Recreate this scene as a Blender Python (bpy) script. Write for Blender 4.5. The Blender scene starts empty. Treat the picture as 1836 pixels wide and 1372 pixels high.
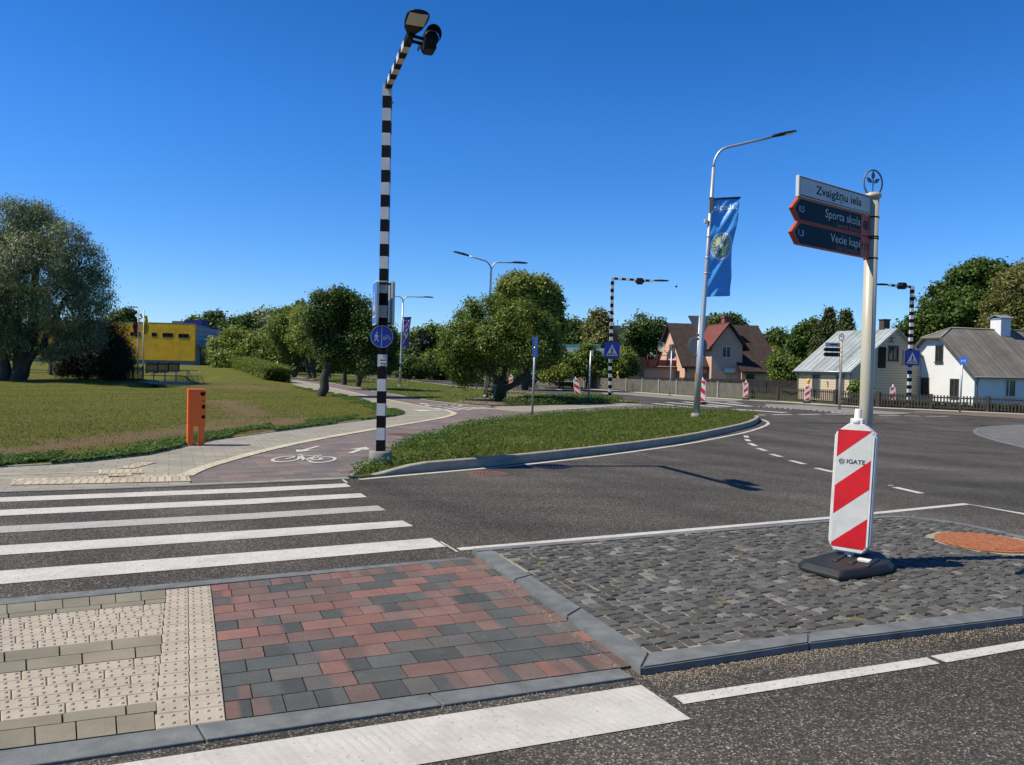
import bpy, bmesh, math, random
import numpy as np
from mathutils import Vector, Matrix
from mathutils.geometry import tessellate_polygon

SC = bpy.context.scene
COL = SC.collection
R_ = math.radians

# ------------------------------------------------------------------ camera
F, CX, CY, H = 1377.0, 918.0, 686.0, 1.6
ROLL, HC = 0.022, 662.0
PITCH = -math.atan((CY - HC) / F)
fwd = np.array([0, math.cos(PITCH), math.sin(PITCH)])
r0 = np.array([1.0, 0, 0]); u0 = np.cross(r0, fwd)
rgt = math.cos(ROLL) * r0 + math.sin(ROLL) * u0
upv = -math.sin(ROLL) * r0 + math.cos(ROLL) * u0
cd = bpy.data.cameras.new('camera'); cam = bpy.data.objects.new('camera', cd); COL.objects.link(cam)
cd.sensor_width = 36.0; cd.lens = 36.0 * F / 1836.0; cd.clip_start = 0.05; cd.clip_end = 6000
cam.matrix_world = Matrix(((rgt[0], upv[0], -fwd[0], 0), (rgt[1], upv[1], -fwd[1], 0), (rgt[2], upv[2], -fwd[2], H), (0, 0, 0, 1)))
SC.camera = cam

# ------------------------------------------------------------------ light
SUN_AZ, SUN_EL = 10.0, 52.0        # shadows fall towards +x, a little +y
sd = Vector((math.cos(R_(SUN_AZ)) * math.cos(R_(SUN_EL)), math.sin(R_(SUN_AZ)) * math.cos(R_(SUN_EL)), -math.sin(R_(SUN_EL))))
sl = bpy.data.lights.new('sun', 'SUN'); so = bpy.data.objects.new('sun', sl); COL.objects.link(so)
sl.energy = 5.0; sl.angle = R_(0.53); sl.color = (1.0, 0.895, 0.72)
so.rotation_euler = sd.to_track_quat('-Z', 'Y').to_euler(); so.location = (-30, -10, 50)
W = bpy.data.worlds.new('World'); SC.world = W; W.use_nodes = True
nt = W.node_tree; nt.nodes.clear()
sky = nt.nodes.new('ShaderNodeTexSky'); sky.sky_type = 'NISHITA'; sky.sun_disc = False
sky.sun_elevation = R_(SUN_EL); sky.sun_rotation = R_(-90 - SUN_AZ)
sky.altitude = 0; sky.air_density = 1.0; sky.dust_density = 0.15; sky.ozone_density = 5.0
bg = nt.nodes.new('ShaderNodeBackground'); bg.inputs[1].default_value = 0.088
wo = nt.nodes.new('ShaderNodeOutputWorld')
hsv = nt.nodes.new('ShaderNodeHueSaturation'); hsv.inputs['Saturation'].default_value = 1.3
mul = nt.nodes.new('ShaderNodeMix'); mul.data_type = 'RGBA'; mul.blend_type = 'MULTIPLY'; mul.inputs[0].default_value = 1.0; mul.inputs[7].default_value = (.86, 1.08, 1.42, 1)
nt.links.new(sky.outputs[0], hsv.inputs['Color']); nt.links.new(hsv.outputs[0], mul.inputs[6]); tcw = nt.nodes.new('ShaderNodeTexCoord'); spw = nt.nodes.new('ShaderNodeSeparateXYZ'); rmw = nt.nodes.new('ShaderNodeMapRange')
rmw.inputs['From Min'].default_value = .30; rmw.inputs['From Max'].default_value = 1.0; rmw.inputs['To Min'].default_value = 1.0; rmw.inputs['To Max'].default_value = .38
mz = nt.nodes.new('ShaderNodeMix'); mz.data_type = 'RGBA'; mz.blend_type = 'MULTIPLY'; mz.inputs[0].default_value = 1.0
nt.links.new(tcw.outputs['Generated'], spw.inputs[0]); nt.links.new(spw.outputs[2], rmw.inputs['Value']); nt.links.new(mul.outputs[2], mz.inputs[6]); nt.links.new(rmw.outputs[0], mz.inputs[7]); nt.links.new(mz.outputs[2], bg.inputs[0]); nt.links.new(bg.outputs[0], wo.inputs[0])
SC.view_settings.view_transform = 'Standard'; SC.view_settings.look = 'None'
SC.view_settings.exposure = 0.35; SC.view_settings.gamma = 1.0
SC.view_settings.use_curve_mapping = False
SC.render.engine = 'CYCLES'
SC.cycles.max_bounces = 6; SC.cycles.diffuse_bounces = 3; SC.cycles.glossy_bounces = 2
SC.cycles.transmission_bounces = 3; SC.cycles.transparent_max_bounces = 4
SC.cycles.caustics_reflective = False; SC.cycles.caustics_refractive = False

# ------------------------------------------------------------------ survey helpers
def sstep(a, b, x):
    t = min(1, max(0, (x - a) / (b - a))); return t * t * (3 - 2 * t)
def ray(px, py): return fwd * F + rgt * (px - CX) - upv * (py - CY)
def G(px, py, z=0.0):
    d = ray(px, py)
    if d[2] > -7.0: d = d.copy(); d[2] = -7.0
    t = (z - H) / d[2]; return (d[0] * t, d[1] * t)
def AT(px, py, D):
    d = ray(px, py); t = D / d[1]; return Vector((d[0] * t, D, H + d[2] * t))
def ONP(px, py, P0, n):
    d = Vector(ray(px, py)); o = Vector((0, 0, H)); t = (Vector(P0) - o).dot(n) / d.dot(n); return o + d * t
def G3(px, py, z=0.0):
    a = G(px, py, z); return Vector((a[0], a[1], z))
def terr(x, y):
    """natural ground height: the park lawn climbs gently towards the yellow hall, a ditch runs under the footbridge"""
    h = 0.0
    if y > 30 and x < -8:
        m = sstep(0.28, 0.36, -x / y)
        h += 1.15 * m * sstep(44, 92, y)
    # ditch
    ax, ay = DITCH0; bx, by = DITCH1
    ux, uy = bx - ax, by - ay; L = math.hypot(ux, uy); ux /= L; uy /= L
    s = (x - ax) * ux + (y - ay) * uy; d = abs(-(x - ax) * uy + (y - ay) * ux)
    if -1 < s < L + 1: h -= 0.95 * (1 - sstep(0.25, 1.7, d)) * sstep(-1, 1, s) * (1 - sstep(L - 1, L + 1, s))
    return h
_b = AT(300, 690, 50)
DITCH0 = (_b.x + 0.9, 45.5); DITCH1 = (_b.x - 3.5, 64.0)

# ------------------------------------------------------------------ mesh helpers
def tag(o, label=None, cat=None, group=None, kind=None):
    if label: o['label'] = label
    if cat: o['category'] = cat
    if group: o['group'] = group
    if kind: o['kind'] = kind
    return o
def thing(name, label, cat, loc=(0, 0, 0), group=None):
    o = bpy.data.objects.new(name, None); COL.objects.link(o); o.empty_display_size = 0.2
    o.location = loc; return tag(o, label, cat, group)
def root_of(o):
    while o.parent: o = o.parent
    return o
class MB:
    def __init__(s): s.v = []; s.f = []; s.m = []; s.s = []; s.c = []; s.usec = False
    def add(s, vs, fs, mi=0, sm=False, col=None):
        b = len(s.v); s.v += [tuple(p) for p in vs]
        for f in fs:
            s.f.append([i + b for i in f]); s.m.append(mi); s.s.append(sm)
            s.c.append(col)
        if col is not None: s.usec = True
    def obox(s, c, ax, ay, az, mi=0):
        c = Vector(c); ax = Vector(ax); ay = Vector(ay); az = Vector(az)
        vs = [c + i * ax + j * ay + k * az for k in (-1, 1) for j in (-1, 1) for i in (-1, 1)]
        s.add(vs, [(0, 2, 3, 1), (4, 5, 7, 6), (0, 1, 5, 4), (2, 6, 7, 3), (0, 4, 6, 2), (1, 3, 7, 5)], mi)
    def box(s, c, size, rz=0, mi=0):
        co, si = math.cos(rz), math.sin(rz)
        s.obox(c, (co * size[0] / 2, si * size[0] / 2, 0), (-si * size[1] / 2, co * size[1] / 2, 0), (0, 0, size[2] / 2), mi)
    def tube(s, path, rad, n=10, mi=0, cap=True, sm=True, rot=0, flat=1.0):
        path = [Vector(p) for p in path]
        if not hasattr(rad, '__len__'): rad = [rad] * len(path)
        rings = []; ref = None
        for i, p in enumerate(path):
            t = (path[min(i + 1, len(path) - 1)] - path[max(i - 1, 0)]).normalized()
            if ref is None:
                ref = Vector((1, 0, 0)) if abs(t.x) < 0.9 else Vector((0, 1, 0))
            a = (ref - t * ref.dot(t)).normalized(); ref = a; b = t.cross(a)
            rings.append([p + (a * math.cos(rot + 2 * math.pi * k / n) + b * math.sin(rot + 2 * math.pi * k / n) * flat) * rad[i] for k in range(n)])
        vs = [q for r in rings for q in r]
        fs = [(i * n + k, i * n + (k + 1) % n, (i + 1) * n + (k + 1) % n, (i + 1) * n + k) for i in range(len(path) - 1) for k in range(n)]
        s.add(vs, fs, mi, sm)
        if cap:
            s.add(rings[0][::-1], [tuple(range(n))], mi); s.add(rings[-1], [tuple(range(n))], mi)
    def prism(s, pts, vec, mi=0):
        pts = [Vector(p) for p in pts]; vec = Vector(vec); n = len(pts)
        tri = tessellate_polygon([pts])
        s.add(pts, tri, mi); s.add([p + vec for p in pts], [t[::-1] for t in tri], mi)
        vs = pts + [p + vec for p in pts]
        s.add(vs, [(i, i + n, (i + 1) % n + n, (i + 1) % n) for i in range(n)], mi)
    def flat(s, pts, mi=0, col=None):
        pts = [Vector(p) for p in pts]
        s.add(pts, tessellate_polygon([pts]), mi, False, col)
    def build(s, name, mats, parent=None, bevel=0, seg=1, fixn=True):
        off = root_of(parent).location if parent is not None else Vector((0, 0, 0))
        me = bpy.data.meshes.new(name)
        me.from_pydata([(p[0] - off.x, p[1] - off.y, p[2] - off.z) for p in s.v], [], s.f)
        if not isinstance(mats, (list, tuple)): mats = [mats]
        for m in mats: me.materials.append(m)
        me.polygons.foreach_set('material_index', s.m)
        me.polygons.foreach_set('use_smooth', s.s)
        if s.usec:
            ca = me.color_attributes.new('col', 'FLOAT_COLOR', 'CORNER'); arr = []
            for fi, f in enumerate(s.f):
                c = s.c[fi]
                for k in range(len(f)):
                    if c is None: arr += [1, 1, 1, 1]
                    elif isinstance(c[0], (tuple, list)): arr += [*c[k % len(c)], 1]
                    else: arr += [*c, 1]
            ca.data.foreach_set('color', arr)
        if bevel or fixn:
            bm = bmesh.new(); bm.from_mesh(me)
            if fixn and not s.usec:
                bmesh.ops.remove_doubles(bm, verts=bm.verts, dist=1e-5)
                bmesh.ops.recalc_face_normals(bm, faces=bm.faces)
            if bevel:
                es = [e for e in bm.edges if len(e.link_faces) == 2 and e.calc_face_angle(0) > 0.6]
                bmesh.ops.bevel(bm, geom=es, offset=bevel, segments=seg, affect='EDGES', clamp_overlap=True)
            bm.to_mesh(me); bm.free()
        me.update()
        o = bpy.data.objects.new(name, me); COL.objects.link(o)
        if parent is not None: o.parent = parent
        return o
def np_mesh(name, V, Fc, mats, parent=None, attr=None, smooth=False):
    """V (n,3), Fc (m,k) uniform faces; attr: per-vertex float"""
    if parent is not None:
        l = root_of(parent).location; V = V - np.array([l.x, l.y, l.z])
    me = bpy.data.meshes.new(name); m, k = Fc.shape
    me.vertices.add(len(V)); me.vertices.foreach_set('co', V.astype(np.float32).ravel())
    me.loops.add(m * k); me.loops.foreach_set('vertex_index', Fc.astype(np.int32).ravel())
    me.polygons.add(m); me.polygons.foreach_set('loop_start', np.arange(0, m * k, k, dtype=np.int32))
    if attr is not None:
        a = me.attributes.new('lv', 'FLOAT', 'POINT'); a.data.foreach_set('value', attr.astype(np.float32))
    me.update(calc_edges=True)
    if not isinstance(mats, (list, tuple)): mats = [mats]
    for q in mats: me.materials.append(q)
    o = bpy.data.objects.new(name, me); COL.objects.link(o)
    if parent is not None: o.parent = parent
    return o
def dup(root, loc, label, rz=0.0, sc=1.0, group=None):
    r = root.copy(); COL.objects.link(r); r.location = loc; r.rotation_euler = (0, 0, rz)
    r.scale = (sc, sc, sc) if not hasattr(sc, '__len__') else sc
    r['label'] = label
    if group: r['group'] = group
    for ch in list(root.children):
        c = ch.copy(); COL.objects.link(c); c.parent = r
        for g in list(ch.children):
            d = g.copy(); COL.objects.link(d); d.parent = c
    return r
def offset(path, d):
    """offset a plan polyline to its left by d"""
    out = []; n = len(path)
    for i in range(n):
        a = path[max(i - 1, 0)]; b = path[min(i + 1, n - 1)]
        tx, ty = b[0] - a[0], b[1] - a[1]; L = math.hypot(tx, ty) or 1
        out.append((path[i][0] - ty / L * d, path[i][1] + tx / L * d))
    return out
def smooth_line(path, it=2):
    for _ in range(it):
        out = [path[0]]
        for a, b in zip(path[:-1], path[1:]):
            out.append((a[0] * .75 + b[0] * .25, a[1] * .75 + b[1] * .25)); out.append((a[0] * .25 + b[0] * .75, a[1] * .25 + b[1] * .75))
        out.append(path[-1]); path = out
    return path
def ribbon(mb, path, w, z0, z1, mi=0, zs=None):
    """solid strip from the path to its left offset, bottom z0, top z1 (or list zs)"""
    q = offset(path, w); n = len(path); zs = zs or [z1] * n
    e = min(0.012, w * .2); qi = offset(path, w - e); pi = offset(path, e)
    vs = []
    for i in range(n):
        z = zs[i]
        vs += [(*path[i], z0), (*path[i], max(z - e, z0 + .001)), (*pi[i], z), (*qi[i], z), (*q[i], max(z - e, z0 + .001)), (*q[i], z0)]
    fs = []
    for i in range(n - 1):
        for k in range(5): fs.append((i * 6 + k, (i + 1) * 6 + k, (i + 1) * 6 + k + 1, i * 6 + k + 1))
    fs += [tuple(range(6)), tuple((n - 1) * 6 + k for k in range(5, -1, -1))]
    mb.add(vs, fs, mi)
def sheet(name, pts, z, mat, kind='structure', grid=None, zf=None, label=None):
    bm = bmesh.new(); P3 = [Vector((p[0], p[1], 0)) for p in pts]
    vs = [bm.verts.new(p) for p in P3]
    for t in tessellate_polygon([P3]):
        try: bm.faces.new([vs[i] for i in t])
        except ValueError: pass
    if grid:
        xs = [p[0] for p in pts]; ys = [p[1] for p in pts]
        gx, gy = grid(min(xs), max(xs), 0), grid(min(ys), max(ys), 1)
        for g in gx: bmesh.ops.bisect_plane(bm, geom=bm.verts[:] + bm.edges[:] + bm.faces[:], plane_co=(g, 0, 0), plane_no=(1, 0, 0))
        for g in gy: bmesh.ops.bisect_plane(bm, geom=bm.verts[:] + bm.edges[:] + bm.faces[:], plane_co=(0, g, 0), plane_no=(0, 1, 0))
    for v in bm.verts: v.co.z = z + (zf(v.co.x, v.co.y) if zf else 0)
    bmesh.ops.recalc_face_normals(bm, faces=bm.faces)
    for f in bm.faces:
        f.smooth = bool(grid)
        if f.normal.z < 0: f.normal_flip()
    me = bpy.data.meshes.new(name); bm.to_mesh(me); bm.free(); me.materials.append(mat)
    o = bpy.data.objects.new(name, me); COL.objects.link(o); tag(o, label, None, None, kind); return o
def PX(l): return [G(*p) for p in l]
def text_mb(mb, txt, org, ux, uy, width=None, height=None, mi=0, off=0.003, align='LEFT', bold=0.0, mirror=False):
    cu = bpy.data.curves.new('t', 'FONT'); cu.body = txt; cu.size = 1; cu.resolution_u = 3; cu.offset = bold
    ob = bpy.data.objects.new('t', cu); COL.objects.link(ob)
    dg = bpy.context.evaluated_depsgraph_get(); me = bpy.data.meshes.new_from_object(ob.evaluated_get(dg))
    vs = [v.co.copy() for v in me.vertices]; fs = [tuple(p.vertices) for p in me.polygons]
    bpy.data.objects.remove(ob); bpy.data.curves.remove(cu); bpy.data.meshes.remove(me)
    if not vs: return
    x0 = min(v.x for v in vs); x1 = max(v.x for v in vs)
    sx = sy = 1
    if height: sy = height / 0.73; sx = sy
    if width: sx = width / (x1 - x0); sy = sy if height else sx
    ux = Vector(ux).normalized(); uy = Vector(uy).normalized(); n = ux.cross(uy).normalized(); org = Vector(org)
    sh = {'LEFT': 0, 'CENTER': -(x1 - x0) * sx / 2, 'RIGHT': -(x1 - x0) * sx}[align]
    mb.add([org + ux * ((v.x - x0) * sx + sh) * (-1 if mirror else 1) + uy * v.y * sy + n * off for v in vs], fs, mi)
def stroke(mb, fr, pts, w, off, mi=0, closed=False):
    """flat line of width w through 2D pts in frame fr=(o,ux,uy)"""
    o, ux, uy = fr; n = ux.cross(uy).normalized()
    pts = [Vector((p[0], p[1])) for p in pts]; N = len(pts); L = []; Rr = []
    for i in range(N):
        if closed: a, b = pts[i - 1], pts[(i + 1) % N]
        else: a, b = pts[max(i - 1, 0)], pts[min(i + 1, N - 1)]
        t = (b - a); t = t.normalized() if t.length > 0 else Vector((1, 0)); q = Vector((-t.y, t.x)) * w / 2
        if 0 < i < N - 1 or closed:
            t1 = (pts[i] - pts[i - 1]).normalized(); c = max(0.5, t1.dot(t)); q = q / c
        L.append(pts[i] + q); Rr.append(pts[i] - q)
    vs = [o + ux * p.x + uy * p.y + n * off for p in L + Rr]
    rng = range(N) if closed else range(N - 1)
    mb.add(vs, [(i, (i + 1) % N, (i + 1) % N + N, i + N) for i in rng], mi)
def poly2(mb, fr, pts, off, mi=0):
    o, ux, uy = fr; n = ux.cross(uy).normalized()
    P = [Vector((p[0], p[1], 0)) for p in pts]
    mb.add([o + ux * p.x + uy * p.y + n * off for p in P], tessellate_polygon([P]), mi)
def circ(cx, cy, r, n=24, ry=None, a0=0, a1=2 * math.pi):
    ry = ry or r
    return [(cx + r * math.cos(a0 + (a1 - a0) * k / n), cy + ry * math.sin(a0 + (a1 - a0) * k / n)) for k in range(n)]

# ------------------------------------------------------------------ materials
def nodes(name):
    m = bpy.data.materials.new(name); m.use_nodes = True; t = m.node_tree
    return m, t, t.nodes['Principled BSDF']
def N(t, typ, **kw):
    n = t.nodes.new(typ)
    for k, v in kw.items():
        if isinstance(k, str) and k.startswith('i_'): n.inputs[k[2:].replace('_', ' ')].default_value = v
        else: setattr(n, k, v)
    return n
def ramp(t, stops, fac):
    n = t.nodes.new('ShaderNodeValToRGB'); e = n.color_ramp.elements
    while len(e) < len(stops): e.new(0.5)
    for k, (p, c) in enumerate(stops):
        e[k].position = p; e[k].color = (*c, 1) if hasattr(c, '__len__') else (c, c, c, 1)
    t.links.new(fac, n.inputs[0]); return n.outputs[0]
def mixc(t, fac, a, b, typ='MIX'):
    n = t.nodes.new('ShaderNodeMix'); n.data_type = 'RGBA'; n.blend_type = typ
    for sock, v in ((n.inputs[0], fac), (n.inputs[6], a), (n.inputs[7], b)):
        if hasattr(v, 'is_linked'): t.links.new(v, sock)
        elif hasattr(v, '__len__'): sock.default_value = (*v[:3], 1)
        else: sock.default_value = v
    return n.outputs[2]
def noise(t, vec, scale, detail=4, rough=.6):
    n = N(t, 'ShaderNodeTexNoise'); n.inputs['Scale'].default_value = scale; n.inputs['Detail'].default_value = detail
    n.inputs['Roughness'].default_value = rough
    if vec is not None: t.links.new(vec, n.inputs['Vector'])
    return n.outputs[0]
def bump(t, h, b, dist=.01, st=1.0):
    n = N(t, 'ShaderNodeBump'); n.inputs['Strength'].default_value = st; n.inputs['Distance'].default_value = dist
    t.links.new(h, n.inputs['Height']); t.links.new(n.outputs[0], b.inputs['Normal'])
def wpos(t): return N(t, 'ShaderNodeNewGeometry').outputs['Position']
def opos(t): return N(t, 'ShaderNodeTexCoord').outputs['Object']
def rotmap(t, vec, ang, sc=(1, 1, 1)):
    n = N(t, 'ShaderNodeMapping'); n.inputs['Rotation'].default_value = (0, 0, ang); n.inputs['Scale'].default_value = sc
    t.links.new(vec, n.inputs['Vector']); return n.outputs[0]
def M(name, col, rough=.6, metal=0.0, var=.12, scale=6, bmp=0.0, bsc=60, spec=.5, bdist=.004):
    m, t, b = nodes(name); v = opos(t); f = noise(t, v, scale)
    c0 = tuple(c * (1 - var) for c in col); c1 = tuple(min(1, c * (1 + var)) for c in col)
    t.links.new(ramp(t, [(.3, c0), (.7, c1)], f), b.inputs['Base Color'])
    b.inputs['Roughness'].default_value = rough; b.inputs['Metallic'].default_value = metal
    b.inputs['Specular IOR Level'].default_value = spec
    if bmp: bump(t, noise(t, v, bsc, 3), b, bdist, bmp)
    return m
def m_asphalt(name, lo=.028, mid=.060, hi=.21, sc=120, patch=1.0):
    m, t, b = nodes(name); p = wpos(t)
    vo = N(t, 'ShaderNodeTexVoronoi'); vo.inputs['Scale'].default_value = sc; t.links.new(p, vo.inputs['Vector'])
    sep = N(t, 'ShaderNodeSeparateColor'); t.links.new(vo.outputs['Color'], sep.inputs[0])
    c = ramp(t, [(0, (lo, lo * .96, lo * .88)), (.55, (mid, mid * .955, mid * .86)), (.82, (mid * 1.5, mid * 1.42, mid * 1.25)), (.97, (hi, hi * .95, hi * .86)), (1, (hi * 1.5, hi * 1.42, hi * 1.3))], sep.outputs[0])
    big = noise(t, p, .35, 5, .6); c = mixc(t, 1.0, c, ramp(t, [(.3, .76), (.7, 1.22)], big), 'MULTIPLY')
    st = noise(t, rotmap(t, p, R_(-24), (.12, 1.6, 1)), 1.0, 3, .5)
    c = mixc(t, 1.0, c, ramp(t, [(.35, (.86, .86, .86)), (.65, (1.13, 1.12, 1.1))], st), 'MULTIPLY')
    sb = N(t, 'ShaderNodeVectorMath', operation='SUBTRACT'); t.links.new(p, sb.inputs[0]); sb.inputs[1].default_value = (24, 26, 0)
    ln = N(t, 'ShaderNodeVectorMath', operation='LENGTH'); t.links.new(sb.outputs[0], ln.inputs[0])
    tn = N(t, 'ShaderNodeTexNoise', noise_dimensions='1D'); tn.inputs['Scale'].default_value = .75; tn.inputs['Detail'].default_value = 3; t.links.new(ln.outputs['Value'], tn.inputs['W'])
    c = mixc(t, 1.0, c, ramp(t, [(.32, .80), (.52, 1.0), (.7, 1.2)], tn.outputs[0]), 'MULTIPLY')
    dirt = noise(t, p, 3.5, 6, .7); c = mixc(t, ramp(t, [(.6, 0.0), (.8, .22)], dirt), c, (.14, .125, .1))
    t.links.new(c, b.inputs['Base Color']); b.inputs['Roughness'].default_value = .82
    b.inputs['Specular IOR Level'].default_value = .12
    bump(t, vo.outputs['Distance'], b, .006, .8); return m
def m_paint(name, ribs=False, base=.54, wear=.565):
    m, t, b = nodes(name); p = wpos(t)
    c = ramp(t, [(.3, (base * .80, base * .79, base * .73)), (.7, (base, base * .985, base * .93))], noise(t, p, 7, 6, .7))
    vo = N(t, 'ShaderNodeTexVoronoi'); vo.inputs['Scale'].default_value = 110; t.links.new(p, vo.inputs['Vector'])
    wn = noise(t, p, 45, 5, .75)
    c = mixc(t, ramp(t, [(wear, 0.0), (wear + .06, .8)], wn), c, (.12, .115, .105))
    big = noise(t, p, 2.2, 5, .7); c = mixc(t, ramp(t, [(.46, 0.0), (.74, .5)], big), c, (.27, .255, .225))
    if ribs:
        w = N(t, 'ShaderNodeTexWave'); w.bands_direction = 'Y'; w.inputs['Scale'].default_value = 7.5; w.inputs['Distortion'].default_value = 1.2
        w.inputs['Detail'].default_value = 3; w.inputs['Detail Scale'].default_value = 3
        t.links.new(rotmap(t, p, R_(52)), w.inputs['Vector'])
        msk = mixc(t, 1.0, ramp(t, [(.0, 1.0), (.28, 0.0)], w.outputs['Fac']), ramp(t, [(.42, 0.0), (.62, .6)], noise(t, p, 3, 2)), 'MULTIPLY')
        c = mixc(t, msk, c, (.36, .345, .30)); bump(t, w.outputs['Fac'], b, .002, .22)
    else: bump(t, vo.outputs['Distance'], b, .003, .5)
    t.links.new(c, b.inputs['Base Color']); b.inputs['Roughness'].default_value = .7; return m
def m_brick(name, c1, c2, w, h, ang, mort, ms=.005, var=None, rough=.8, bias=0.0):
    m, t, b = nodes(name); p = wpos(t)
    br = N(t, 'ShaderNodeTexBrick'); br.offset = .5
    br.inputs['Color1'].default_value = (*c1, 1); br.inputs['Color2'].default_value = (*c2, 1); br.inputs['Mortar'].default_value = (*mort, 1)
    br.inputs['Scale'].default_value = 1; br.inputs['Mortar Size'].default_value = ms; br.inputs['Mortar Smooth'].default_value = .1
    br.inputs['Bias'].default_value = bias; br.inputs['Brick Width'].default_value = w; br.inputs['Row Height'].default_value = h
    t.links.new(rotmap(t, p, -ang), br.inputs['Vector'])
    c = mixc(t, 1.0, br.outputs['Color'], ramp(t, [(.3, .8), (.7, 1.18)], noise(t, p, 1.3, 6, .7)), 'MULTIPLY')
    c = mixc(t, 1.0, c, ramp(t, [(.3, .88), (.7, 1.12)], noise(t, p, 60, 3, .7)), 'MULTIPLY')
    t.links.new(c, b.inputs['Base Color']); b.inputs['Roughness'].default_value = rough; b.inputs['Specular IOR Level'].default_value = .3
    inv = N(t, 'ShaderNodeMath', operation='SUBTRACT'); inv.inputs[0].default_value = 1; t.links.new(br.outputs['Fac'], inv.inputs[1])
    bump(t, inv.outputs[0], b, .004, .6); return m
def m_vcol(name, sc=90, lo=.75, hi=1.22, rough=.85, bd=.003, bs=.6, big=4):
    m, t, b = nodes(name); p = wpos(t)
    a = N(t, 'ShaderNodeVertexColor'); a.layer_name = 'col'
    c = mixc(t, 1.0, a.outputs[0], ramp(t, [(.3, lo), (.7, hi)], noise(t, p, sc, 4, .75)), 'MULTIPLY')
    c = mixc(t, 1.0, c, ramp(t, [(.3, .85), (.7, 1.12)], noise(t, p, big, 4)), 'MULTIPLY')
    c = mixc(t, ramp(t, [(.60, 0.0), (.78, .4)], noise(t, p, 5, 7, .8)), c, (.24, .20, .155))
    c = mixc(t, ramp(t, [(.80, 0.0), (.82, .7)], noise(t, p, 26, 2, .5)), c, (.5, .48, .44))
    t.links.new(c, b.inputs['Base Color']); b.inputs['Roughness'].default_value = rough; b.inputs['Specular IOR Level'].default_value = .3
    bump(t, noise(t, p, sc * 1.6, 3), b, bd, bs); return m
def m_grass(name, g0, g1, dirtc, dthr=.62, useattr=False):
    m, t, b = nodes(name); p = wpos(t)
    c = ramp(t, [(.25, g0), (.75, g1)], noise(t, p, 1.1, 8, .75))
    c = mixc(t, 1.0, c, ramp(t, [(.25, .55), (.75, 1.4)], noise(t, p, 28, 5, .8)), 'MULTIPLY')
    d = noise(t, p, .55, 7, .7)
    if useattr:
        a = N(t, 'ShaderNodeAttribute'); a.attribute_name = 'dirt'
        ad = N(t, 'ShaderNodeMath', operation='ADD'); t.links.new(a.outputs['Fac'], ad.inputs[0]); t.links.new(d, ad.inputs[1]); d = ad.outputs[0]
    c = mixc(t, ramp(t, [(dthr, 0.0), (dthr + .12, .85)], d), c, mixc(t, noise(t, p, 20, 5, .8), tuple(x * .6 for x in dirtc), tuple(x * 1.35 for x in dirtc)))
    t.links.new(c, b.inputs['Base Color']); b.inputs['Roughness'].default_value = .95; b.inputs['Specular IOR Level'].default_value = .1
    bump(t, noise(t, p, 22, 6, .8), b, .05, .9); return m
def m_leaf(name, stops, trans=.35, rough=.5):
    m, t, b = nodes(name)
    a = N(t, 'ShaderNodeAttribute'); a.attribute_name = 'lv'
    c = ramp(t, stops, a.outputs['Fac'])
    t.links.new(c, b.inputs['Base Color']); b.inputs['Roughness'].default_value = rough; b.inputs['Specular IOR Level'].default_value = .25
    tr = N(t, 'ShaderNodeBsdfTranslucent'); hs = N(t, 'ShaderNodeHueSaturation'); hs.inputs['Value'].default_value = 1.25; hs.inputs['Hue'].default_value = .485
    t.links.new(c, hs.inputs['Color']); t.links.new(hs.outputs[0], tr.inputs['Color'])
    mx = N(t, 'ShaderNodeMixShader'); mx.inputs[0].default_value = trans
    t.links.new(b.outputs[0], mx.inputs[1]); t.links.new(tr.outputs[0], mx.inputs[2])
    t.links.new(mx.outputs[0], t.nodes['Material Output'].inputs['Surface']); return m

PANG = R_(24)
ASPH = m_asphalt('asphalt')
PAINT = m_paint('road_paint'); PAINTR = m_paint('road_paint_ribbed', True, .50, .60); PAINTF = m_paint('road_paint_faded', False, .40, .54)
PAVG = m_brick('footpath_pavers', (.235, .225, .185), (.28, .265, .215), .36, .24, PANG, (.15, .14, .12), .006)
PAVR = m_brick('cycleway_pavers', (.195, .145, .13), (.105, .103, .104), .42, .165, PANG, (.07, .06, .055), .003, bias=-.05)
CREAM = m_brick('cream_pavers', (.44, .40, .30), (.48, .44, .33), .25, .2, PANG, (.3, .27, .2), .006)
TACF = m_brick('cream_tactile_pavers', (.46, .41, .31), (.34, .30, .22), .09, .5, PANG, (.27, .24, .18), .012)
KERB = M('granite_kerb', (.125, .137, .138), .75, var=.3, scale=7, bmp=.6, bsc=120)
CONC = M('concrete_kerb', (.27, .26, .22), .85, var=.18, scale=5, bmp=.7, bsc=70)
CONCD = M('weathered_concrete', (.22, .215, .185), .85, var=.25, scale=6, bmp=.7, bsc=50)
PAVNEAR = m_vcol('coloured_concrete_pavers'); SETT = m_vcol('granite_setts', 130, .55, 1.5, .8, .006, .9, 12)
TACN = M('tactile_cream', (.345, .31, .25), .85, var=.12, scale=5, bmp=.5, bsc=160)
GREYP = m_vcol('grey_pavers', 120, .85, 1.15)
SAND = M('joint_sand', (.27, .24, .185), .95, var=.35, scale=60, bmp=.8, bsc=90)
JOINT = M('dark_joint', (.10, .088, .072), .95, var=.3, scale=60)
LAWN = m_grass('mown_lawn', (.075, .09, .014), (.135, .14, .028), (.16, .115, .065), .60, True)
VERGE = m_grass('verge_grass', (.055, .078, .012), (.11, .125, .025), (.19, .155, .09), .56)
FIELD = m_grass('field_grass', (.04, .06, .015), (.08, .10, .03), (.1, .08, .05), .7)
DIRT = M('bare_soil', (.14, .105, .07), .95, var=.3, scale=3, bmp=.8, bsc=25, bdist=.03)
WHITE = M('white_metal', (.58, .58, .55), .4, var=.12, spec=.5)
BLACK = M('black_paint', (.007, .007, .007), .6, var=.2, spec=.15)
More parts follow.
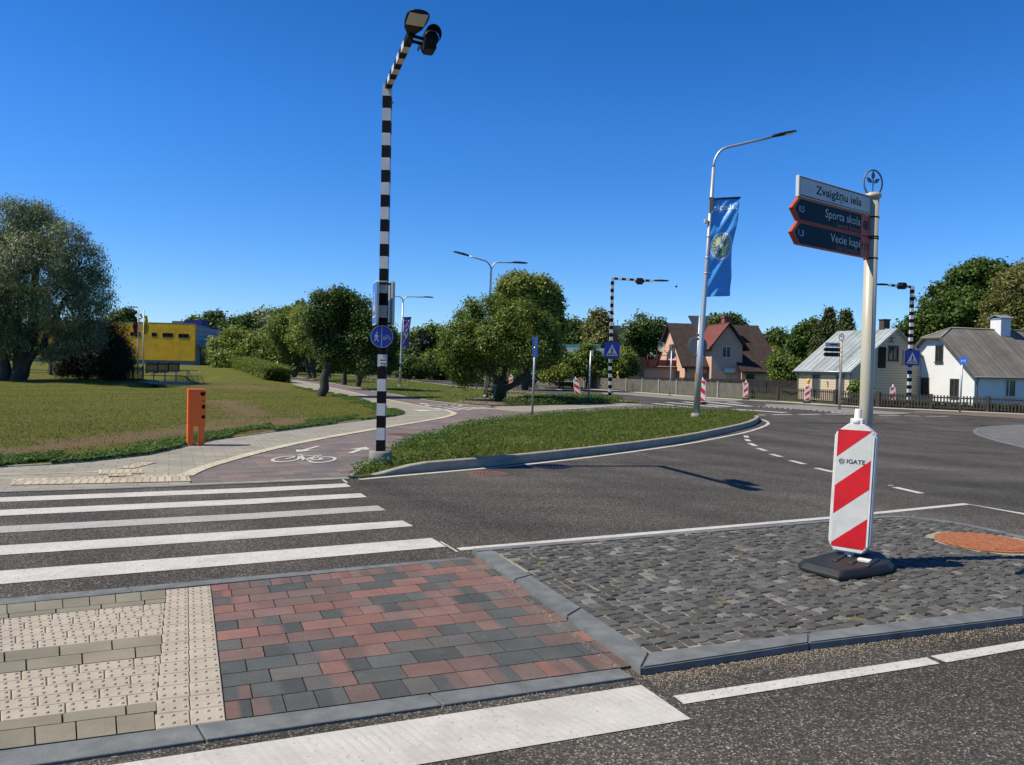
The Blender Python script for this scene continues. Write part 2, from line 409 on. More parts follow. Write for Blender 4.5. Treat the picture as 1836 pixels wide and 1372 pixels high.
DARKH = M('dark_housing', (.010, .010, .012), .55, var=.2, spec=.25)
STEEL = M('galvanised_steel', (.42, .45, .47), .45, .55, var=.12, scale=14)
STEELM = M('matt_steel_back', (.15, .165, .18), .6, .2, var=.12, scale=10)
BLUE = M('sign_blue', (.012, .035, .33), .35, var=.06)
BLUEL = M('sign_blue_bright', (.02, .14, .62), .35, var=.06)
SWHITE = M('sign_white', (.52, .54, .52), .5, var=.10, scale=8)
CREAMP = M('cream_post', (.42, .40, .31), .38, var=.05)
NAVY = M('sign_navy', (.009, .032, .050), .6, var=.08, spec=.12)
ORSIGN = M('sign_orange', (.42, .05, .008), .45, var=.08)
ORBIN = M('bin_orange', (.95, .135, .008), .38, var=.05, spec=.5)
RED = M('beacon_red', (.52, .008, .014), .38, var=.14, scale=8)
PLAST = M('beacon_plastic', (.62, .62, .60), .4, var=.12, scale=7)
RUBBER = M('rubber_foot', (.011, .0125, .0135), .6, var=.3, scale=20, bmp=.4, bsc=120)
LENSG = M('lamp_lens', (.55, .53, .46), .3, var=.08)
RUST = M('rusty_cover', (.27, .095, .035), .95, var=.5, scale=25, bmp=.9, bsc=60)
RUSTD = M('dark_rusty_cover', (.13, .07, .05), .85, var=.3, scale=30, bmp=.9, bsc=60)
AMBER = M('amber_lamp', (.85, .38, .02), .25, var=.05)
DKF = M('dark_window_frame', (.045, .038, .034), .6)
BARK = M('bark', (.055, .045, .036), .95, var=.4, scale=12, bmp=1, bsc=30, bdist=.03)
BARKB = M('grey_bark', (.09, .08, .068), .95, var=.4, scale=8, bmp=1, bsc=26, bdist=.03)

# ------------------------------------------------------------------ ground, roads, paths
def gridf(nx, ny):
    def g(a, b, ax):
        st = nx if ax == 0 else ny; k = int((b - a) / st); return [a + (i + 1) * (b - a) / (k + 1) for i in range(k)]
    return g
# the natural ground, one sheet to the horizon, finer where the ditch and the rise are
xs = sorted(set([-3000, -1200, -500, -250, -160] + list(np.arange(-120, 0, 2.0)) + [0, 10, 20, 40, 80, 160, 400, 1200, 3000]) | set(np.arange(DITCH1[0] - 3, DITCH0[0] + 3, .5)))
ys = sorted(set([-200, -60, -20, 0, 20] + list(np.arange(30, 110, 2.0)) + [130, 180, 300, 700, 1500, 4000]) | set(np.arange(43, 68, 1.0)))
V = np.array([(x, y, terr(x, y) - .07) for y in ys for x in xs]); nx = len(xs)
Fc = np.array([(j * nx + i, j * nx + i + 1, (j + 1) * nx + i + 1, (j + 1) * nx + i) for j in range(len(ys) - 1) for i in range(nx - 1)])
o = np_mesh('ground', V, Fc, FIELD); o['kind'] = 'structure'
for p in o.data.polygons: p.use_smooth = True

# key lines (plan), surveyed from the photograph onto the ground
def L(l): return [G(*p) for p in l]
lawn_edge = L([(-420, 850), (-150, 846), (0, 841), (79, 837), (157, 831), (262, 819), (349, 800), (380, 792), (459, 781), (564, 767), (640, 757), (669, 753), (708, 748), (722, 744.5), (726, 742), (718, 738.5), (695, 732), (669, 724), (637, 714), (605, 707), (570, 702), (552, 697), (520, 688), (498, 680), (470, 671), (440, 665)])
path_up = L([(440, 661), (499, 670), (527, 675), (590, 687), (690, 706), (774, 720), (840, 728), (880, 730), (940, 728.5), (1043, 726), (1122, 723.5), (1150, 725)])
wedge_back = L([(623, 858), (662, 829), (693, 811), (727, 795), (764, 783), (819, 768), (871, 757.5), (925, 751), (958, 747.5), (1001, 743), (1089, 739), (1140, 736.5), (1215, 735)])
wedge_nose = L([(1290, 738), (1330, 742.5), (1350, 747)])
wedge_front = L([(1361, 753), (1360, 758), (1341, 767), (1296, 778), (1231, 792), (1165, 802), (1100, 811), (1027, 820), (905, 834), (783, 845), (722, 850), (673, 855), (645, 859)])
road_far_lo = L([(500, 664), (541, 666), (600, 671), (660, 677), (718, 682), (748, 685), (802, 692), (868, 699), (920, 703.5), (985, 709), (1060, 714), (1122, 722)])
fence_base = L([(560, 664), (640, 668), (740, 676.5), (850, 684), (985, 692), (1066, 697.5), (1152, 703.5), (1200, 707), (1260, 711.5), (1333, 716.5)])
dark_base = L([(1333, 716.5), (1419, 720.5), (1498, 726), (1580, 730.5), (1659, 734), (1739, 737.5), (1836, 742)])
kerb_left = L([(-420, 895), (-200, 888.5), (0, 881.5), (157, 877), (300, 872), (341, 870), (460, 865.5), (583, 860), (623, 858)])

asph = [(-70, -12), (60, -12), (60, 30)] + [(40, 33)] + dark_base[::-1] + fence_base[::-1][1:] + road_far_lo + [G(1150, 728), G(1100, 740), G(900, 760), G(720, 800)] + [(p[0], p[1] + .15) for p in kerb_left[::-1]] + [(-70, 13)]
sheet('road', asph, 0.0, ASPH)
# joining strip between near road and mid-field is under the verge: one more sheet for the arm with the crossing
path_poly = kerb_left[2:] + wedge_back + [G(1240, 733)] + path_up[::-1] + lawn_edge[::-1][:-2] + [(-9, 12.5)]
path_poly = kerb_left + wedge_back[1:] + [G(1205, 731)] + path_up[::-1] + lawn_edge[::-1]
sheet('cycle_path', path_poly, .016, PAVR)
cream1 = L([(333, 856), (352, 846), (380, 836), (459, 813.5), (548, 793), (677, 770), (760, 756.5), (796, 750), (812, 745), (815, 742), (808, 739.2), (796, 737)])
grey1 = kerb_left[:5] + [G(341, 870)] + cream1 + [G(785, 735.5)] + L([(774, 733), (661, 711), (569, 690), (501, 676), (440, 663)]) + lawn_edge[::-1]
sheet('footpath', grey1, .022, PAVG)
grey2 = L([(893, 736), (933, 739.5), (996, 737.5), (1040, 733.5), (1090, 729.5), (1150, 727.5), (1150, 725), (1122, 723.5), (1043, 726), (940, 728.5), (885, 730)])
sheet('footpath', grey2, .022, PAVG)
mk = MB()
def band(path, w, z, mi=0):
    a = offset(path, w / 2); b = offset(path, -w / 2)
    mk.add([(*p, z) for p in a] + [(*p, z) for p in b], [(i, i + 1, i + 1 + len(a), i + len(a)) for i in range(len(a) - 1)], mi)
band(smooth_line(cream1, 1), .2, .027)
band(L([(440, 663), (501, 676), (569, 690), (661, 711), (774, 733), (790, 736.5)]), .17, .027)
band(L([(893, 736), (933, 739), (996, 737), (1040, 733.2), (1090, 729.2), (1125, 727.5)]), .14, .027)
for l in ([(-420, 870), (100, 852), (176, 849)],): band(L(l), .06, .0265)
tag(mk.build('path_border_pavers', CREAM, fixn=False), kind='structure')
tc = MB()
for q in ([(24, 862.6), (304, 855), (336, 853.5), (343, 867), (18, 874)], [(177, 846), (254.6, 844), (257, 852), (176, 854)], [(196, 854), (236, 852.6), (236, 858), (194, 860)], [(209, 843), (254, 832), (281, 832.5), (240, 843)]):
    tc.flat([(*G(*p), .031) for p in q])
tag(tc.build('tactile_paving', TACF, fixn=False), kind='structure')

# grass surfaces
def seg_dist(P, path):
    P = np.asarray(P, float); best = np.full(len(P), 1e9)
    for a, b in zip(path[:-1], path[1:]):
        a = np.array(a); b = np.array(b); d = b - a; t = np.clip(((P - a) @ d) / max(d @ d, 1e-9), 0, 1)
        best = np.minimum(best, np.hypot(*(P - (a + t[:, None] * d)).T))
    return best
def inpoly(P, poly):
    x, y = P[:, 0], P[:, 1]; ins = np.zeros(len(P), bool); n = len(poly)
    for i in range(n):
        x0, y0 = poly[i]; x1, y1 = poly[(i + 1) % n]
        c = ((y0 > y) != (y1 > y)); xi = (x1 - x0) * (y - y0) / ((y1 - y0) if y1 != y0 else 1e-9) + x0
        ins ^= c & (x < xi)
    return ins
lawn_poly = lawn_edge + [(-34, 110), (-120, 110), (-120, 14), (-40, 13)]
def lawnz(x, y):
    d = min(1, float(seg_dist([(x, y)], lawn_edge)[0]) / .8)
    return terr(x, y) + d * (.03 + .035 * math.sin(x * .9 + 1) * math.sin(y * .7))
def lgrid(a, b, ax):
    out = []; v = a
    if ax == 0:
        v = -60
        while v < b: out.append(v); v += 1.0
        out += list(np.arange(DITCH1[0] - 3, DITCH0[0] + 3, .5) + .003)
    else:
        v = 11.0
        while v < 110: out.append(v); v += max(.6, (v - 8) * .05)
        out += list(np.arange(43.03, 68, 1.2))
    return sorted(out)
lawn = sheet('lawn', lawn_poly, .03, LAWN, grid=lgrid, zf=lawnz)
da = lawn.data.attributes.new('dirt', 'FLOAT', 'POINT'); co = np.zeros(len(lawn.data.vertices) * 3); lawn.data.vertices.foreach_get('co', co); co = co.reshape(-1, 3)
dirt = np.zeros(len(co))
for l, w, s in (([(-300, 838), (0, 815), (90, 808), (200, 795), (330, 775), (420, 757)], .6, .45), ([(380, 772), (470, 770), (540, 757)], 1.0, .42), ([(402, 722), (420, 732), (450, 748)], .8, .4), ([(395, 695), (450, 700), (500, 697)], 2.2, .3), ([(330, 690), (390, 690)], 1.5, .25)):
    d = seg_dist(co[:, :2], L(l)); dirt = np.maximum(dirt, s * np.exp(-(d / w) ** 2))
da.data.foreach_set('value', dirt.astype(np.float32))
def skirt(mb, path, z0, z1):
    mb.add([(*p, z0) for p in path] + [(*p, z1) for p in path], [(i, i + 1, i + 1 + len(path), i + len(path)) for i in range(len(path) - 1)])
wedge = wedge_back + wedge_nose + wedge_front
def wz(x, y):
    df = float(seg_dist([(x, y)], wedge_front[:-3])[0]); db = float(seg_dist([(x, y)], wedge_back + wedge_nose[:1])[0])
    ed = min(1, min(df, db) / .5)
    cn = sstep(.6, 4.5, math.hypot(x - G(640, 858)[0], y - G(640, 858)[1]))
    return (.10 * db / (df + db + 1e-6) + ed * (.04 + .03 * math.sin(x * 1.7) * math.sin(y * 1.1 + 2))) * cn
wverge = sheet('grass_verge', wedge, .03, VERGE, grid=gridf(.45, .6), zf=wz)
strip = path_up[1:] + L([(1140, 721.5)]) + road_far_lo[::-1][1:]
def sz(x, y): return .03 + .02 * math.sin(x * 1.3) + (-.45 * math.exp(-((y - 62) / 8) ** 2) * sstep(-8, -12, x) if False else 0)
strip_o = sheet('grass_verge', strip, .03, VERGE, grid=gridf(2.5, 2.5), zf=sz)
# kerbs
kb = MB()
wf = smooth_line(wedge_nose[1:] + wedge_front, 1); wf = wf[::-1]
n = len(wf); zs = []
acc = 0
for i in range(n):
    if i: acc += math.hypot(wf[i][0] - wf[i - 1][0], wf[i][1] - wf[i - 1][1])
    zs.append(.02 + .13 * sstep(.1, 1.3, acc))
ribbon(kb, wf, .13, -.02, 0, 0, zs)
tag(kb.build('verge_kerb', CONC), kind='structure')
kb = MB()
ribbon(kb, wedge_back[::-1], .08, 0, .045, 0)
ribbon(kb, wedge_back[-1:] + wedge_nose[:2], .1, 0, .06, 0)
ribbon(kb, lawn_edge, .06, 0, .045)
ribbon(kb, kerb_left[::-1], .1, -.01, .022)
ribbon(kb, path_up[::-1][1:], -.07, 0, .04)
ribbon(kb, road_far_lo, .12, 0, .09)
tag(kb.build('edging_kerb', CONC), kind='structure')

# ------------------------------------------------------------------ painted markings
mk = MB()
def quadpx(q, z=.004, mi=0): mk.flat([(*G(*p), z) for p in q], mi)
def ex(a, b, x): return (x, a[1] + (b[1] - a[1]) * (x - a[0]) / (b[0] - a[0]))
for tA, tB, bA, bB, eT, eB, mi in (
    ((0, 892.5), (460, 875), (0, 900.6), (460, 882.8), (620, 867.2), (629.4, 873.3), 0),
    ((0, 915), (460, 894.6), (0, 925.6), (460, 903.8), (647, 885), (657.8, 891.9), 0),
    ((0, 944.5), (460, 920.3), (0, 956.3), (460, 930.8), (677, 907), (692, 915.5), 2),
    ((0, 979.1), (460, 951), (0, 996.2), (460, 965.5), (722, 934), (741, 944), 0),
    ((0, 1024.5), (500, 987), (0, 1048.3), (500, 1007), (774, 965.3), (800, 981), 0)):
    quadpx([ex(tA, tB, -420), tA, tB, eT, eB, bB, bA, ex(bA, bB, -420)], mi=mi)
a = G(1149.8, 1229.4); b = G(400, 1343); c = G(1238.8, 1290.7); d = G(754, 1372)
def extw(p, q, s): return (q[0] + (q[0] - p[0]) * s, q[1] + (q[1] - p[1]) * s)
mk.flat([(*a, .004), (*b, .004), (*extw(a, b, 1.2), .004), (*extw(c, d, 3.2), .004), (*d, .004), (*c, .004)], 1)
quadpx([(1207, 1249), (1226, 1263.7), (1685, 1191), (1660.7, 1180)])
quadpx([(1667.6, 1177.5), (1697, 1189), (1836, 1164), (2300, 1088), (2240, 1080), (1836, 1150)])
def lw(path, w=.1, z=.004): band(path, w, z)
lw(smooth_line(L([(644, 860), (722, 853), (813, 845), (905, 837), (996, 827.5), (1100, 815), (1165, 806), (1231, 796.5), (1296, 784), (1340, 775), (1370, 765), (1379, 759.5), (1373, 754.5), (1357, 750)]), 1), .1)
lw(L([(822, 985.5), (1200, 953.5), (1487, 929), (1733, 904), (1836, 922), (2100, 975)]), .1)
for a, b in (((1337, 781.5), (1339, 785)), ((1338.5, 788), (1343, 791.5)), ((1344, 795), (1355, 800)), ((1359, 804), (1373, 808.7)), ((1383, 814.5), (1400, 819.5)), ((1417, 826), (1442, 832.5)), ((1463, 839.5), (1495, 847)), ((1535, 856), (1566, 864)), ((1604, 874), (1652, 885))):
    A, B = G(*a), G(*b); lw([A, B], .12)
quadpx([(1591, 870.2), (1601, 870.2), (1602, 871.2), (1592, 871.2)])
# thin old marks by the crossing
lw(L([(790, 972), (820, 990)]), .02); lw(L([(614, 860), (622, 866)]), .03)
for a, b, w in (((1139, 724), (1213, 731.6), .35), ((1172, 723.5), (1239, 730.5), .35), ((1196, 721.5), (1292, 730.5), .4), ((1226, 720.5), (1309, 729.4), .4), ((1262, 720), (1346, 729), .45), ((1300, 721), (1330, 723.5), .5), ((1318, 733.8), (1409, 740.3), .5), ((1346, 744.8), (1372, 744.3), .25), ((1385, 744), (1420, 743.6), .25), ((1432, 743.5), (1470, 743), .25), ((1480, 742.8), (1540, 742.5), .25), ((1490, 740), (1530, 741.5), .4), ((1575, 745), (1612, 745.6), .25), ((1622, 745.7), (1650, 746.3), .2), ((1660, 746.5), (1700, 747), .2)):
    lw([G(*a), G(*b)], w)
for x, y in ((937, 693.3), (968.6, 695.6), (1003.5, 698.8), (1038.5, 701.8), (1087, 705.6), (1135, 709)):
    lw([G(x - 5, y - .7), G(x + 6, y + .7)], .45)
tag(mk.build('road_markings', [PAINT, PAINTR, PAINTF], fixn=False), kind='structure')

mk = MB()
def arrow(a, b, w, hl, z=.024):
    a, b = Vector(a), Vector(b); t = (b - a).normalized(); n_ = Vector((-t.y, t.x)); m_ = b - t * hl
    pts = [a + n_ * w / 2, m_ + n_ * w / 2, m_ + n_ * w * 1.9, b, m_ - n_ * w * 1.9, m_ - n_ * w / 2, a - n_ * w / 2]
    mk.flat([(p.x, p.y, z) for p in pts])
arrow(G(571, 802), G(532, 813), .09, .38); arrow(G(628, 815), G(657, 803.5), .1, .5)
arrow(G(771, 738.4), G(736, 735.6), .3, 1.2, .03); arrow(G(767, 726.6), G(754, 723.8), .14, .9)
def bike(mk, c1, c2, rad, z, lw_=.05, sgn=1, ys=2.0):
    c1 = Vector((*c1, z)); c2 = Vector((*c2, z)); ux = (c2 - c1); B = ux.length; ux.normalize(); uy = Vector((-ux.y, ux.x, 0)) * sgn
    if sgn < 0: pass
    fr = (c1, ux, uy)
    fr = (c1, ux, uy * ys)
    for cx in (0, B): stroke(mk, fr, circ(cx, 0, rad, 28), lw_, 0, closed=True)
    bb = (B * .46, -rad * .25); seat = (B * .36, rad * 1.25); head = (B * .80, rad * 1.25)
    for l in ([(0, 0), bb, head, seat, (0, 0)], [bb, (B * .33, rad * 1.5)], [(B, 0), (B * .77, rad * 1.6)], [(B * .24, rad * 1.55), (B * .44, rad * 1.55)], [(B * .77, rad * 1.6), (B * .95, rad * 1.62)]):
        stroke(mk, fr, l, lw_, 0)
bike(mk, G(578, 826.8), G(513, 825.5), .195, .0245, .05, -1)
bike(mk, G(806, 729), G(786, 728), .35, .0245, .13, -1)
for a, b in (((778, 733), (811, 738)), ((797, 732.6), (827, 737)), ((812, 732), (846, 737)), ((829, 731.7), (858, 735.6)), ((843, 731.4), (874, 735.6)), ((858, 731.4), (892, 735.6))):
    band([G(*a), G(*b)], .22, .031)
for a, b in (((1052, 735.5), (1066, 734.6)), ((1094, 733), (1118, 732.5)), ((1125, 731.5), (1160, 731.8)), ((1110, 734.5), (1140, 734))):
    band([G(*a), G(*b)], .18, .0245)
tag(mk.build('path_markings', PAINT, fixn=False), kind='structure')

# ------------------------------------------------------------------ near crossing platform (individual pavers)
rnd = random.Random(4)
def lerp2(a, b, t): return (a[0] + (b[0] - a[0]) * t, a[1] + (b[1] - a[1]) * t)
BL, TL = G(405.7, 1297), G(378, 1053); BR, TR = G(1150, 1197), G(862, 1003)
LB, LT = G(-170, 1373), G(-170, 1105.5)
TLk = G(-170, 1094)
jt = MB(); jt.flat([(*lerp2(BL, LB, 1), .002), (*BL, .002), (*BR, .002), (*TR, .002), (*TL, .002), (*LT, .002)])
tag(jt.build('paver_bedding', JOINT, fixn=False), kind='structure')
pv = MB(); VL = math.dist(BL, TL)
REDC = [(.175, .100, .086), (.155, .096, .085), (.135, .092, .083), (.19, .10, .083), (.12, .09, .08), (.15, .10, .088)]
DRKC = [(.070, .078, .078), (.080, .086, .084), (.062, .068, .069), (.095, .093, .088)]
def paver(mb, A, B, C, D, z, col, g=.003, col2=None, top=.012):
    """paver with corners A,B,C,D (plan, ccw), small chamfer"""
    cx = sum(p[0] for p in (A, B, C, D)) / 4; cy = sum(p[1] for p in (A, B, C, D)) / 4
    def ins(p, d):
        vx, vy = cx - p[0], cy - p[1]; L_ = math.hypot(vx, vy); return (p[0] + vx / L_ * d, p[1] + vy / L_ * d)
    lo = [(*ins(p, g), z - .01) for p in (A, B, C, D)]; hi = [(*ins(p, g + .0035), z + top) for p in (A, B, C, D)]
    mb.add(lo + hi, [(0, 1, 5, 4), (1, 2, 6, 5), (2, 3, 7, 6), (3, 0, 4, 7)], 0, False, tuple(c * .8 for c in col))
    if col2 is None: mb.add(hi, [(0, 1, 2, 3)], 0, False, col)
    else:
        m1 = lerp2(hi[0], hi[1], .45); m2 = lerp2(hi[3], hi[2], .45); zt = z + top
        m3 = lerp2(hi[0], hi[1], .62); m4 = lerp2(hi[3], hi[2], .62)
        mb.add([hi[0], (*m1, zt), (*m2, zt), hi[3]], [(0, 1, 2, 3)], 0, False, [col, col, col, col])
        mb.add([(*m1, zt), (*m3, zt), (*m4, zt), (*m2, zt)], [(0, 1, 2, 3)], 0, False, [col, col2, col2, col])
        mb.add([(*m3, zt), hi[1], hi[2], (*m4, zt)], [(0, 1, 2, 3)], 0, False, [col2] * 4)
def rowline(t, right=True):
    if right: return lerp2(BL, TL, t), lerp2(BR, TR, t)
    return lerp2(BL, TL, t), lerp2(LB, LT, t)
rows = [0, .085]; 
while rows[-1] < .955: rows.append(rows[-1] + .0735)
rows = [r / rows[-1] * 1.0 for r in rows]
state = 0.0
for j in range(len(rows) - 1):
    a0, b0 = rowline(rows[j]); a1, b1 = rowline(rows[j + 1]); Lr = math.dist(a0, b0)
    wpl = .145 if j in (0, len(rows) - 2) else .252
    u = -wpl * rnd.random() if j not in (0, len(rows) - 2) else -.03
    if 0 < j < len(rows) - 2: u = -(.5 if j % 2 else .08) * wpl
    while u < Lr:
        ua, ub = max(0, u), min(Lr, u + wpl)
        if ub - ua > .02:
            state += rnd.uniform(-1, 1) * .8; state *= .75
            def pick():
                kk = rnd.uniform(.85, 1.15); return [c * kk for c in (rnd.choice(REDC) if rnd.random() < (.66 if j > 3 else .5) else rnd.choice(DRKC))]
            c = tuple(pick()); c2 = tuple(pick()) if rnd.random() < .45 else None
            paver(pv, lerp2(a0, b0, ua / Lr), lerp2(a0, b0, ub / Lr), lerp2(a1, b1, ub / Lr), lerp2(a1, b1, ua / Lr), .003, c, .0018, c2)
        u += wpl
tag(pv.build('red_and_charcoal_pavers', PAVNEAR, fixn=False), kind='structure')
gv = MB(); tv = MB()
def tval(y):   # row parameter on the column x=322
    P = G(322, y); A = G(322, 1308.6); B = G(323, 1058); return math.dist(P, A) / math.dist(B, A)
def dome(mb, p, z, r=.012):
    n_ = 8; vs = [(p[0] + r * math.cos(6.283 * k / n_), p[1] + r * math.sin(6.283 * k / n_), z) for k in range(n_)] + [(p[0] + r * .55 * math.cos(6.283 * k / n_), p[1] + r * .55 * math.sin(6.283 * k / n_), z + .0065) for k in range(n_)]
    mb.add(vs, [(k, (k + 1) % n_, (k + 1) % n_ + n_, k + n_) for k in range(n_)] + [tuple(range(n_, 2 * n_))])
def tactile(mb, A, B, C, D, z, nu=4, nv=2):
    cx = sum(p[0] for p in (A, B, C, D)) / 4; cy = sum(p[1] for p in (A, B, C, D)) / 4
    def ins(p, d):
        vx, vy = cx - p[0], cy - p[1]; L_ = math.hypot(vx, vy); return (p[0] + vx / L_ * d, p[1] + vy / L_ * d)
    lo = [(*ins(p, .001), z - .01) for p in (A, B, C, D)]; hi = [(*ins(p, .008), z + .011) for p in (A, B, C, D)]
    mid = [(*ins(p, .002), z + .006) for p in (A, B, C, D)]
    mb.add(lo + mid + hi, [(0, 1, 5, 4), (1, 2, 6, 5), (2, 3, 7, 6), (3, 0, 4, 7), (4, 5, 9, 8), (5, 6, 10, 9), (6, 7, 11, 10), (7, 4, 8, 11), (8, 9, 10, 11)])
    for i in range(nu):
        for j in range(nv):
            p = lerp2(lerp2(A, B, (i + .5) / nu), lerp2(D, C, (i + .5) / nu), (j + .5) / nv); dome(mb, p, z + .011)
def lrow(t0, t1, kind, wpl, ph, s0, s1):
    a0, b0 = rowline(t0, False); a1, b1 = rowline(t1, False); Lr = math.dist(a0, b0); u = s0 - ph * wpl
    while u < min(s1, Lr):
        ua, ub = max(s0, u), min(Lr, s1, u + wpl)
        if ub - ua > .02:
            q = [lerp2(a0, b0, ub / Lr), lerp2(a0, b0, ua / Lr), lerp2(a1, b1, ua / Lr), lerp2(a1, b1, ub / Lr)]
            if kind == 'g':
                k = rnd.uniform(.9, 1.1); wm = rnd.uniform(.97, 1.06); paver(gv, *q, .003, (.19 * k * wm, .182 * k, .138 * k), .0018)
            else: tactile(tv, *q, .003, max(1, round((ub - ua) / .05)))
        u += wpl
seps = [('g', 1308.6, 1275.7, 1, .15), ('g', 1275.7, 1258.6, 1, .25), ('t', 1258.6, 1175.7, 5, .25), ('g', 1175.7, 1138.6, 2, .25), ('t', 1138.6, 1081.4, 5, .25), ('g', 1081.4, 1074, 1, .25), ('g', 1074, 1058, 1, .15)]
cw = .285
for k_, y0, y1, nr, wpl in seps:
    for r in range(nr):
        t0 = tval(y0) + (tval(y1) - tval(y0)) * r / nr; t1 = tval(y0) + (tval(y1) - tval(y0)) * (r + 1) / nr
        lrow(t0, t1, k_, wpl, [.5, .0][r % 2] if wpl > .2 else 0, cw, 9)
nr = 14
for r in range(nr): lrow(r / nr, (r + 1) / nr, 't', .145, 0 if r % 2 else 0, 0, cw)
tag(gv.build('grey_pavers', GREYP, fixn=False), kind='structure')
tag(tv.build('tactile_pavers', TACN, fixn=False), kind='structure')
# kerb bands of the platform (flush granite)
kb = MB()
def slab_px(q, z, h=.05, mi=0): kb.prism([(*G(*p), z) for p in q], (0, 0, -h), mi)
def kerbline(a_out, b_out, a_in, b_in, z, step=1.0):
    A, B, C, D = G(*a_out), G(*b_out), G(*a_in), G(*b_in); n_ = max(1, int(math.dist(A, B) / step))
    for i in range(n_):
        f0, f1 = i / n_ + .0015, (i + 1) / n_ - .0015
        kb.prism([(*lerp2(A, B, f0), z), (*lerp2(A, B, f1), z), (*lerp2(C, D, f1), z), (*lerp2(C, D, f0), z)], (0, 0, -.06))
kerbline((-170, 1092.5), (829, 1002), (-170, 1104.5), (845, 1004.5), .014)
kerbline((-170, 1411), (1137, 1218), (-170, 1374.5), (1112, 1202.5), .014)
# island: raised cobbled splitter
ZI = .045
isl_in = L([(883, 995.5), (1164.5, 1183), (1450, 1147), (1836, 1097), (2150, 1058), (2400, 1020)]) 
isl_out = L([(852, 999), (1150, 1212), (1450, 1165.5), (1836, 1117.5), (2180, 1075), (2430, 1030)])
n_out = smooth_line(L([(846, 992), (1200, 962.5), (1480, 938.5), (1560, 932.3), (1598, 930.3), (1650, 933.6), (1720, 943.3), (1789, 957.2), (1836, 969), (2000, 1003), (2200, 1020), (2430, 1030)]), 1)
n_in = offset(n_out, -.11)
kp = MB()
def ring_quads(o_, i_, z):
    for (a, b), (c, d) in zip(zip(o_[:-1], o_[1:]), zip(i_[:-1], i_[1:])): kp.prism([(*a, z), (*b, z), (*d, z), (*c, z)], (0, 0, -(z + .03)))
def split(a, b, st):
    n_ = max(1, int(math.dist(a, b) / st)); return [lerp2(a, b, i / n_) for i in range(n_ + 1)]
def ringcut(oa, ob, ia, ib, z, st=1.0):
    n_ = max(1, int(math.dist(oa, ob) / st))
    for i in range(n_):
        f0, f1 = i / n_ + .001, (i + 1) / n_ - .001
        q = [lerp2(oa, ob, f0), lerp2(oa, ob, f1), lerp2(ia, ib, f1), lerp2(ia, ib, f0)]
        kp.prism([(*p, z) for p in q], (0, 0, -(z + .03)))
ringcut(isl_out[0], isl_out[1], isl_in[0], isl_in[1], ZI, .8)
for i in range(1, 4): ringcut(isl_out[i], isl_out[i + 1], isl_in[i], isl_in[i + 1], ZI)
ring_quads(n_out, n_in, ZI - .004)
e0, e1 = isl_out[4], n_out[-1]; kp.prism([(*e0, ZI), (*e1, ZI), (*offset([e0, e1], .12)[1], ZI), (*offset([e0, e1], .12)[0], ZI)], (0, 0, -(ZI + .03)))
ob_ = kb.build('flush_kerb', KERB, bevel=.003); tag(ob_, kind='structure')
ob_ = kp.build('island_kerb', KERB, bevel=.008, seg=2); tag(ob_, kind='structure')
isl_poly = isl_in[:5] + n_in[::-1]
isl_poly = [isl_in[0], isl_in[1], isl_in[2], isl_in[3], isl_in[4]] + n_in[::-1][3:]
sheet('sett_bedding', isl_poly, ZI - .016, SAND)
st = MB(); ca_, sa_ = math.cos(R_(114)), math.sin(R_(114)); O = isl_in[1]
ru = random.Random(9)
MH = Vector((*G(1766, 979), 0)); j = 0
cand = []
vv = -8.5
while vv < 4.4:
    hgt = .086 * ru.uniform(.92, 1.08); u = -.7 + ru.random() * .1
    while u < 5.0:
        wdt = ru.uniform(.075, .11); cand.append((u + wdt / 2, vv + hgt / 2, wdt, hgt)); u += wdt
    vv += hgt
P = np.array([(O[0] + ca_ * c[0] - sa_ * c[1], O[1] + sa_ * c[0] + ca_ * c[1]) for c in cand])
ok = inpoly(P, isl_poly) & (np.hypot(P[:, 0] - MH.x, P[:, 1] - MH.y) > .50) & (P[:, 0] < 9)
for (uc, vc, w_, h_), (x_, y_), k_ in zip(cand, P, ok):
    if not k_: continue
    z = ZI - .006 + ru.uniform(-.005, .004); g_ = ru.uniform(.002, .006); a_ = R_(114) + ru.uniform(-.05, .05)
    c_, s_ = math.cos(a_), math.sin(a_); q = []
    for (i, k) in ((-1, -1), (1, -1), (1, 1), (-1, 1)):
        uu = i * (w_ / 2 - g_) + ru.uniform(-.005, .005); v2 = k * (h_ / 2 - g_) + ru.uniform(-.005, .005); q.append((x_ + c_ * uu - s_ * v2, y_ + s_ * uu + c_ * v2))
    def insq(d): return [(x_ + (p[0] - x_) * d, y_ + (p[1] - y_) * d) for p in q]
    lo = [(*p, z - .04) for p in q]; md = [(*p, z - .008 + ru.uniform(-.003, .003)) for p in insq(.98)]; hi = [(*p, z + ru.uniform(-.004, .004)) for p in insq(.87)]
    b_ = ru.uniform(.055, .11); b_ = .17 if ru.random() < .05 else b_; col = (b_, b_ * ru.uniform(.98, 1.03), b_ * ru.uniform(.90, .99))
    if ru.random() < .006: col = (.13, .12, .06)
    st.add(lo + md + hi, [(0, 1, 5, 4), (1, 2, 6, 5), (2, 3, 7, 6), (3, 0, 4, 7), (4, 5, 9, 8), (5, 6, 10, 9), (6, 7, 11, 10), (7, 4, 8, 11), (8, 9, 10, 11)], 0, False, col)
tag(st.build('granite_setts', SETT, fixn=False), kind='structure')
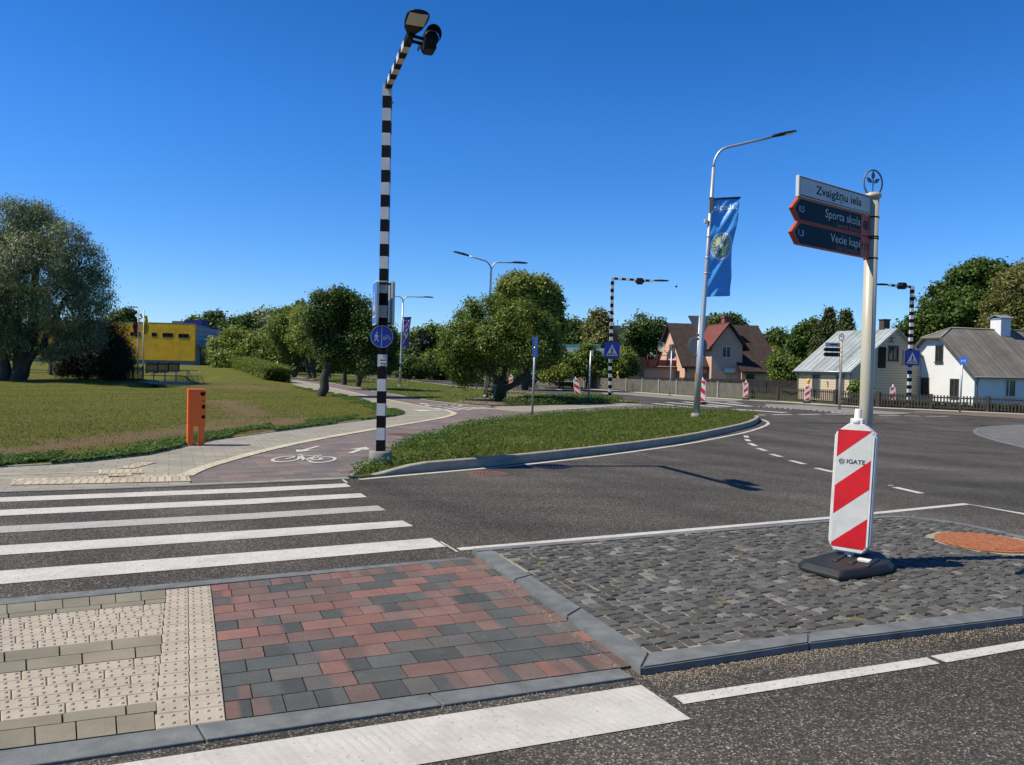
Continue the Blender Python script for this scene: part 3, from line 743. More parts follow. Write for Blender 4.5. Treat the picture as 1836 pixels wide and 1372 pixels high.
# loose grit along the kerbs
gr = []
def grit(path, w, n_, sgn, zz):
    for _ in range(n_):
        i = ru.randrange(len(path) - 1); p = lerp2(path[i], path[i + 1], ru.random()); q = offset([path[i], path[i + 1]], sgn * abs(ru.gauss(0, w)) )
        dx, dy = q[0][0] - path[i][0], q[0][1] - path[i][1]; gr.append((p[0] + dx, p[1] + dy, zz))
def sub(path, n_):
    out = []
    for a, b in zip(path[:-1], path[1:]): out += [lerp2(a, b, k / n_) for k in range(n_)]
    return out + [path[-1]]
grit(sub(isl_out[1:4], 20), .10, 2600, -1, .001)
grit(sub([G(1137, 1218), G(700, 1283)], 10), .03, 900, -1, .001)
grit(sub([G(1112, 1202), G(862, 1012)], 10), .03, 700, 1, .014)
grit(sub(L([(829, 1003), (400, 1041)]), 10), .02, 300, 1, .001)
pts = np.array(gr); n_ = len(pts); rs = np.random.RandomState(3)
s_ = rs.uniform(.0015, .0042, n_)[:, None]
tet = np.array([[1, 0, 0], [-.5, .87, 0], [-.5, -.87, 0], [0, 0, 1.2]])
ang = rs.uniform(0, 6.28, n_); ca2, sa2 = np.cos(ang), np.sin(ang)
Vt = np.stack([np.stack([pts[:, 0] + s_[:, 0] * (ca2 * t[0] - sa2 * t[1]), pts[:, 1] + s_[:, 0] * (sa2 * t[0] + ca2 * t[1]), pts[:, 2] + s_[:, 0] * t[2]], 1) for t in tet], 1).reshape(-1, 3)
base = np.arange(n_)[:, None] * 4
Ft = np.concatenate([base + np.array([[0, 1, 3]]), base + np.array([[1, 2, 3]]), base + np.array([[2, 0, 3]])])
GRIT = m_leaf('grit', [(0, (.20, .15, .11)), (1, (.42, .36, .28))], 0.0, .9)
tag(np_mesh('loose_grit', Vt, Ft, GRIT, attr=np.repeat(rs.rand(n_), 4)), kind='stuff', label='pale loose grit swept along the island kerb')

# the roundabout's central apron at the right edge
ap_out = smooth_line(L([(2050, 757), (1836, 762.5), (1774, 765.8), (1750, 768.8), (1744, 773), (1746, 778.6), (1771, 787.7), (1836, 804), (2050, 850), (2300, 900)]), 1)
ap = MB(); ribbon(ap, ap_out, .14, -.01, .03); tag(ap.build('apron_kerb', KERB), kind='structure')
sheet('apron', offset(ap_out, .14), .03, m_brick('apron_setts', (.075, .08, .084), (.125, .125, .12), .13, .12, R_(-10), (.2, .19, .17), .010))
COB = m_brick('far_setts', (.13, .13, .125), (.2, .195, .18), .16, .12, R_(-60), (.24, .23, .2), .02)
sheet('cobble_strip', L([(1100, 704), (1152, 706.5), (1200, 710), (1260, 714.5), (1333, 719.5), (1310, 721.8), (1240, 719), (1160, 712), (1100, 707)]), .02, COB)
sheet('cobble_strip', L([(1373, 725), (1440, 727), (1500, 731), (1560, 736), (1600, 739), (1640, 741.5), (1600, 744.5), (1540, 742), (1496, 739.5), (1430, 735), (1372, 730)]), .02, COB)
cm = MB(); k0, k1 = G(1215, 711), G(1373, 727)
def dashes(a, b, n_, w, m=MB):
    for i in range(n_):
        p, q = lerp2(a, b, (i + .1) / n_), lerp2(a, b, (i + .6) / n_); t = offset([p, q], w)
        cm.prism([(*p, .03), (*q, .03), (*t[1], .03), (*t[0], .03)], (0, 0, -.04))
dashes(G(1100, 705.5), G(1235, 718), 18, .25); dashes(G(1357, 729.5), G(1500, 740), 14, .16); dashes(G(1500, 740), G(1600, 743.5), 8, .16)
tag(cm.build('island_kerb', CONC), kind='structure')
side = fence_base[5:] + dark_base[1:] + [(40, 34)]
sheet('pavement', side + offset(side, -1.6)[::-1], .012, M('pale_pavement', (.33, .32, .28), .9, var=.15, scale=1.5, bmp=.4))
sheet('bare_soil', L([(1640, 737.5), (1739, 741), (1836, 745), (2000, 752), (2000, 762), (1836, 752), (1739, 746), (1640, 741)]), .018, DIRT)
sheet('bare_soil', L([(915, 708), (985, 714), (1040, 716), (1020, 722), (960, 727), (880, 729), (800, 723), (840, 718), (880, 712)]), .066, DIRT)

# ------------------------------------------------------------------ manhole covers
def manhole(px, py, r, z, mat, label, ribs=True):
    c = G3(px, py); t = thing('manhole_cover', label, 'manhole cover', (c.x, c.y, z), 'manhole covers')
    m = MB(); m.tube([(c.x, c.y, z - .01), (c.x, c.y, z + .003)], r, 40); m.build('frame', mat, t)
    m = MB(); m.tube([(c.x, c.y, z), (c.x, c.y, z + .006)], r * .86, 40, sm=False)
    if ribs:
        for k in range(-4, 5):
            for q in range(-4, 5):
                if math.hypot(k, q) < 4.2: m.box((c.x + k * r * .17, c.y + q * r * .17, z + .007), (r * .1, r * .1, .006))
    m.build('lid', mat, t)
manhole(1766, 979, .43, ZI - .005, RUST, 'bright rusty orange round cover set in the cobbled island', False)
manhole(719, 780.5, .36, .018, RUSTD, 'dull brown round cover in the red cycle path beyond the striped pole')
manhole(874, 849.5, .30, .002, RUSTD, 'reddish round cover in the asphalt beside the white edge line')
manhole(987, 836.5, .34, .002, DARKH, 'dark round cover in the asphalt close to the verge kerb')

# ================================================================== THINGS
def hz(p, px_y, px_x=None):
    """height above ground of the photo row px_y at plan point p"""
    D = p[1]; x = p[0]; lo, hi = -3, 30
    for _ in range(40):
        m = (lo + hi) / 2; w = Vector((x, D, m - H)); dd = w.dot(Vector(fwd)); yy = CY - F * w.dot(Vector(upv)) / dd
        if yy > px_y: lo = m
        else: hi = m
    return lo
def bandmat(i): return i % 2
def striped_square(mb, a, b, half, nb, first, twist=0.0):
    """square tube from a to b in nb bands; material index alternates"""
    a, b = Vector(a), Vector(b); d = (b - a) / nb; t = d.normalized()
    ref = Vector((0, 0, 1)) if abs(t.z) < .7 else Vector((1, 0, 0))
    ax = (ref - t * ref.dot(t)).normalized(); ay = t.cross(ax)
    ax2 = ax * math.cos(twist) + ay * math.sin(twist); ay2 = t.cross(ax2)
    for i in range(nb): mb.obox(a + d * (i + .5), ax2 * half, ay2 * half, d * .5, (first + i) % 2)
def ped_pict(mb, fr, s, wi, di):
    """white triangle with the walking figure and stripes, s = plate side"""
    poly2(mb, fr, [(-.38 * s, -.36 * s), (.38 * s, -.36 * s), (0, .36 * s)], .004, wi)
    for k in (-.26, -.13, 0, .13, .26): stroke(mb, fr, [(k * s * 1.05, -.32 * s), (k * s * .8, -.2 * s)], .05 * s, .006, di)
    poly2(mb, fr, circ(.0, .13 * s, .042 * s, 10), .006, di)
    for l, w in (([(0, .08 * s), (0, -.06 * s)], .06), ([(0, -.04 * s), (-.07 * s, -.22 * s)], .035), ([(0, -.04 * s), (.08 * s, -.21 * s)], .035), ([(-.08 * s, -.04 * s), (0, .06 * s), (.08 * s, -.05 * s)], .028)):
        stroke(mb, fr, l, w * s, .007, di)
def rounded(w, h, r, n=4):
    out = []
    for cx, cy, a in ((w / 2 - r, h / 2 - r, 0), (-w / 2 + r, h / 2 - r, 90), (-w / 2 + r, -h / 2 + r, 180), (w / 2 - r, -h / 2 + r, 270)):
        out += [(cx + r * math.cos(R_(a + 90 * k / n)), cy + r * math.sin(R_(a + 90 * k / n))) for k in range(n + 1)]
    return out
def plate(mb, fr, pts, th, mi=0):
    o, ux, uy = fr; n = ux.cross(uy).normalized()
    mb.prism([o + ux * p[0] + uy * p[1] for p in pts], -n * th, mi)
def lamp_head(mb, o, d, L_, w, up=Vector((0, 0, 1)), mi=0, lens=1, droop=0.0):
    """flat LED luminaire from o along d"""
    d = (d + up * droop).normalized(); s = d.cross(up).normalized(); u = s.cross(d).normalized()
    prof = [(0, .28, .05), (.12, .36, .065), (.35, .8, .075), (.6, .98, .07), (.85, 1, .055), (.96, .82, .035), (1.0, .5, .02)]
    vs = []; n = 8
    for t, ww, th in prof:
        for k in range(n):
            a = 6.283 * k / n; z = math.sin(a); vs.append(o + d * (t * L_) + s * (math.cos(a) * w / 2 * ww) + u * ((z * th * (1 if z > 0 else .35)) * L_ / .75))
    fs = [(i * n + k, i * n + (k + 1) % n, (i + 1) * n + (k + 1) % n, (i + 1) * n + k) for i in range(len(prof) - 1) for k in range(n)]
    mb.add(vs, fs, mi, True); mb.add(vs[:n], [tuple(range(n))], mi); mb.add(vs[-n:], [tuple(range(n))], mi)
    return d, s, u
def striped_pole(name_label, base, zb, ztop, arm_to, lamp, nb, half=.066, label11=False, banded0=1, twist=0.0):
    """pole with a horizontal striped arm; arm_to = plan vector"""
    t = thing('striped_lamp_post', name_label, 'lamp post', (base.x, base.y, zb), 'striped lamp posts at the crossings')
    m = MB(); m.tube([(base.x, base.y, zb - .05), (base.x, base.y, zb + .20), (base.x, base.y, zb + .215)], [.185, .18, .165], 28); m.build('concrete_base', CONCD, t)
    m = MB(); striped_square(m, (base.x, base.y, zb + .2), (base.x, base.y, ztop), half, nb, banded0, twist)
    m.build('pole', [WHITE, BLACK], t)
    d = Vector((arm_to[0], arm_to[1], 0)); L_ = d.length; d.normalize(); up = Vector((0, 0, 1)); rise = arm_to[2] if len(arm_to) > 2 else 0
    a0 = Vector((base.x, base.y, ztop - half * .6)) + d * half; a1 = a0 + d * L_ + up * rise
    m = MB(); striped_square(m, a0, a1, half * .72, max(8, int(L_ / .2)), 1, 0)
    m.build('arm', [WHITE, BLACK], t)
    return t, a0, a1, d
# ---- near striped post
b = G3(682, 836); zt = hz(b, 152)
t, a0, a1, dv = striped_pole('tall black and white striped lamp post with round blue sign, nearest the crossing', b, .03, zt, (.58, -1.80), None, 30, label11=True, banded0=1)
s = dv.cross(Vector((0, 0, 1)))
m = MB(); dd, ss, uu = lamp_head(m, a1, dv, .72, .30, droop=.06); h = m.build('lamp_head', DARKH, t)
m = MB(); m.obox(a1 + dd * .52 - uu * .012, dd * .15, ss * .12, uu * .012); m.build('lens', LENSG, h, bevel=.008)
m = MB(); m.obox(a1 + dd * .10 + uu * .035, dd * .09, ss * .05, uu * .03)
m.tube([a1 - dv * .05 + Vector((0, 0, -.02)), a1 + dv * .14], .045, 10); m.build('lamp_bracket', DARKH, h)
# warning flasher beside the arm
s = -s if s.x < 0 else s
fc = a1 - dv * .02 + s * .27 + Vector((0, 0, -.02))
m = MB(); m.obox(fc, dv * .13, s * .08, Vector((0, 0, .13)))
for sg in (-1, 1):
    for k in (0,): m.tube([fc + dv * .10 * sg, fc + dv * .17 * sg], [.10, .105], 18)
fl = m.build('warning_flasher', DARKH, t, bevel=.02, seg=2)
m = MB()
for sg in (-1, 1):
    c0 = fc + dv * .17 * sg; n = 14; vs = []
    for k in range(n + 1):
        a = R_(-20 + 220 * k / n); r = s * math.cos(a) * .11 + Vector((0, 0, 1)) * math.sin(a) * .11
        vs += [c0 + r, c0 + r + dv * sg * (.12 + .05 * math.sin(a)), c0 + r * .95, c0 + r * .95 + dv * sg * (.12 + .05 * math.sin(a))]
    m = MB(); m.add(vs, [(4 * k, 4 * k + 4, 4 * k + 5, 4 * k + 1) for k in range(n)] + [(4 * k + 2, 4 * k + 3, 4 * k + 7, 4 * k + 6) for k in range(n)], 0)
    m.build('visor', DARKH, fl, fixn=False)
m = MB()
for k in (.08, -.08): m = MB(); m.tube([a1 - dv * (.02 + k), fc - dv * k - s * .06], .024, 8); m.build('flasher_bracket', DARKH, t)
m = MB()
for z in (zt - .28,): m.obox((b.x, b.y, z), (.1, 0, 0), (0, .012, 0), (0, 0, .012))
m.build('bolt', STEEL, t)
# the pair of pedestrian plates facing the two lanes
e = Vector((-.27, .963, 0)).normalized(); nn = Vector((-e.y, e.x, 0))   # nn points left
zc = (hz(b, 583) + hz(b, 506)) / 2; ph = (hz(b, 506) - hz(b, 583)); sw = .64
for k, (sg, nm) in enumerate(((1, 'crossing_sign'), (-1, 'crossing_sign'))):
    o_ = Vector((b.x, b.y, zc)) + nn * .12 * sg; ux = (e if sg < 0 else -e); fr = (o_, ux, Vector((0, 0, 1)))
    n_ = ux.cross(fr[2])
    m = MB(); plate(m, (o_ + n_ * .02, ux, fr[2]), rounded(sw, ph, .05), .035, 0); sg_o = m.build(nm, SWHITE if sg > 0 else STEEL, t)
    m = MB(); plate(m, (o_ + n_ * .0235, ux, fr[2]), rounded(sw * .95, ph * .95, .04), .002, 0); ped_pict(m, (o_ + n_ * .0235, ux, fr[2]), sw, 1, 2); m.build('pictogram', [BLUEL, SWHITE, BLACK], sg_o)
for z in (zc + ph * .46, zc - ph * .46):
    m = MB()
    m.obox((b.x, b.y, z), nn * .13, e * .03, Vector((0, 0, .014))); m.obox((b.x, b.y - .08, z), (.085, 0, 0), (0, .01, 0), (0, 0, .02))
    m.build('sign_bracket', DARKH, t)
# round shared-path sign
zr = hz(b, 604); o_ = Vector((b.x, b.y - .10, zr)); ux = Vector((.995, .1, 0)).normalized(); fr = (o_, ux, Vector((0, 0, 1)))
m = MB(); plate(m, fr, circ(0, 0, .178, 48), .02); rs_ = m.build('shared_path_sign', SWHITE, t)
m = MB(); n_ = ux.cross(fr[2]); f2 = (o_ + n_ * .001, ux, fr[2])
poly2(m, f2, circ(0, 0, .169, 48), .001, 0); stroke(m, f2, [(.0, -.168), (.0, .168)], .009, .003, 1)
for l, w in (([(-.082, .03), (-.083, -.02)], .03), ([(-.083, -.015), (-.112, -.075)], .015), ([(-.083, -.015), (-.052, -.075)], .015), ([(-.113, -.01), (-.098, .028), (-.07, .028), (-.05, -.01)], .012)): stroke(m, f2, l, w, .003, 1)
poly2(m, f2, circ(-.081, .058, .014, 12), .003, 1)
for cx in (.045, .12): stroke(m, f2, circ(cx, -.028, .022, 16), .006, .003, 1, closed=True)
for l in ([(.045, -.028), (.062, .012), (.105, .012), (.12, -.028)], [(.062, .012), (.083, -.028), (.105, .012)], [(.045, -.028), (.083, -.028)], [(.05, .024), (.07, .024)], [(.105, .012), (.102, .03), (.115, .03)]): stroke(m, f2, l, .006, .003, 1)
m.build('pictogram', [BLUE, SWHITE], rs_)
# number plate text on the white band
m = MB(); z11 = hz(b, 654)
text_mb(m, '11B', (b.x - .018, b.y - .0745, z11 + .078), (0, 0, -1), (1, 0, 0), width=.15, height=.085, off=.001, bold=.02); m.build('lettering', BLACK, t)

# ---- two far striped posts
def far_post(px, py, pyt, arm, label, nb, plate_px, side=False):
    b = G3(px, py); zt = hz(b, pyt)
    t, a0, a1, dv = striped_pole(label, b, .02, zt, arm, None, nb, half=.085)
    s = dv.cross(Vector((0, 0, 1)))
    m = MB(); lamp_head(m, a1, dv, .85, .3); m.build('lamp_head', DARKH, t)
    fc = a1 - dv * .75 + Vector((0, 0, -.02)); m = MB(); m.obox(fc, dv * .17, s * .12, Vector((0, 0, .17)))
    for sg in (-1, 1): m.tube([fc + s * .12 * sg, fc + s * .26 * sg], .15, 12)
    m.tube([fc - dv * .25, fc + dv * .25], .09, 10); m.build('warning_flasher', DARKH, t)
    z1, z0 = hz(b, plate_px[0]), hz(b, plate_px[1]); sz_ = z1 - z0; off = plate_px[2]
    o_ = Vector((b.x + off, b.y - .14, (z0 + z1) / 2)); fr = (o_, Vector((1, .08, 0)).normalized(), Vector((0, 0, 1)))
    m = MB(); plate(m, fr, rounded(sz_, sz_, .07), .03); q = m.build('crossing_sign', BLUE, t)
    m = MB(); ped_pict(m, fr, sz_ * 1.02, 0, 1); m.build('pictogram', [SWHITE, BLACK], q)
    if side:
        m = MB(); m.obox(o_ + Vector((-sz_ * .50, .22, 0)), (.03, -.015, 0), (.10, .26, 0), (0, 0, sz_ * .5)); m.build('crossing_sign', DKF, t)
    return t
far_post(1093, 717, 498, (2.15, -.3, -.12), 'striped lamp post with square crossing sign, left of the pink house', 32, (614, 642, .05))
far_post(1629, 731, 513, (-1.25, -.1, .06), 'striped lamp post with square crossing sign, before the white house', 32, (628, 655.5, .05), True)

# ---- signpost with three boards
def signpost(px, py, label, ytop, brd_y, dirv, blen, rad=.052, near=True, zb=0.0, ringr=.108):
    b = G3(px, py, zb); t = thing('direction_signpost', label, 'signpost', (b.x, b.y, zb), 'direction signposts')
    zt = hz(b, ytop)
    m = MB(); m.tube([(b.x, b.y, zb - .03), (b.x, b.y, zt)], [rad * 1.08, rad], 28, sm=True); m.build('post', CREAMP, t)
    m = MB(); m.tube([(b.x, b.y, zt - .02), (b.x, b.y, zt - .005), (b.x, b.y, zt + .012), (b.x, b.y, zt + .03)], [rad * 1.02, rad * 1.3, rad * 1.35, rad * 1.0], 28); m.build('post_cap', CREAMP, t)
    # ring with a sprig of three leaves
    d = Vector((*dirv, 0)).normalized(); rx = Vector((.96, .28, 0)).normalized(); c = Vector((b.x, b.y, zt + ringr * 1.08)); n_ = rx.cross(Vector((0, 0, 1)))
    m = MB(); ang = [R_(-72 - (360 - 36) * 0 + 0)]
    pth = [c + rx * math.cos(a) * ringr * .86 + Vector((0, 0, 1)) * math.sin(a) * ringr for a in [R_(-90 + 22 + k * 316 / 32) for k in range(33)]]
    m.tube(pth, .0075 if near else .02, 8); m.tube([c - Vector((0, 0, ringr * .95)), c + Vector((0, 0, ringr * .95))], .005, 6)
    fr = (c, rx, Vector((0, 0, 1)))
    for ang_, off_ in ((90, (0, ringr * .28)), (38, (.012, -.0)), (142, (-.012, -.0))):
        ca, sa = math.cos(R_(ang_)), math.sin(R_(ang_)); L_ = ringr * .62; pts = []
        for k in range(9):
            u = k / 8; pts.append((u * L_, math.sin(math.pi * u ** .8) * L_ * .24))
        for k in range(7, 0, -1):
            u = k / 8; pts.append((u * L_, -math.sin(math.pi * u ** .8) * L_ * .24))
        pts = [(off_[0] + p[0] * ca - p[1] * sa, off_[1] + p[0] * sa + p[1] * ca) for p in pts]; plate(m, (c + n_ * .004, rx, Vector((0, 0, 1))), pts, .008)
    m.build('leaf_ring', STEELM, t)
    # boards, seen face: normal towards the camera's right
    ux = -d; up = Vector((0, 0, 1)); n_ = ux.cross(up)
    side = Vector((b.x, b.y, 0)) + d * (rad + .004)
    texts = (('Zvaigžņu iela', None, None), ('Sporta skola', 'Sports School', '0,5'), ('Vecie kapi', 'Old Cemetery', '1,3'))
    for k, (y1, y0) in enumerate(brd_y):
        z1, z0 = hz((b.x, b.y), y1), hz((b.x, b.y), y0); h_ = z1 - z0; o_ = Vector((side.x, side.y, z0)) + d * blen   # lower left corner seen from the front
        fr = (o_ + n_ * .015, ux, up)
        if k == 0:
            m = MB(); plate(m, fr, [(0, .003), (blen, .003), (blen, h_), (0, h_)], .03); q = m.build('street_name_board', SWHITE, t, bevel=.003)
            m = MB(); stroke(m, fr, [(.018, .016), (blen - .018, .016), (blen - .018, h_ - .014), (.018, h_ - .014)], .004, .001, 0, closed=True)
            if near: text_mb(m, texts[0][0], fr[0] + ux * blen * .54 + up * h_ * .34, ux, up, width=blen * .64, height=h_ * .40, off=.001, align='CENTER', bold=.012)
            else: stroke(m, fr, [(blen * .3, h_ * .5), (blen * .85, h_ * .5)], h_ * .3, .001)
            m.build('lettering', NAVY, q)
        else:
            m = MB(); tip = .085
            plate(m, fr, [(-tip, h_ * .5), (0, .002), (blen, .002), (blen, h_ - .002), (0, h_ - .002)], .03); q = m.build('arrow_board', ORSIGN, t, bevel=.002)
            m = MB(); g = .006; poly2(m, fr, [(-tip + .042, h_ * .5), (.026, g * 1.7), (blen * .865, g * 1.7), (blen * .865, h_ - g * 1.7), (.026, h_ - g * 1.7)], .0015, 0)
            m.add([fr[0] + ux * p[0] + up * p[1] + n_ * .0004 for p in [(-tip, h_ * .5), (0, .002), (.006, .008), (-tip + .012, h_ * .5)]], [(0, 1, 2, 3)], 0)
            if near:
                text_mb(m, texts[k][2], fr[0] + ux * .005 + up * h_ * .40, ux, up, width=.07, height=h_ * .27, off=.003, mi=1)
                text_mb(m, texts[k][0], fr[0] + ux * blen * .85 + up * h_ * .42, ux, up, width=blen * (.50 if k == 1 else .42), height=h_ * .40, off=.003, align='RIGHT', mi=1)
                text_mb(m, texts[k][1], fr[0] + ux * blen * .845 + up * h_ * .11, ux, up, width=blen * .33, height=h_ * .2, off=.003, align='RIGHT', mi=2)
            cx, cy = blen * .935, h_ * .5
            if k == 1:
                stroke(m, fr, circ(cx, cy, h_ * .2, 16), h_ * .05, .002, 0, closed=True); poly2(m, fr, circ(cx, cy, h_ * .09, 5), .002, 0)
                for a in range(5): stroke(m, fr, [(cx + h_ * .06 * math.cos(1.257 * a), cy + h_ * .06 * math.sin(1.257 * a)), (cx + h_ * .2 * math.cos(1.257 * a), cy + h_ * .2 * math.sin(1.257 * a))], h_ * .05, .002, 0)
            else:
                for ox, s_ in ((-.26, .8), (.0, 1), (.24, .8)):
                    stroke(m, fr, [(cx + ox * h_, cy - h_ * .2 * s_), (cx + ox * h_, cy + h_ * .26 * s_)], h_ * .04, .002, 0); stroke(m, fr, [(cx + (ox - .11 * s_) * h_, cy + h_ * .1 * s_), (cx + (ox + .11 * s_) * h_, cy + h_ * .1 * s_)], h_ * .04, .002, 0)
            m.build('lettering', [NAVY, SWHITE, ORSIGN], q)
        for zz in ((z1 - .004,) if k == 0 else (z1 - .006, z0 + .006)):
            if k == 0: continue
            m = MB(); m.tube([(b.x, b.y, zz - .006), (b.x, b.y, zz + .006)], rad * 1.1, 24); m.build('clamp', BLACK, t)
    return t
SP = G3(1545, 1004, ZI)
signpost(1545, 1004, 'tall cream direction signpost with three boards, standing on the cobbled island', 353, ((353.5, 388.6), (389.6, 427), (428, 465.5)), (-.80, -.60), 1.04, zb=ZI)
signpost(1505, 735, 'small far direction signpost in front of the metal roofed barn', 611, ((615, 622.5), (624, 631), (632.5, 640)), (-.97, -.2), .80, rad=.06, near=False, ringr=.16)

# ---- guide beacons
def beacon(base, ang, label, hgt=1.0, wid=.27, lean=(0, 0), flip=False, text=False, lamp=False, foot=True, dep=.08):
    """board whose width runs along (cos ang, -sin ang) (right end nearer for ang>0)"""
    t = thing('guide_beacon', label, 'beacon', (base.x, base.y, base.z), 'red and white guide beacons')
    wx = Vector((math.cos(ang), -math.sin(ang), 0)); up = Vector((lean[0], lean[1], 1)).normalized(); n_ = wx.cross(Vector((0, 0, 1))).normalized()
    fh = .10
    if foot:
        m = MB(); f0 = base
        if foot == 'px':
            fp = [G3(*q, ZI) for q in ((1430, 1017), (1436, 1023), (1503, 1041), (1512, 1041), (1568, 1033.5), (1598, 1027), (1604, 1020), (1584, 1002), (1560, 998), (1500, 998))]
            c = sum(fp, Vector()) / len(fp)
            def lay(k, z): return [c + (p - c) * k + Vector((0, 0, z)) for p in fp]
            Ls = [lay(1, 0), lay(1, .03), lay(.9, .062), lay(.82, .068)]; vs = [p for l in Ls for p in l]; n = len(fp)
            m.add(vs, [(i * n + k, i * n + (k + 1) % n, (i + 1) * n + (k + 1) % n, (i + 1) * n + k) for i in range(3) for k in range(n)]); m.add(Ls[3], [tuple(range(n))]); m.add(Ls[0][::-1], [tuple(range(n))])
            for k in (-.1, .02, .14): m.obox(c + wx * k + Vector((0, 0, .072)), wx * .02, n_ * .16, Vector((0, 0, .008)))
        else:
            for z, w_, d_ in ((.0, .42, .2), (.05, .38, .17)):
                pass
            pts = [(-.42, -.12), (-.34, -.2), (.34, -.2), (.42, -.12), (.42, .12), (.34, .2), (-.34, .2), (-.42, .12)]
            vs = [base + n_ * p[0] * k + wx * p[1] * k + Vector((0, 0, z)) for z, k in ((0, 1), (.05, 1), (.09, .86)) for p in pts]
            m.add(vs, [(i * 8 + k, i * 8 + (k + 1) % 8, (i + 1) * 8 + (k + 1) % 8, (i + 1) * 8 + k) for i in range(2) for k in range(8)] + [tuple(range(16, 24)), tuple(range(7, -1, -1))])
        m.build('rubber_foot', RUBBER, t, bevel=.006)
        if foot == 'px':
            m = MB(); m.obox(base + n_ * .13 + wx * .16 + Vector((0, 0, .08)), wx * .05, n_ * .03, Vector((0, 0, .012))); m.build('foot_latch', PLAST, t, bevel=.004)
    o_ = base + up * fh; W2 = wid / 2 + .028
    m = MB(); prof = [(-W2 + .05, 0), (-W2, .07), (-W2, hgt - .04), (-W2 + .045, hgt + .0), (-.05, hgt + .055), (.05, hgt + .055), (W2 - .045, hgt + .0), (W2, hgt - .04), (W2, .07), (W2 - .05, 0)]
    m.prism([o_ + wx * p[0] + up * p[1] + n_ * dep / 2 for p in prof], -n_ * dep); m.obox(o_ + up * -.03, wx * .035, n_ * .02, up * .05)
    body = m.build('body', PLAST, t, bevel=.012, seg=2)
    m = MB(); m.tube([o_ + up * (hgt + .05), o_ + up * (hgt + .085), o_ + up * (hgt + .09), o_ + up * (hgt + .17)], [.045, .042, .028, .026], 16)
    m.obox(o_ + up * (hgt + .07), wx * .05, n_ * .03, up * .02); m.build('lamp_socket', PLAST, t, bevel=.004)
    # stripes clipped to the face
    m = MB(); fr = (o_ + n_ * (dep / 2), wx, up); x0, x1, y0, y1 = -wid / 2, wid / 2, .04, hgt - .005; sl = .235 * (y1 - y0) / wid; xr = x0
    if flip: sl = -sl; xr = x1
    poly2(m, fr, [(x0, y0), (x1, y0), (x1, y1), (x0, y1)], .0012, 0)
    def clip(poly, f):
        out = []
        for i in range(len(poly)):
            a, b_ = poly[i - 1], poly[i]; fa, fb = f(a), f(b_)
            if (fa >= 0) != (fb >= 0): tt = fa / (fa - fb); out.append((a[0] + (b_[0] - a[0]) * tt, a[1] + (b_[1] - a[1]) * tt))
            if fb >= 0: out.append(b_)
        return out
    hh_ = y1 - y0
    for k in range(-1, 4):
        lo_ = y1 - (.235 + .49 * k) * hh_; hi_ = lo_ + .245 * hh_
        P_ = [(x0, y0), (x1, y0), (x1, y1), (x0, y1)]
        P_ = clip(P_, lambda p: p[1] - sl * (p[0] - xr) - lo_); P_ = clip(P_, lambda p: hi_ - (p[1] - sl * (p[0] - xr))) if len(P_) > 2 else P_
        if len(P_) > 2: poly2(m, fr, P_, .0024, 1)
    m.build('reflective_face', [SWHITE, RED], body)
    if text:
        m = MB(); yt = y0 + (y1 - y0) * .715
        text_mb(m, 'IGATE', fr[0] + wx * (-.052) + up * yt, wx, up, width=.145, height=.036, off=.003, bold=.02)
        fr2 = (fr[0] + wx * -.092 + up * (yt + .014), wx, up); poly2(m, fr2, circ(0, 0, .023, 18), .003, 0)
        for k in (-.01, .003, .014): stroke(m, fr2, [(k - .008, -.024), (k + .009, .024)], .0045, .0045, 1)
        m.build('lettering', [NAVY, SWHITE], body)
    if lamp:
        m = MB(); c = o_ + up * (hgt + .22); m.tube([c + up * -.06, c + up * -.02, c + up * .10, c + up * .2, c + up * .26], [.04, .06, .1, .09, .04], 14); m.build('amber_lamp', AMBER, t)
    return t
nb_ = G3(1521, 1011, ZI)
beacon(nb_, R_(40), 'large red and white guide beacon on a black rubber foot on the cobbled island', 1.02, .27, lean=(.035, 0), text=True, foot='px', dep=.085)
def fb(px, py, label, **k): beacon(G3(px, py, .02), k.pop('ang', R_(20)), label, **k)
fb(1037, 711, 'leaning beacon with stripes falling right, beside the thin grey post on the verge', flip=True, lean=(-.17, 0), foot=False, wid=.32, hgt=.95)
fb(916, 694.5, 'tiny red and white beacon by the slat fence behind the apple tree', foot=False, wid=.32, hgt=.9)
fb(1107, 698.5, 'narrow beacon with amber lamp just right of the striped post before the slat fence', lamp=True, wid=.22, hgt=1.0)
fb(1259, 724, 'beacon half hidden behind the foot of the banner lamp post', flip=True, wid=.3, hgt=1.1, ang=R_(30))
fb(1337, 716.5, 'beacon standing where the grey slat fence meets the dark picket fence', wid=.24, hgt=.95)
fb(1446, 722.5, 'beacon topped by an amber lamp in front of the metal roofed barn', lamp=True, wid=.24, hgt=.85, lean=(.06, 0))
fb(1600, 729.5, 'beacon beside the striped post, at the left end of the white house', wid=.24, hgt=.95)

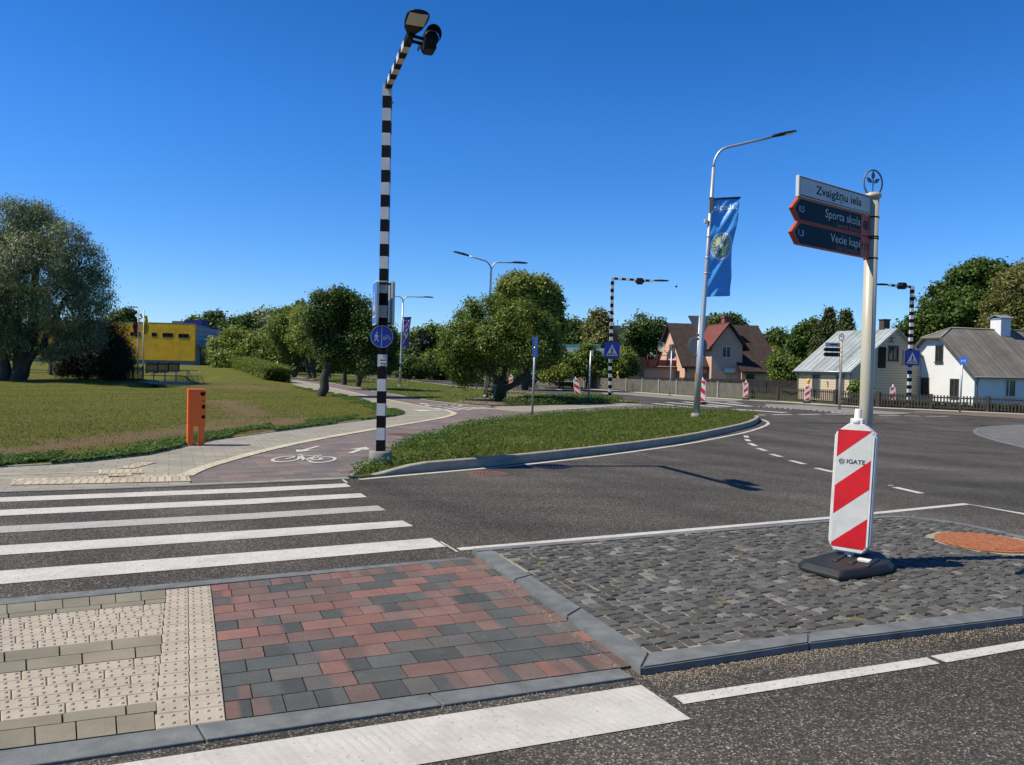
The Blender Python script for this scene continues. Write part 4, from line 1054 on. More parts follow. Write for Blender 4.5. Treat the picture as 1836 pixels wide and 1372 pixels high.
# ---- street lamps
def lamp_post(name_label, base, zt, arms, r0_, r1_, lean=0.0, hand=True, armr=.035, basr=.14, bh=.2, grp='galvanised street lamps'):
    t = thing('street_lamp', name_label, 'street lamp', (base.x, base.y, base.z), grp)
    m = MB(); m.tube([(base.x, base.y, base.z - .05), (base.x, base.y, base.z + bh)], [basr, basr * .95], 20); m.build('concrete_base', CONC, t, bevel=.02)
    top = Vector((base.x + lean, base.y, zt)); b0 = Vector((base.x, base.y, base.z + bh))
    m = MB(); zs_ = [0, .15, .2, .9, 1.0] if False else [0, .24, .25, .6, 1]
    m.tube([b0.lerp(top, k) for k in zs_], [r0_, r0_ * .95, r0_ * .8, (r0_ + r1_) * .45, r1_], 16); m.build('pole', STEEL, t)
    for (dx, dy, rise, bend) in arms:
        d = Vector((dx, dy, 0)); L_ = d.length; d.normalize(); m = MB(); pts = []
        for k in range(9):
            a = R_(k * 90 / 8 * .92); pts.append(top + d * (bend * (1 - math.cos(a))) + Vector((0, 0, bend * 1.25 * math.sin(a))))
        e_ = pts[-1]; pts.append(e_.lerp(top + d * L_ + Vector((0, 0, e_.z - top.z + rise)), .5)); pts.append(top + d * L_ + Vector((0, 0, e_.z - top.z + rise)))
        m.tube(pts, armr, 10); m.build('arm', STEEL, t)
        m = MB(); dd, ss, uu = lamp_head(m, pts[-1], (pts[-1] - pts[-2]).normalized(), .85, .26); h = m.build('lamp_head', DARKH, t)
        m = MB(); m.obox(pts[-1] + dd * .6 - uu * .018, dd * .17, ss * .1, uu * .012); m.build('lens', LENSG, h)
    return t, top
b = G3(1248, 752, .08); zt = hz(b, 300)
lt, top = lamp_post('tall galvanised street lamp with one curved arm and the blue banner', b, zt, [(1.88, .05, .36, .55)], .105, .055, lean=.36, basr=.17, armr=.042)
m = MB()
def on(k): return Vector((b.x, b.y, b.z)).lerp(top, k)
def onz(py): z = hz(b, py); return Vector((b.x, b.y, b.z)).lerp(top, (z - b.z) / (top.z - b.z))
for y in (424, 462, 490): m = MB(); q = onz(y); m.tube([q + Vector((0, 0, -.02)), q + Vector((0, 0, .02))], .085, 14); m.obox(q + Vector((.06, -.05, 0)), (.09, 0, 0), (0, .012, 0), (0, 0, .012)); m.build('clamp', STEEL, lt)
m = MB(); q = onz(397); m.obox(q + Vector((-.13, -.02, 0)), (.06, 0, 0), (0, .05, 0), (0, 0, .065)); m.build('sensor_box', SWHITE, lt, bevel=.01)
m = MB(); q = onz(368); m.obox(q + Vector((0, -.02, 0)), (.07, 0, 0), (0, .06, 0), (0, 0, .26)); m.build('banner_bracket', STEELM, lt, bevel=.01)
m = MB(); q = onz(676); m.obox(q + Vector((-.085, -.03, 0)), (.045, 0, 0), (0, .03, 0), (0, 0, .12)); m.build('yellow_sticker', AMBER, lt)
# banner cloth
def banner(tl, tr, bl, br, D, label, mats, deco, wav=.07, seed=0):
    t = thing('banner', label, 'banner', tuple(AT(tl[0], tl[1], D)), 'pole banners')
    A, B_, C, E_ = AT(*tl, D), AT(*tr, D), AT(*bl, D), AT(*br, D); rr = random.Random(seed)
    def S(u, v, off=0):
        # u to the right, v downwards
        P = A.lerp(B_, u).lerp(C.lerp(E_, u), v)
        yy = wav * (math.sin(5 * v + 3 * u + 1) * u * .8 + .5 * math.sin(13 * v - 5 * u) * u + .25 * math.sin(9 * (u + v * 3)) * (1 - u * .5) + .12 * math.sin(31 * v + 17 * u) + .22 * math.sin(24 * (u * .8 + v * 1.3)) * max(0, 1 - 6 * abs(v - .16)))
        xx = -.06 * math.sin(3.14 * v) * u * (B_ - A).length
        return P + Vector((xx + .02 * math.sin(9 * v) * u, yy - off, 0))
    m = MB(); nu, nv = 24, 80
    m.add([S(i / nu, j / nv) for j in range(nv + 1) for i in range(nu + 1)], [(j * (nu + 1) + i, (j + 1) * (nu + 1) + i, (j + 1) * (nu + 1) + i + 1, j * (nu + 1) + i + 1) for j in range(nv) for i in range(nu)], 0, True)
    cl = m.build('cloth', mats[0], t, fixn=False)
    m = MB(); m.tube([A + Vector((-.08, 0, .02)), B_ + Vector((.03, 0, .02))], .03 if D < 40 else .05, 8); m.build('top_bar', DARKH, t)
    m = MB(); deco(m, S, cl); m.build('print', mats[1:], cl, fixn=False)
    return t
def wheel_deco(m, S, cl):
    asp = 177 / 47.0; cu, cv, ru = .50, .487, .47
    def pt(r, a, o=.012): return S(cu + ru * r * math.cos(a), cv + ru * r * math.sin(a) / asp * 1.13, o)
    N_ = 48
    for r_a, r_b, mi, o in ((0, .80, 1, .010), (.96, 1.0, 0, .011)):
        for k in range(N_):
            a, b2 = 6.2832 * k / N_, 6.2832 * (k + 1) / N_
            m.add([pt(r_a, a, o), pt(r_b, a, o), pt(r_b, b2, o), pt(r_a, b2, o)], [(0, 1, 2, 3)], mi)
    for k in range(40):
        a = 6.2832 * k / 40
        m.add([pt(.85, a - .03, .014), pt(.97, a - .035, .014), pt(.97, a + .035, .014), pt(.85, a + .03, .014)], [(0, 1, 2, 3)], 0)
        for q0, q1 in ((.2 + .05 * (k % 3), .38 + .05 * (k % 2)), (.45, .58 + .08 * (k % 2)), (.66, .78)):
            a2 = a + .04 * (k % 2); m.add([pt(q0, a2 - .022 / q0, .022), pt(q1, a2 - .03 / q1, .022), pt(q1, a2 + .03 / q1, .022), pt(q0, a2 + .022 / q0, .022)], [(0, 1, 2, 3)], 2)
    for k in range(16):
        a, b2 = 6.2832 * k / 16, 6.2832 * (k + 1) / 16; m.add([pt(0, a, .018), pt(.11, a, .018), pt(.11, b2, .018)], [(0, 1, 2)], 0)
    tmp = MB(); text_mb(tmp, 'Salaspils', (0, 0, 0), (1, 0, 0), (0, 1, 0), width=1, height=.16, bold=.01)
    vs = [S(.94 - .84 * p[0], .115 - p[1] * .40, .014) for p in tmp.v]; m.add(vs, tmp.f, 0)
banner((1276, 358), (1326, 355.5), (1267, 532.5), (1309.5, 530.5), b.y - .05, 'blue cloth banner with a pale wheel emblem hanging from the tall lamp post', [M('banner_blue', (.06, .33, .78), .42, var=.1, scale=2), M('print_white', (.75, .85, .85), .6), M('print_lime', (.62, .72, .34), .6), M('print_dark', (.03, .10, .26), .6)], wheel_deco, wav=.10)
b2 = G3(717, 693, .03); zt2 = hz(b2, 543)
lamp_post('twin armed street lamp with the purple banner, seen past the striped pole', b2, zt2, [(1.55, .2, .0, .4), (-1.2, -.1, .0, .4)], .10, .06, lean=.12, armr=.04, basr=.2, bh=.12)
def purple_deco(m, S, cl):
    for u0, u1, v0, v1 in ((.2, .8, .08, .10), (.25, .75, .22, .24), (.2, .8, .27, .29)):
        for k in range(7):
            a = u0 + (u1 - u0) * k / 7; m.add([S(a, v0, .03), S(a + .05, v0, .03), S(a + .05, v1, .03), S(a, v1, .03)], [(0, 1, 2, 3)], 0)
    pts = [(.3 + .35 * math.sin(k), .5 + .12 * math.cos(k * 1.7)) for k in range(5)]
    for j in range(12):
        v = .36 + .025 * j; w_ = .32 * math.sin(math.pi * (j + .7) / 13.5); m.add([S(.5 - w_, v, .03), S(.5 + w_, v, .03), S(.5 + w_, v + .027, .03), S(.5 - w_, v + .027, .03)], [(0, 1, 2, 3)], 1)
banner((724, 570), (737, 570), (722, 624), (733, 625), b2.y - .1, 'faded purple banner hanging from the twin armed lamp', [M('banner_purple', (.12, .06, .26), .5, var=.3, scale=1.5), M('print_lilac', (.5, .45, .6), .6), M('print_grey', (.3, .32, .36), .6, var=.4, scale=3)], purple_deco, wav=.06)
b3 = G3(871, 715, .03); zt3 = hz(b3, 487)
lamp_post('twin armed street lamp rising behind the round apple tree', b3, zt3, [(1.05, .1, .0, .4), (-1.15, -.25, .18, .45)], .10, .05, lean=.14, armr=.035, basr=.14, bh=.2)

# ---- small signs on posts
def post(m, b, ztop, r=.03, lean=0): m.tube([(b.x, b.y, b.z - .03), (b.x + lean, b.y, ztop)], r, 12)
b = G3(954, 748, .04); t = thing('cycle_route_sign', 'grey post with two small blue direction plates in front of the apple tree', 'signpost', tuple(b)); zt = hz(b, 605)
m = MB(); post(m, b, zt, .035, .05); m.build('post', STEEL, t)
for y1, y0 in ((604.5, 622), (624, 641)):
    z1, z0 = hz(b, y1), hz(b, y0); ux = Vector((.42, .9, 0)).normalized(); o_ = Vector((b.x + .06, b.y - .04, (z0 + z1) / 2)); fr = (o_, ux, Vector((0, 0, 1)))
    m = MB(); plate(m, fr, rounded(.42, z1 - z0, .03), .012); q = m.build('plate', BLUEL, t)
    m = MB(); h_ = z1 - z0
    for cx in (-.05, .05): stroke(m, fr, circ(cx, h_ * .2, .035, 10), .012, .002, 0, closed=True)
    stroke(m, fr, [(-.05, h_ * .2), (-.01, h_ * .35), (.05, h_ * .2)], .012, .002); stroke(m, fr, [(-.1, 0), (.1, 0)], .02, .002); stroke(m, fr, [(-.08, -h_ * .3), (.06, -h_ * .22), (.02, -h_ * .1)], .03, .002)
    m.build('pictogram', SWHITE, q)
b = G3(1055, 723, .03); t = thing('sign_post', 'thin grey post with its sign seen edge on, between apple tree and striped post', 'signpost', tuple(b)); zt = hz(b, 629)
m = MB(); post(m, b, zt, .04, .06); m.build('post', STEEL, t); m = MB(); m.obox((b.x + .14, b.y, zt - .13), (.012, 0, 0), (.05, .2, 0), (0, 0, .14)); m.build('plate', SWHITE, t)
b = G3(1201, 710, .02); t = thing('road_sign', 'small grey round sign back on a pole in front of the pink house gable', 'road sign', tuple(b)); zt = hz(b, 629)
m = MB(); post(m, b, zt, .045, .05); m.build('post', STEEL, t); zc = hz(b, 636); m = MB(); plate(m, (Vector((b.x + .05, b.y + .05, zc)), Vector((1, 0, 0)), Vector((0, 0, 1))), circ(0, 0, .31, 28), .02); m.build('plate', STEELM, t)
b = G3(1245, 741, .06); t = thing('road_sign', 'pole with triangular and round sign backs directly behind the banner lamp post', 'road sign', tuple(b)); zt = hz(b, 567)
m = MB(); post(m, b, zt, .042, .12); m.build('post', STEEL, t)
o_ = Vector((b.x + .11, b.y + .06, zt)); m = MB(); plate(m, (o_, Vector((1, 0, 0)), Vector((0, 0, 1))), [(-.44, 0), (-.42, .02), (.42, .02), (.44, 0), (.03, -.76), (-.03, -.76)], .02); m.build('triangular_plate', STEELM, t, bevel=.004)
m = MB(); plate(m, (Vector((b.x + .07, b.y + .06, hz(b, 620))), Vector((1, 0, 0)), Vector((0, 0, 1))), circ(0, 0, .37, 32), .02); m.build('round_plate', STEELM, t, bevel=.004)
for y in (599, 606, 636): m = MB(); m.obox((b.x + .06, b.y - .01, hz(b, y)), (.06, 0, 0), (0, .05, 0), (0, 0, .012)); m.build('clamp', STEEL, t)
b = G3(1721, 739, .02); t = thing('road_sign', 'round blue sign on a grey pole before the picket fence of the white house', 'road sign', tuple(b)); zt = hz(b, 641)
m = MB(); post(m, b, zt, .04, .05); m.build('post', STEEL, t); fr = (Vector((b.x + .05, b.y - .06, hz(b, 647))), Vector((.8, -.6, 0)), Vector((0, 0, 1)))
m = MB(); plate(m, fr, circ(0, 0, .19, 28), .02); q = m.build('plate', BLUEL, t); m = MB()
for l in ([(-.07, -.08), (-.07, .06)], [(.07, -.08), (.07, .06)], [(-.1, 0), (.1, 0)]): stroke(m, fr, l, .03, .003)
m.build('pictogram', SWHITE, q)
b = G3(497, 684, .03); b.z = terr(b.x, b.y) + .02; t = thing('sign_post', 'bare thin pole at the end of the clipped hedge', 'post', tuple(b)); m = MB(); post(m, b, hz(b, 648), .05); m.build('post', STEEL, t)
b = G3(592, 679, .03); tag(None or (lambda m: (post(m, b, hz(b, 657), .09), m.build('marker_stake', BLUE))[1])(MB()), 'short blue stake between the trunks by the cycle path', 'stake')

# ---- orange bin
b = G3(351, 796.5, .04); t = thing('litter_bin', 'bright orange litter bin on two flat legs at the edge of the footpath', 'bin', tuple(b), None)
ax = Vector((.88, .47, 0)).normalized(); ay = Vector((-ax.y, ax.x, 0)); zb_, zt_ = hz(b, 764), hz(b, 699); up = Vector((0, 0, 1))
def bp(x, y, z): return b + ax * x + ay * y + up * (z - b.z)
m = MB(); m.obox(bp(0, 0, (zb_ + zt_) / 2), ax * .155, ay * .11, up * ((zt_ - zb_) / 2)); bod = m.build('body', ORBIN, t, bevel=.012, seg=2)
m = MB()
m.obox(bp(-.105, 0, (b.z + zb_) / 2), ax * .05, ay * .11, up * ((zb_ - b.z) / 2 + .02)); m.build('leg', ORBIN, t, bevel=.006)
m = MB(); m.obox(bp(.095, .02, (b.z + zb_) / 2), ax * .045, ay * .10, up * ((zb_ - b.z) / 2 + .02)); m.build('leg', ORBIN, t, bevel=.006)
m = MB(); m.obox(bp(0, 0, zt_ + .006), ax * .158, ay * .113, up * .008); m.build('lid', ORBIN, t, bevel=.004)
H_ = zt_ - zb_
fr = (bp(0, -.11, zb_), ax, up); fs_ = (bp(.155, 0, zb_), ay, up)
for sh in ([(.06, H_ * .94)] + [(.10 + .045 * math.cos(a), H_ * .90 + .045 * math.sin(a)) for a in [R_(200 + k * 15) for k in range(12)]] + [(.152, H_ * .94)], [(x + .115, y + H_ * .54) for x, y in rounded(.06, .075, .012)], [(x + .115, y + H_ * .26) for x, y in rounded(.06, .06, .012)]):
    m = MB(); poly2(m, fr, sh, .002); m.build('opening', BLACK, bod)
m = MB(); stroke(m, fr, [(.09, H_ * .72), (.115, H_ * .70), (.12, H_ * .66)], .012, .002); m.build('symbol', BLACK, bod)
for z, h_ in ((.9, .1), (.54, .08), (.26, .07)): m = MB(); poly2(m, fs_, [(x, y + H_ * z) for x, y in rounded(.15, h_, .02)], .002); m.build('opening', BLACK, bod)

# ---- grey cabinet, dark sack by the apple tree
b = AT(888, 712, 38.5); b.z = .03; t = thing('service_cabinet', 'small pale grey utility cabinet beside the apple tree trunk', 'cabinet', tuple(b)); m = MB(); zt_ = hz(b, 690.5); m.obox((b.x, b.y, zt_ / 2 + .02), (.14, .03, 0), (-.03, .12, 0), (0, 0, zt_ / 2)); m.build('body', STEEL, t, bevel=.01); m = MB(); m.obox((b.x, b.y, zt_ + .03), (.16, .03, 0), (-.03, .14, 0), (0, 0, .012)); m.build('lid', STEEL, t)
# ---- bird
b = AT(1213, 514, 40); t = thing('bird', 'small dark bird flying high in the blue sky right of the striped arm', 'bird', tuple(b))
m = MB(); m.tube([b + Vector((-.02, 0, -.07)), b + Vector((-.01, 0, -.045)), b, b + Vector((.0, 0, .045)), b + Vector((.01, 0, .07))], [.004, .018, .026, .018, .004], 10); m.build('body', BLACK, t)
for sg in (-1, 1):
    m = MB(); m.add([b + Vector((sg * .02, 0, -.04)), b + Vector((sg * .02, 0, .05)), b + Vector((sg * .05, .03, .04)), b + Vector((sg * .07, .09, -.01))], [(0, 1, 2, 3)], 0); m.build('wing', BLACK, t)

# ================================================================== BUILDINGS
GLASS = M('dark_window_glass', (.02, .025, .03), .12, var=.3, spec=.6); FRAMEW = M('white_window_frame', (.62, .62, .6), .5)
class HF:
    """house frame: origin at a corner, u along the front eave, v into the house, z up"""
    def __init__(s, o, ux, uy): s.o = Vector(o); s.ux = Vector(ux).normalized(); s.uy = Vector(uy).normalized()
    def P(s, u, v, z): return Vector((s.o.x, s.o.y, 0)) + s.ux * u + s.uy * v + Vector((0, 0, z))
    def loc(s, px, py, face, at=0):
        """pixel -> (coordinate along the wall, z) on face 'f' (v=at) or 'l' (u=at)"""
        n = s.uy if face == 'f' else s.ux; P0 = s.P(0, at, 0) if face == 'f' else s.P(at, 0, 0)
        q = ONP(px, py, P0, n); r = q - Vector((s.o.x, s.o.y, 0)); return (r.dot(s.ux) if face == 'f' else r.dot(s.uy)), q.z
def window(hf, face, at, a0, a1, z0, z1, parent, frame=FRAMEW, mull=(.5,), glass=GLASS, out=-1, name='window', th=.05, fwid=.06, sill=True):
    """out: direction sign along the wall normal pointing outwards"""
    if a0 > a1: a0, a1 = a1, a0
    if z0 > z1: z0, z1 = z1, z0
    if face == 'f': ax, n = hf.ux, hf.uy * out; o = hf.P(0, at, 0)
    else: ax, n = hf.uy, hf.ux * out; o = hf.P(at, 0, 0)
    c = o + ax * ((a0 + a1) / 2) + Vector((0, 0, (z0 + z1) / 2)); hw, hh = (a1 - a0) / 2, (z1 - z0) / 2; up = Vector((0, 0, 1))
    m = MB()
    for sg in (-1, 1):
        m.obox(c + ax * sg * (hw - fwid / 2) + n * th / 2, ax * fwid / 2, n * th / 2, up * hh); m.obox(c + up * sg * (hh - fwid / 2) + n * th / 2, ax * (hw - fwid), n * th / 2, up * fwid / 2)
    for k in mull: m.obox(c + ax * (2 * k - 1) * hw + n * th * .45, ax * fwid * .45, n * th * .45, up * (hh - fwid))
    w = m.build(name, frame, parent)
    m = MB(); m.obox(c + n * .006, ax * (hw - fwid * .5), n * .006, up * (hh - fwid * .5)); m.build('pane', glass, w)
    if sill: m = MB(); m.obox(c - up * (hh + .03) + n * .06, ax * (hw + .04), n * .07, up * .025); m.build('sill', frame, w)
    return w
def slab(m, q, th, mi=0):
    q = [Vector(p) for p in q]; n = (q[1] - q[0]).cross(q[2] - q[0]).normalized()
    if n.z < 0: n = -n
    m.prism(q, n * -th, mi)
def m_seam(name, col, ux, step=.6, rough=.4, metal=.3, strip=.06, var=.25, rows=0, stepc=.25):
    """roof sheet with seams running up the slope (bands along ux), built with world coordinates"""
    m, t, b = nodes(name); p = wpos(t)
    dp = N(t, 'ShaderNodeVectorMath', operation='DOT_PRODUCT'); t.links.new(p, dp.inputs[0]); dp.inputs[1].default_value = tuple(x / step for x in ux)
    fr = N(t, 'ShaderNodeMath', operation='FRACT'); t.links.new(dp.outputs['Value'], fr.inputs[0])
    fl = N(t, 'ShaderNodeMath', operation='FLOOR'); t.links.new(dp.outputs['Value'], fl.inputs[0])
    wn = N(t, 'ShaderNodeTexWhiteNoise', noise_dimensions='1D'); t.links.new(fl.outputs[0], wn.inputs['W'])
    c = mixc(t, wn.outputs['Value'], tuple(x * (1 - var) for x in col), tuple(x * (1 + var) for x in col))
    c = mixc(t, 1.0, c, ramp(t, [(.3, .72), (.7, 1.2)], noise(t, p, 1.4, 6, .7)), 'MULTIPLY')
    c = mixc(t, ramp(t, [(0, 1.0), (strip, 1.0), (strip + .01, 0.0)], fr.outputs[0]), c, tuple(x * stepc for x in col))
    t.links.new(c, b.inputs['Base Color']); b.inputs['Roughness'].default_value = rough; b.inputs['Metallic'].default_value = metal
    bump(t, fr.outputs[0], b, .03, .3); return m
def m_wall(name, col, ux=None, var=.1, boards=0.0, stain=.5, brick=None):
    m, t, b = nodes(name); p = wpos(t)
    c = ramp(t, [(.3, tuple(x * (1 - var) for x in col)), (.7, tuple(min(1, x * (1 + var)) for x in col))], noise(t, p, .9, 7, .7))
    c = mixc(t, ramp(t, [(.58, 0.0), (.75, stain)], noise(t, p, .6, 8, .75)), c, tuple(x * .72 for x in col))
    if boards:
        sp = N(t, 'ShaderNodeSeparateXYZ'); t.links.new(p, sp.inputs[0]); ml = N(t, 'ShaderNodeMath', operation='MULTIPLY'); t.links.new(sp.outputs[2], ml.inputs[0]); ml.inputs[1].default_value = 1 / boards
        fr = N(t, 'ShaderNodeMath', operation='FRACT'); t.links.new(ml.outputs[0], fr.inputs[0])
        c = mixc(t, ramp(t, [(0, 1.0), (.10, 1.0), (.16, 0.0)], fr.outputs[0]), c, tuple(x * .45 for x in col)); bump(t, fr.outputs[0], b, .02, .5)
    else: bump(t, noise(t, p, 14, 5), b, .02, .25)
    t.links.new(c, b.inputs['Base Color']); b.inputs['Roughness'].default_value = .9; return m

# ---- white house (right)
D0 = 48.0; C = AT(1748, 668, D0); long_ = Vector((.965, .262, 0)); gab = Vector((-.262, .965, 0))
hf = HF(C, long_, gab); Wd = 6.4; ze = C.z; zr = 1.6 + (679.6 - 590) / F * (D0 + 3.3); zb_ = -.7; Ln = 11.0
t = thing('white_house', 'whitewashed cottage with grey corrugated half hipped roof and white chimney', 'house', (C.x, C.y, zb_))
WW = m_wall('whitewash', (.66, .68, .69), var=.06, stain=.6); AR = m_seam('asbestos_roof', (.15, .142, .125), long_, .17, .9, 0, .25, .25, stepc=.62)
zh = zr - .68; hipv = Wd / 2 * (zh - ze) / (zr - ze)   # gable cut height
m = MB(); P = hf.P
m.prism([P(0, 0, zb_), P(0, Wd, zb_), P(0, Wd, ze), P(0, Wd - hipv, zh), P(0, hipv, zh), P(0, 0, ze)], long_ * .25); m.prism([P(.25, 0, zb_), P(Ln, 0, zb_), P(Ln, 0, ze), P(.25, 0, ze)], gab * .25)
m.prism([P(.25, Wd, zb_), P(Ln, Wd, zb_), P(Ln, Wd, ze), P(.25, Wd, ze)], -gab * .25); m.build('wall', WW, t)
ov, og = .32, .38; sl_ = (zr - ze) / (Wd / 2); hb = 1.25
m = MB(); zo = ze - ov * sl_ + .05; up5 = .05
ridge0 = P(hb, Wd / 2, zr + up5); hipL = P(-og, hipv - .1, zh + up5 - .02); hipR = P(-og, Wd - hipv + .1, zh + up5 - .02)
slab(m, [P(-og, -ov, zo), P(Ln, -ov, zo), P(Ln, Wd / 2, zr + up5), ridge0, hipL], .08); slab(m, [P(-og, Wd + ov, zo), P(Ln, Wd + ov, zo), P(Ln, Wd / 2, zr + up5), ridge0, hipR], .08); slab(m, [hipL, hipR, ridge0], .08)
rf = m.build('roof', AR, t, fixn=True)
m = MB()
m.tube([hipL + Vector((0, 0, .02)), ridge0 + Vector((0, 0, .03))], .05, 6); m.tube([hipR + Vector((0, 0, .02)), ridge0 + Vector((0, 0, .03))], .05, 6); m.tube([ridge0 + Vector((0, 0, .03)), P(Ln, Wd / 2, zr + .1)], .05, 6); m.build('ridge_cap', CONC, rf)
m = MB(); m.tube([P(-og, -ov - .03, zo - .05), P(Ln, -ov - .03, zo - .05)], .055, 8); m.tube([P(.12, -ov * .6, zo - .1), P(.15, -.06, zo - .4), P(.15, -.06, zb_)], .04, 8); m.build('gutter', STEELM, rf)
m = MB()
slab(m, [P(-og - .01, -ov, zo + .02), P(-og - .01, hipv - .1, zh + .05), P(-og + .03, hipv - .1, zh + .05), P(-og + .03, -ov, zo + .02)], .14)
slab(m, [P(-og - .01, Wd + ov, zo + .02), P(-og - .01, Wd - hipv + .1, zh + .05), P(-og + .03, Wd - hipv + .1, zh + .05), P(-og + .03, Wd + ov, zo + .02)], .14); m.build('barge_board', BARKB, rf)
cu = hf.loc(1791, 600, 'f', Wd / 2)[0]; m = MB(); cc = P(cu, Wd / 2 - .1, zr); m.obox(cc + Vector((0, 0, .15)), long_ * .42, gab * .42, Vector((0, 0, .62))); ch = m.build('chimney', WW, rf, bevel=.01)
m = MB(); slab(m, [cc + long_ * -.55 + gab * -.55 + Vector((0, 0, .86)), cc + long_ * .55 + gab * -.55 + Vector((0, 0, .86)), cc + long_ * .55 + Vector((0, 0, 1.06)), cc - long_ * .55 + Vector((0, 0, 1.06))], .04); slab(m, [cc + long_ * -.55 + gab * .55 + Vector((0, 0, .86)), cc + long_ * .55 + gab * .55 + Vector((0, 0, .86)), cc + long_ * .55 + Vector((0, 0, 1.06)), cc - long_ * .55 + Vector((0, 0, 1.06))], .04); m.obox(cc + Vector((0, 0, .80)), long_ * .46, gab * .46, Vector((0, 0, .04))); m.build('chimney_cap', STEEL, ch)
for (x0, x1, y0, y1, fcm) in ((1678, 1691, 619, 649, DKF), (1652, 1665.5, 677, 712, BARKB), (1704, 1719, 679, 712, BARKB)):
    a0, za = hf.loc(x0, y0, 'l'); a1, zb2 = hf.loc(x1, y1, 'l'); window(hf, 'l', 0, a0, a1, zb2, za, t, fcm, mull=(.5,), th=.04, fwid=.05)
a0, za = hf.loc(1802, 680, 'f'); a1, zb2 = hf.loc(1820, 712, 'f'); window(hf, 'f', 0, a0, a1, zb2, za, t, FRAMEW, mull=(.35,))
# lean-to
m = MB(); lw0 = Wd; m.prism([P(.4, Wd, zb_), P(.4, Wd + 1.9, zb_), P(.4, Wd + 1.9, ze - 1.0), P(.4, Wd, ze - .05)], long_ * 3); m.build('side_wall', WW, t)
m = MB(); slab(m, [P(.1, Wd - .3, ze + .25), P(3.6, Wd - .3, ze + .25), P(3.6, Wd + 2.2, ze - 1.05), P(.1, Wd + 2.2, ze - 1.05)], .07); m.build('side_roof', BARKB, t)

# ---- timber barn with metal roof
C = AT(1528, 661.5, 50.0); fd = Vector((-.365, .931, 0)); gd = Vector((.931, .365, 0))     # front wall direction (to the left), gable direction (to the right)
hf = HF(C, fd, gd); P = hf.P; Wd = 7.3; ze = C.z; Ln = 4.9; zr = 1.6 + (677.3 - 591) / F * (50 + Wd / 2 * .365); zb_ = -.6
t = thing('wooden_house', 'beige boarded house with pale blue standing seam metal roof', 'house', (C.x, C.y, zb_))
BW = m_wall('beige_boards', (.58, .48, .34), boards=.17, var=.07); MR = m_seam('metal_roof', (.37, .42, .42), fd, .50, .45, .25, .07, .28, stepc=.4)
m = MB(); m.prism([P(0, 0, zb_), P(0, Wd, zb_), P(0, Wd, ze), P(0, Wd / 2, zr), P(0, 0, ze)], fd * .2); m.prism([P(Ln, 0, zb_), P(Ln, Wd, zb_), P(Ln, Wd, ze), P(Ln, Wd / 2, zr), P(Ln, 0, ze)], -fd * .2)
m.prism([P(.2, 0, zb_), P(Ln - .2, 0, zb_), P(Ln - .2, 0, ze), P(.2, 0, ze)], gd * .2); m.prism([P(.2, Wd, zb_), P(Ln - .2, Wd, zb_), P(Ln - .2, Wd, ze), P(.2, Wd, ze)], -gd * .2); m.build('wall', BW, t)
sl_ = (zr - ze) / (Wd / 2); ov = .3; m = MB(); zo = ze - ov * sl_ + .06; og = .22
slab(m, [P(-og, -ov, zo), P(Ln + og, -ov, zo), P(Ln + og, Wd / 2, zr + .06), P(-og, Wd / 2, zr + .06)], .07); slab(m, [P(-og, Wd + ov, zo), P(Ln + og, Wd + ov, zo), P(Ln + og, Wd / 2, zr + .06), P(-og, Wd / 2, zr + .06)], .07); rf = m.build('roof', MR, t)
m = MB()
for k in range(int((Ln + .4) / .5) + 1):
    u = -og + .02 + k * .5; m.obox((P(u, -ov, zo) + P(u, Wd / 2, zr + .06)) / 2 + Vector((0, 0, .02)), fd * .014, (P(0, Wd / 2, zr) - P(0, -ov, zo - .06)) / 2, Vector((0, 0, .025)))
m.build('roof_seam', STEEL, rf)
m = MB(); m.tube([P(-og, -ov - .03, zo - .05), P(Ln + og, -ov - .03, zo - .05)], .045, 8); m.tube([P(.15, -ov, zo - .08), P(.12, -.05, zo - .35), P(.12, -.05, zb_)], .035, 8); m.tube([P(Ln, -ov, zo - .08), P(Ln, -.05, zo - .35), P(Ln, -.05, zb_)], .035, 8); m.build('gutter', STEEL, rf)
m = MB(); q = P(1.1, Wd / 2 + .2, zr); m.obox(q + Vector((0, 0, .25)), fd * .2, gd * .28, Vector((0, 0, .42))); m.obox(q + Vector((0, 0, .70)), fd * .25, gd * .33, Vector((0, 0, .04))); m.build('chimney', M('sooty_brick', (.06, .05, .045), .9, var=.3), rf)
for (x0, x1, y0, y1) in ((1457.5, 1470, 671.5, 712), (1500, 1513, 672, 712)):
    a0, za = hf.loc(x0, y0, 'f'); a1, zb2 = hf.loc(x1, y1, 'f'); window(hf, 'f', 0, a0, a1, zb2, za, t, STEELM, mull=(), th=.06, glass=M('boarded_window', (.05, .055, .06), .6), sill=False)
m = MB()
for (x0, x1, y0, y1) in ((1575, 1587, 622, 660),):
    a0, za = hf.loc(x0, y0, 'l'); a1, zb2 = hf.loc(x1, y1, 'l'); c = P(0, (a0 + a1) / 2, (za + zb2) / 2); m.obox(c - fd * .02, gd * abs(a1 - a0) / 2, fd * .025, Vector((0, 0, abs(za - zb2) / 2)))
m.build('loft_door', BLACK, t)
a0, za = hf.loc(1593, 620, 'l'); a1, zb2 = hf.loc(1610, 647, 'l'); window(hf, 'l', 0, a0, a1, zb2, za, t, DKF, mull=(.5,), th=.05)
m = MB(); q = hf.loc(1597, 606, 'l'); c = P(-.1, q[0], q[1]); m.obox(c, gd * .3, fd * .02, Vector((0, 0, .02))); m.obox(c + Vector((0, 0, -.12)), gd * .02, fd * .02, Vector((0, 0, .14))); m.obox(c + Vector((0, 0, -.26)), gd * .22, fd * .02, Vector((0, 0, .02))); m.build('insulator_bracket', BLACK, t)
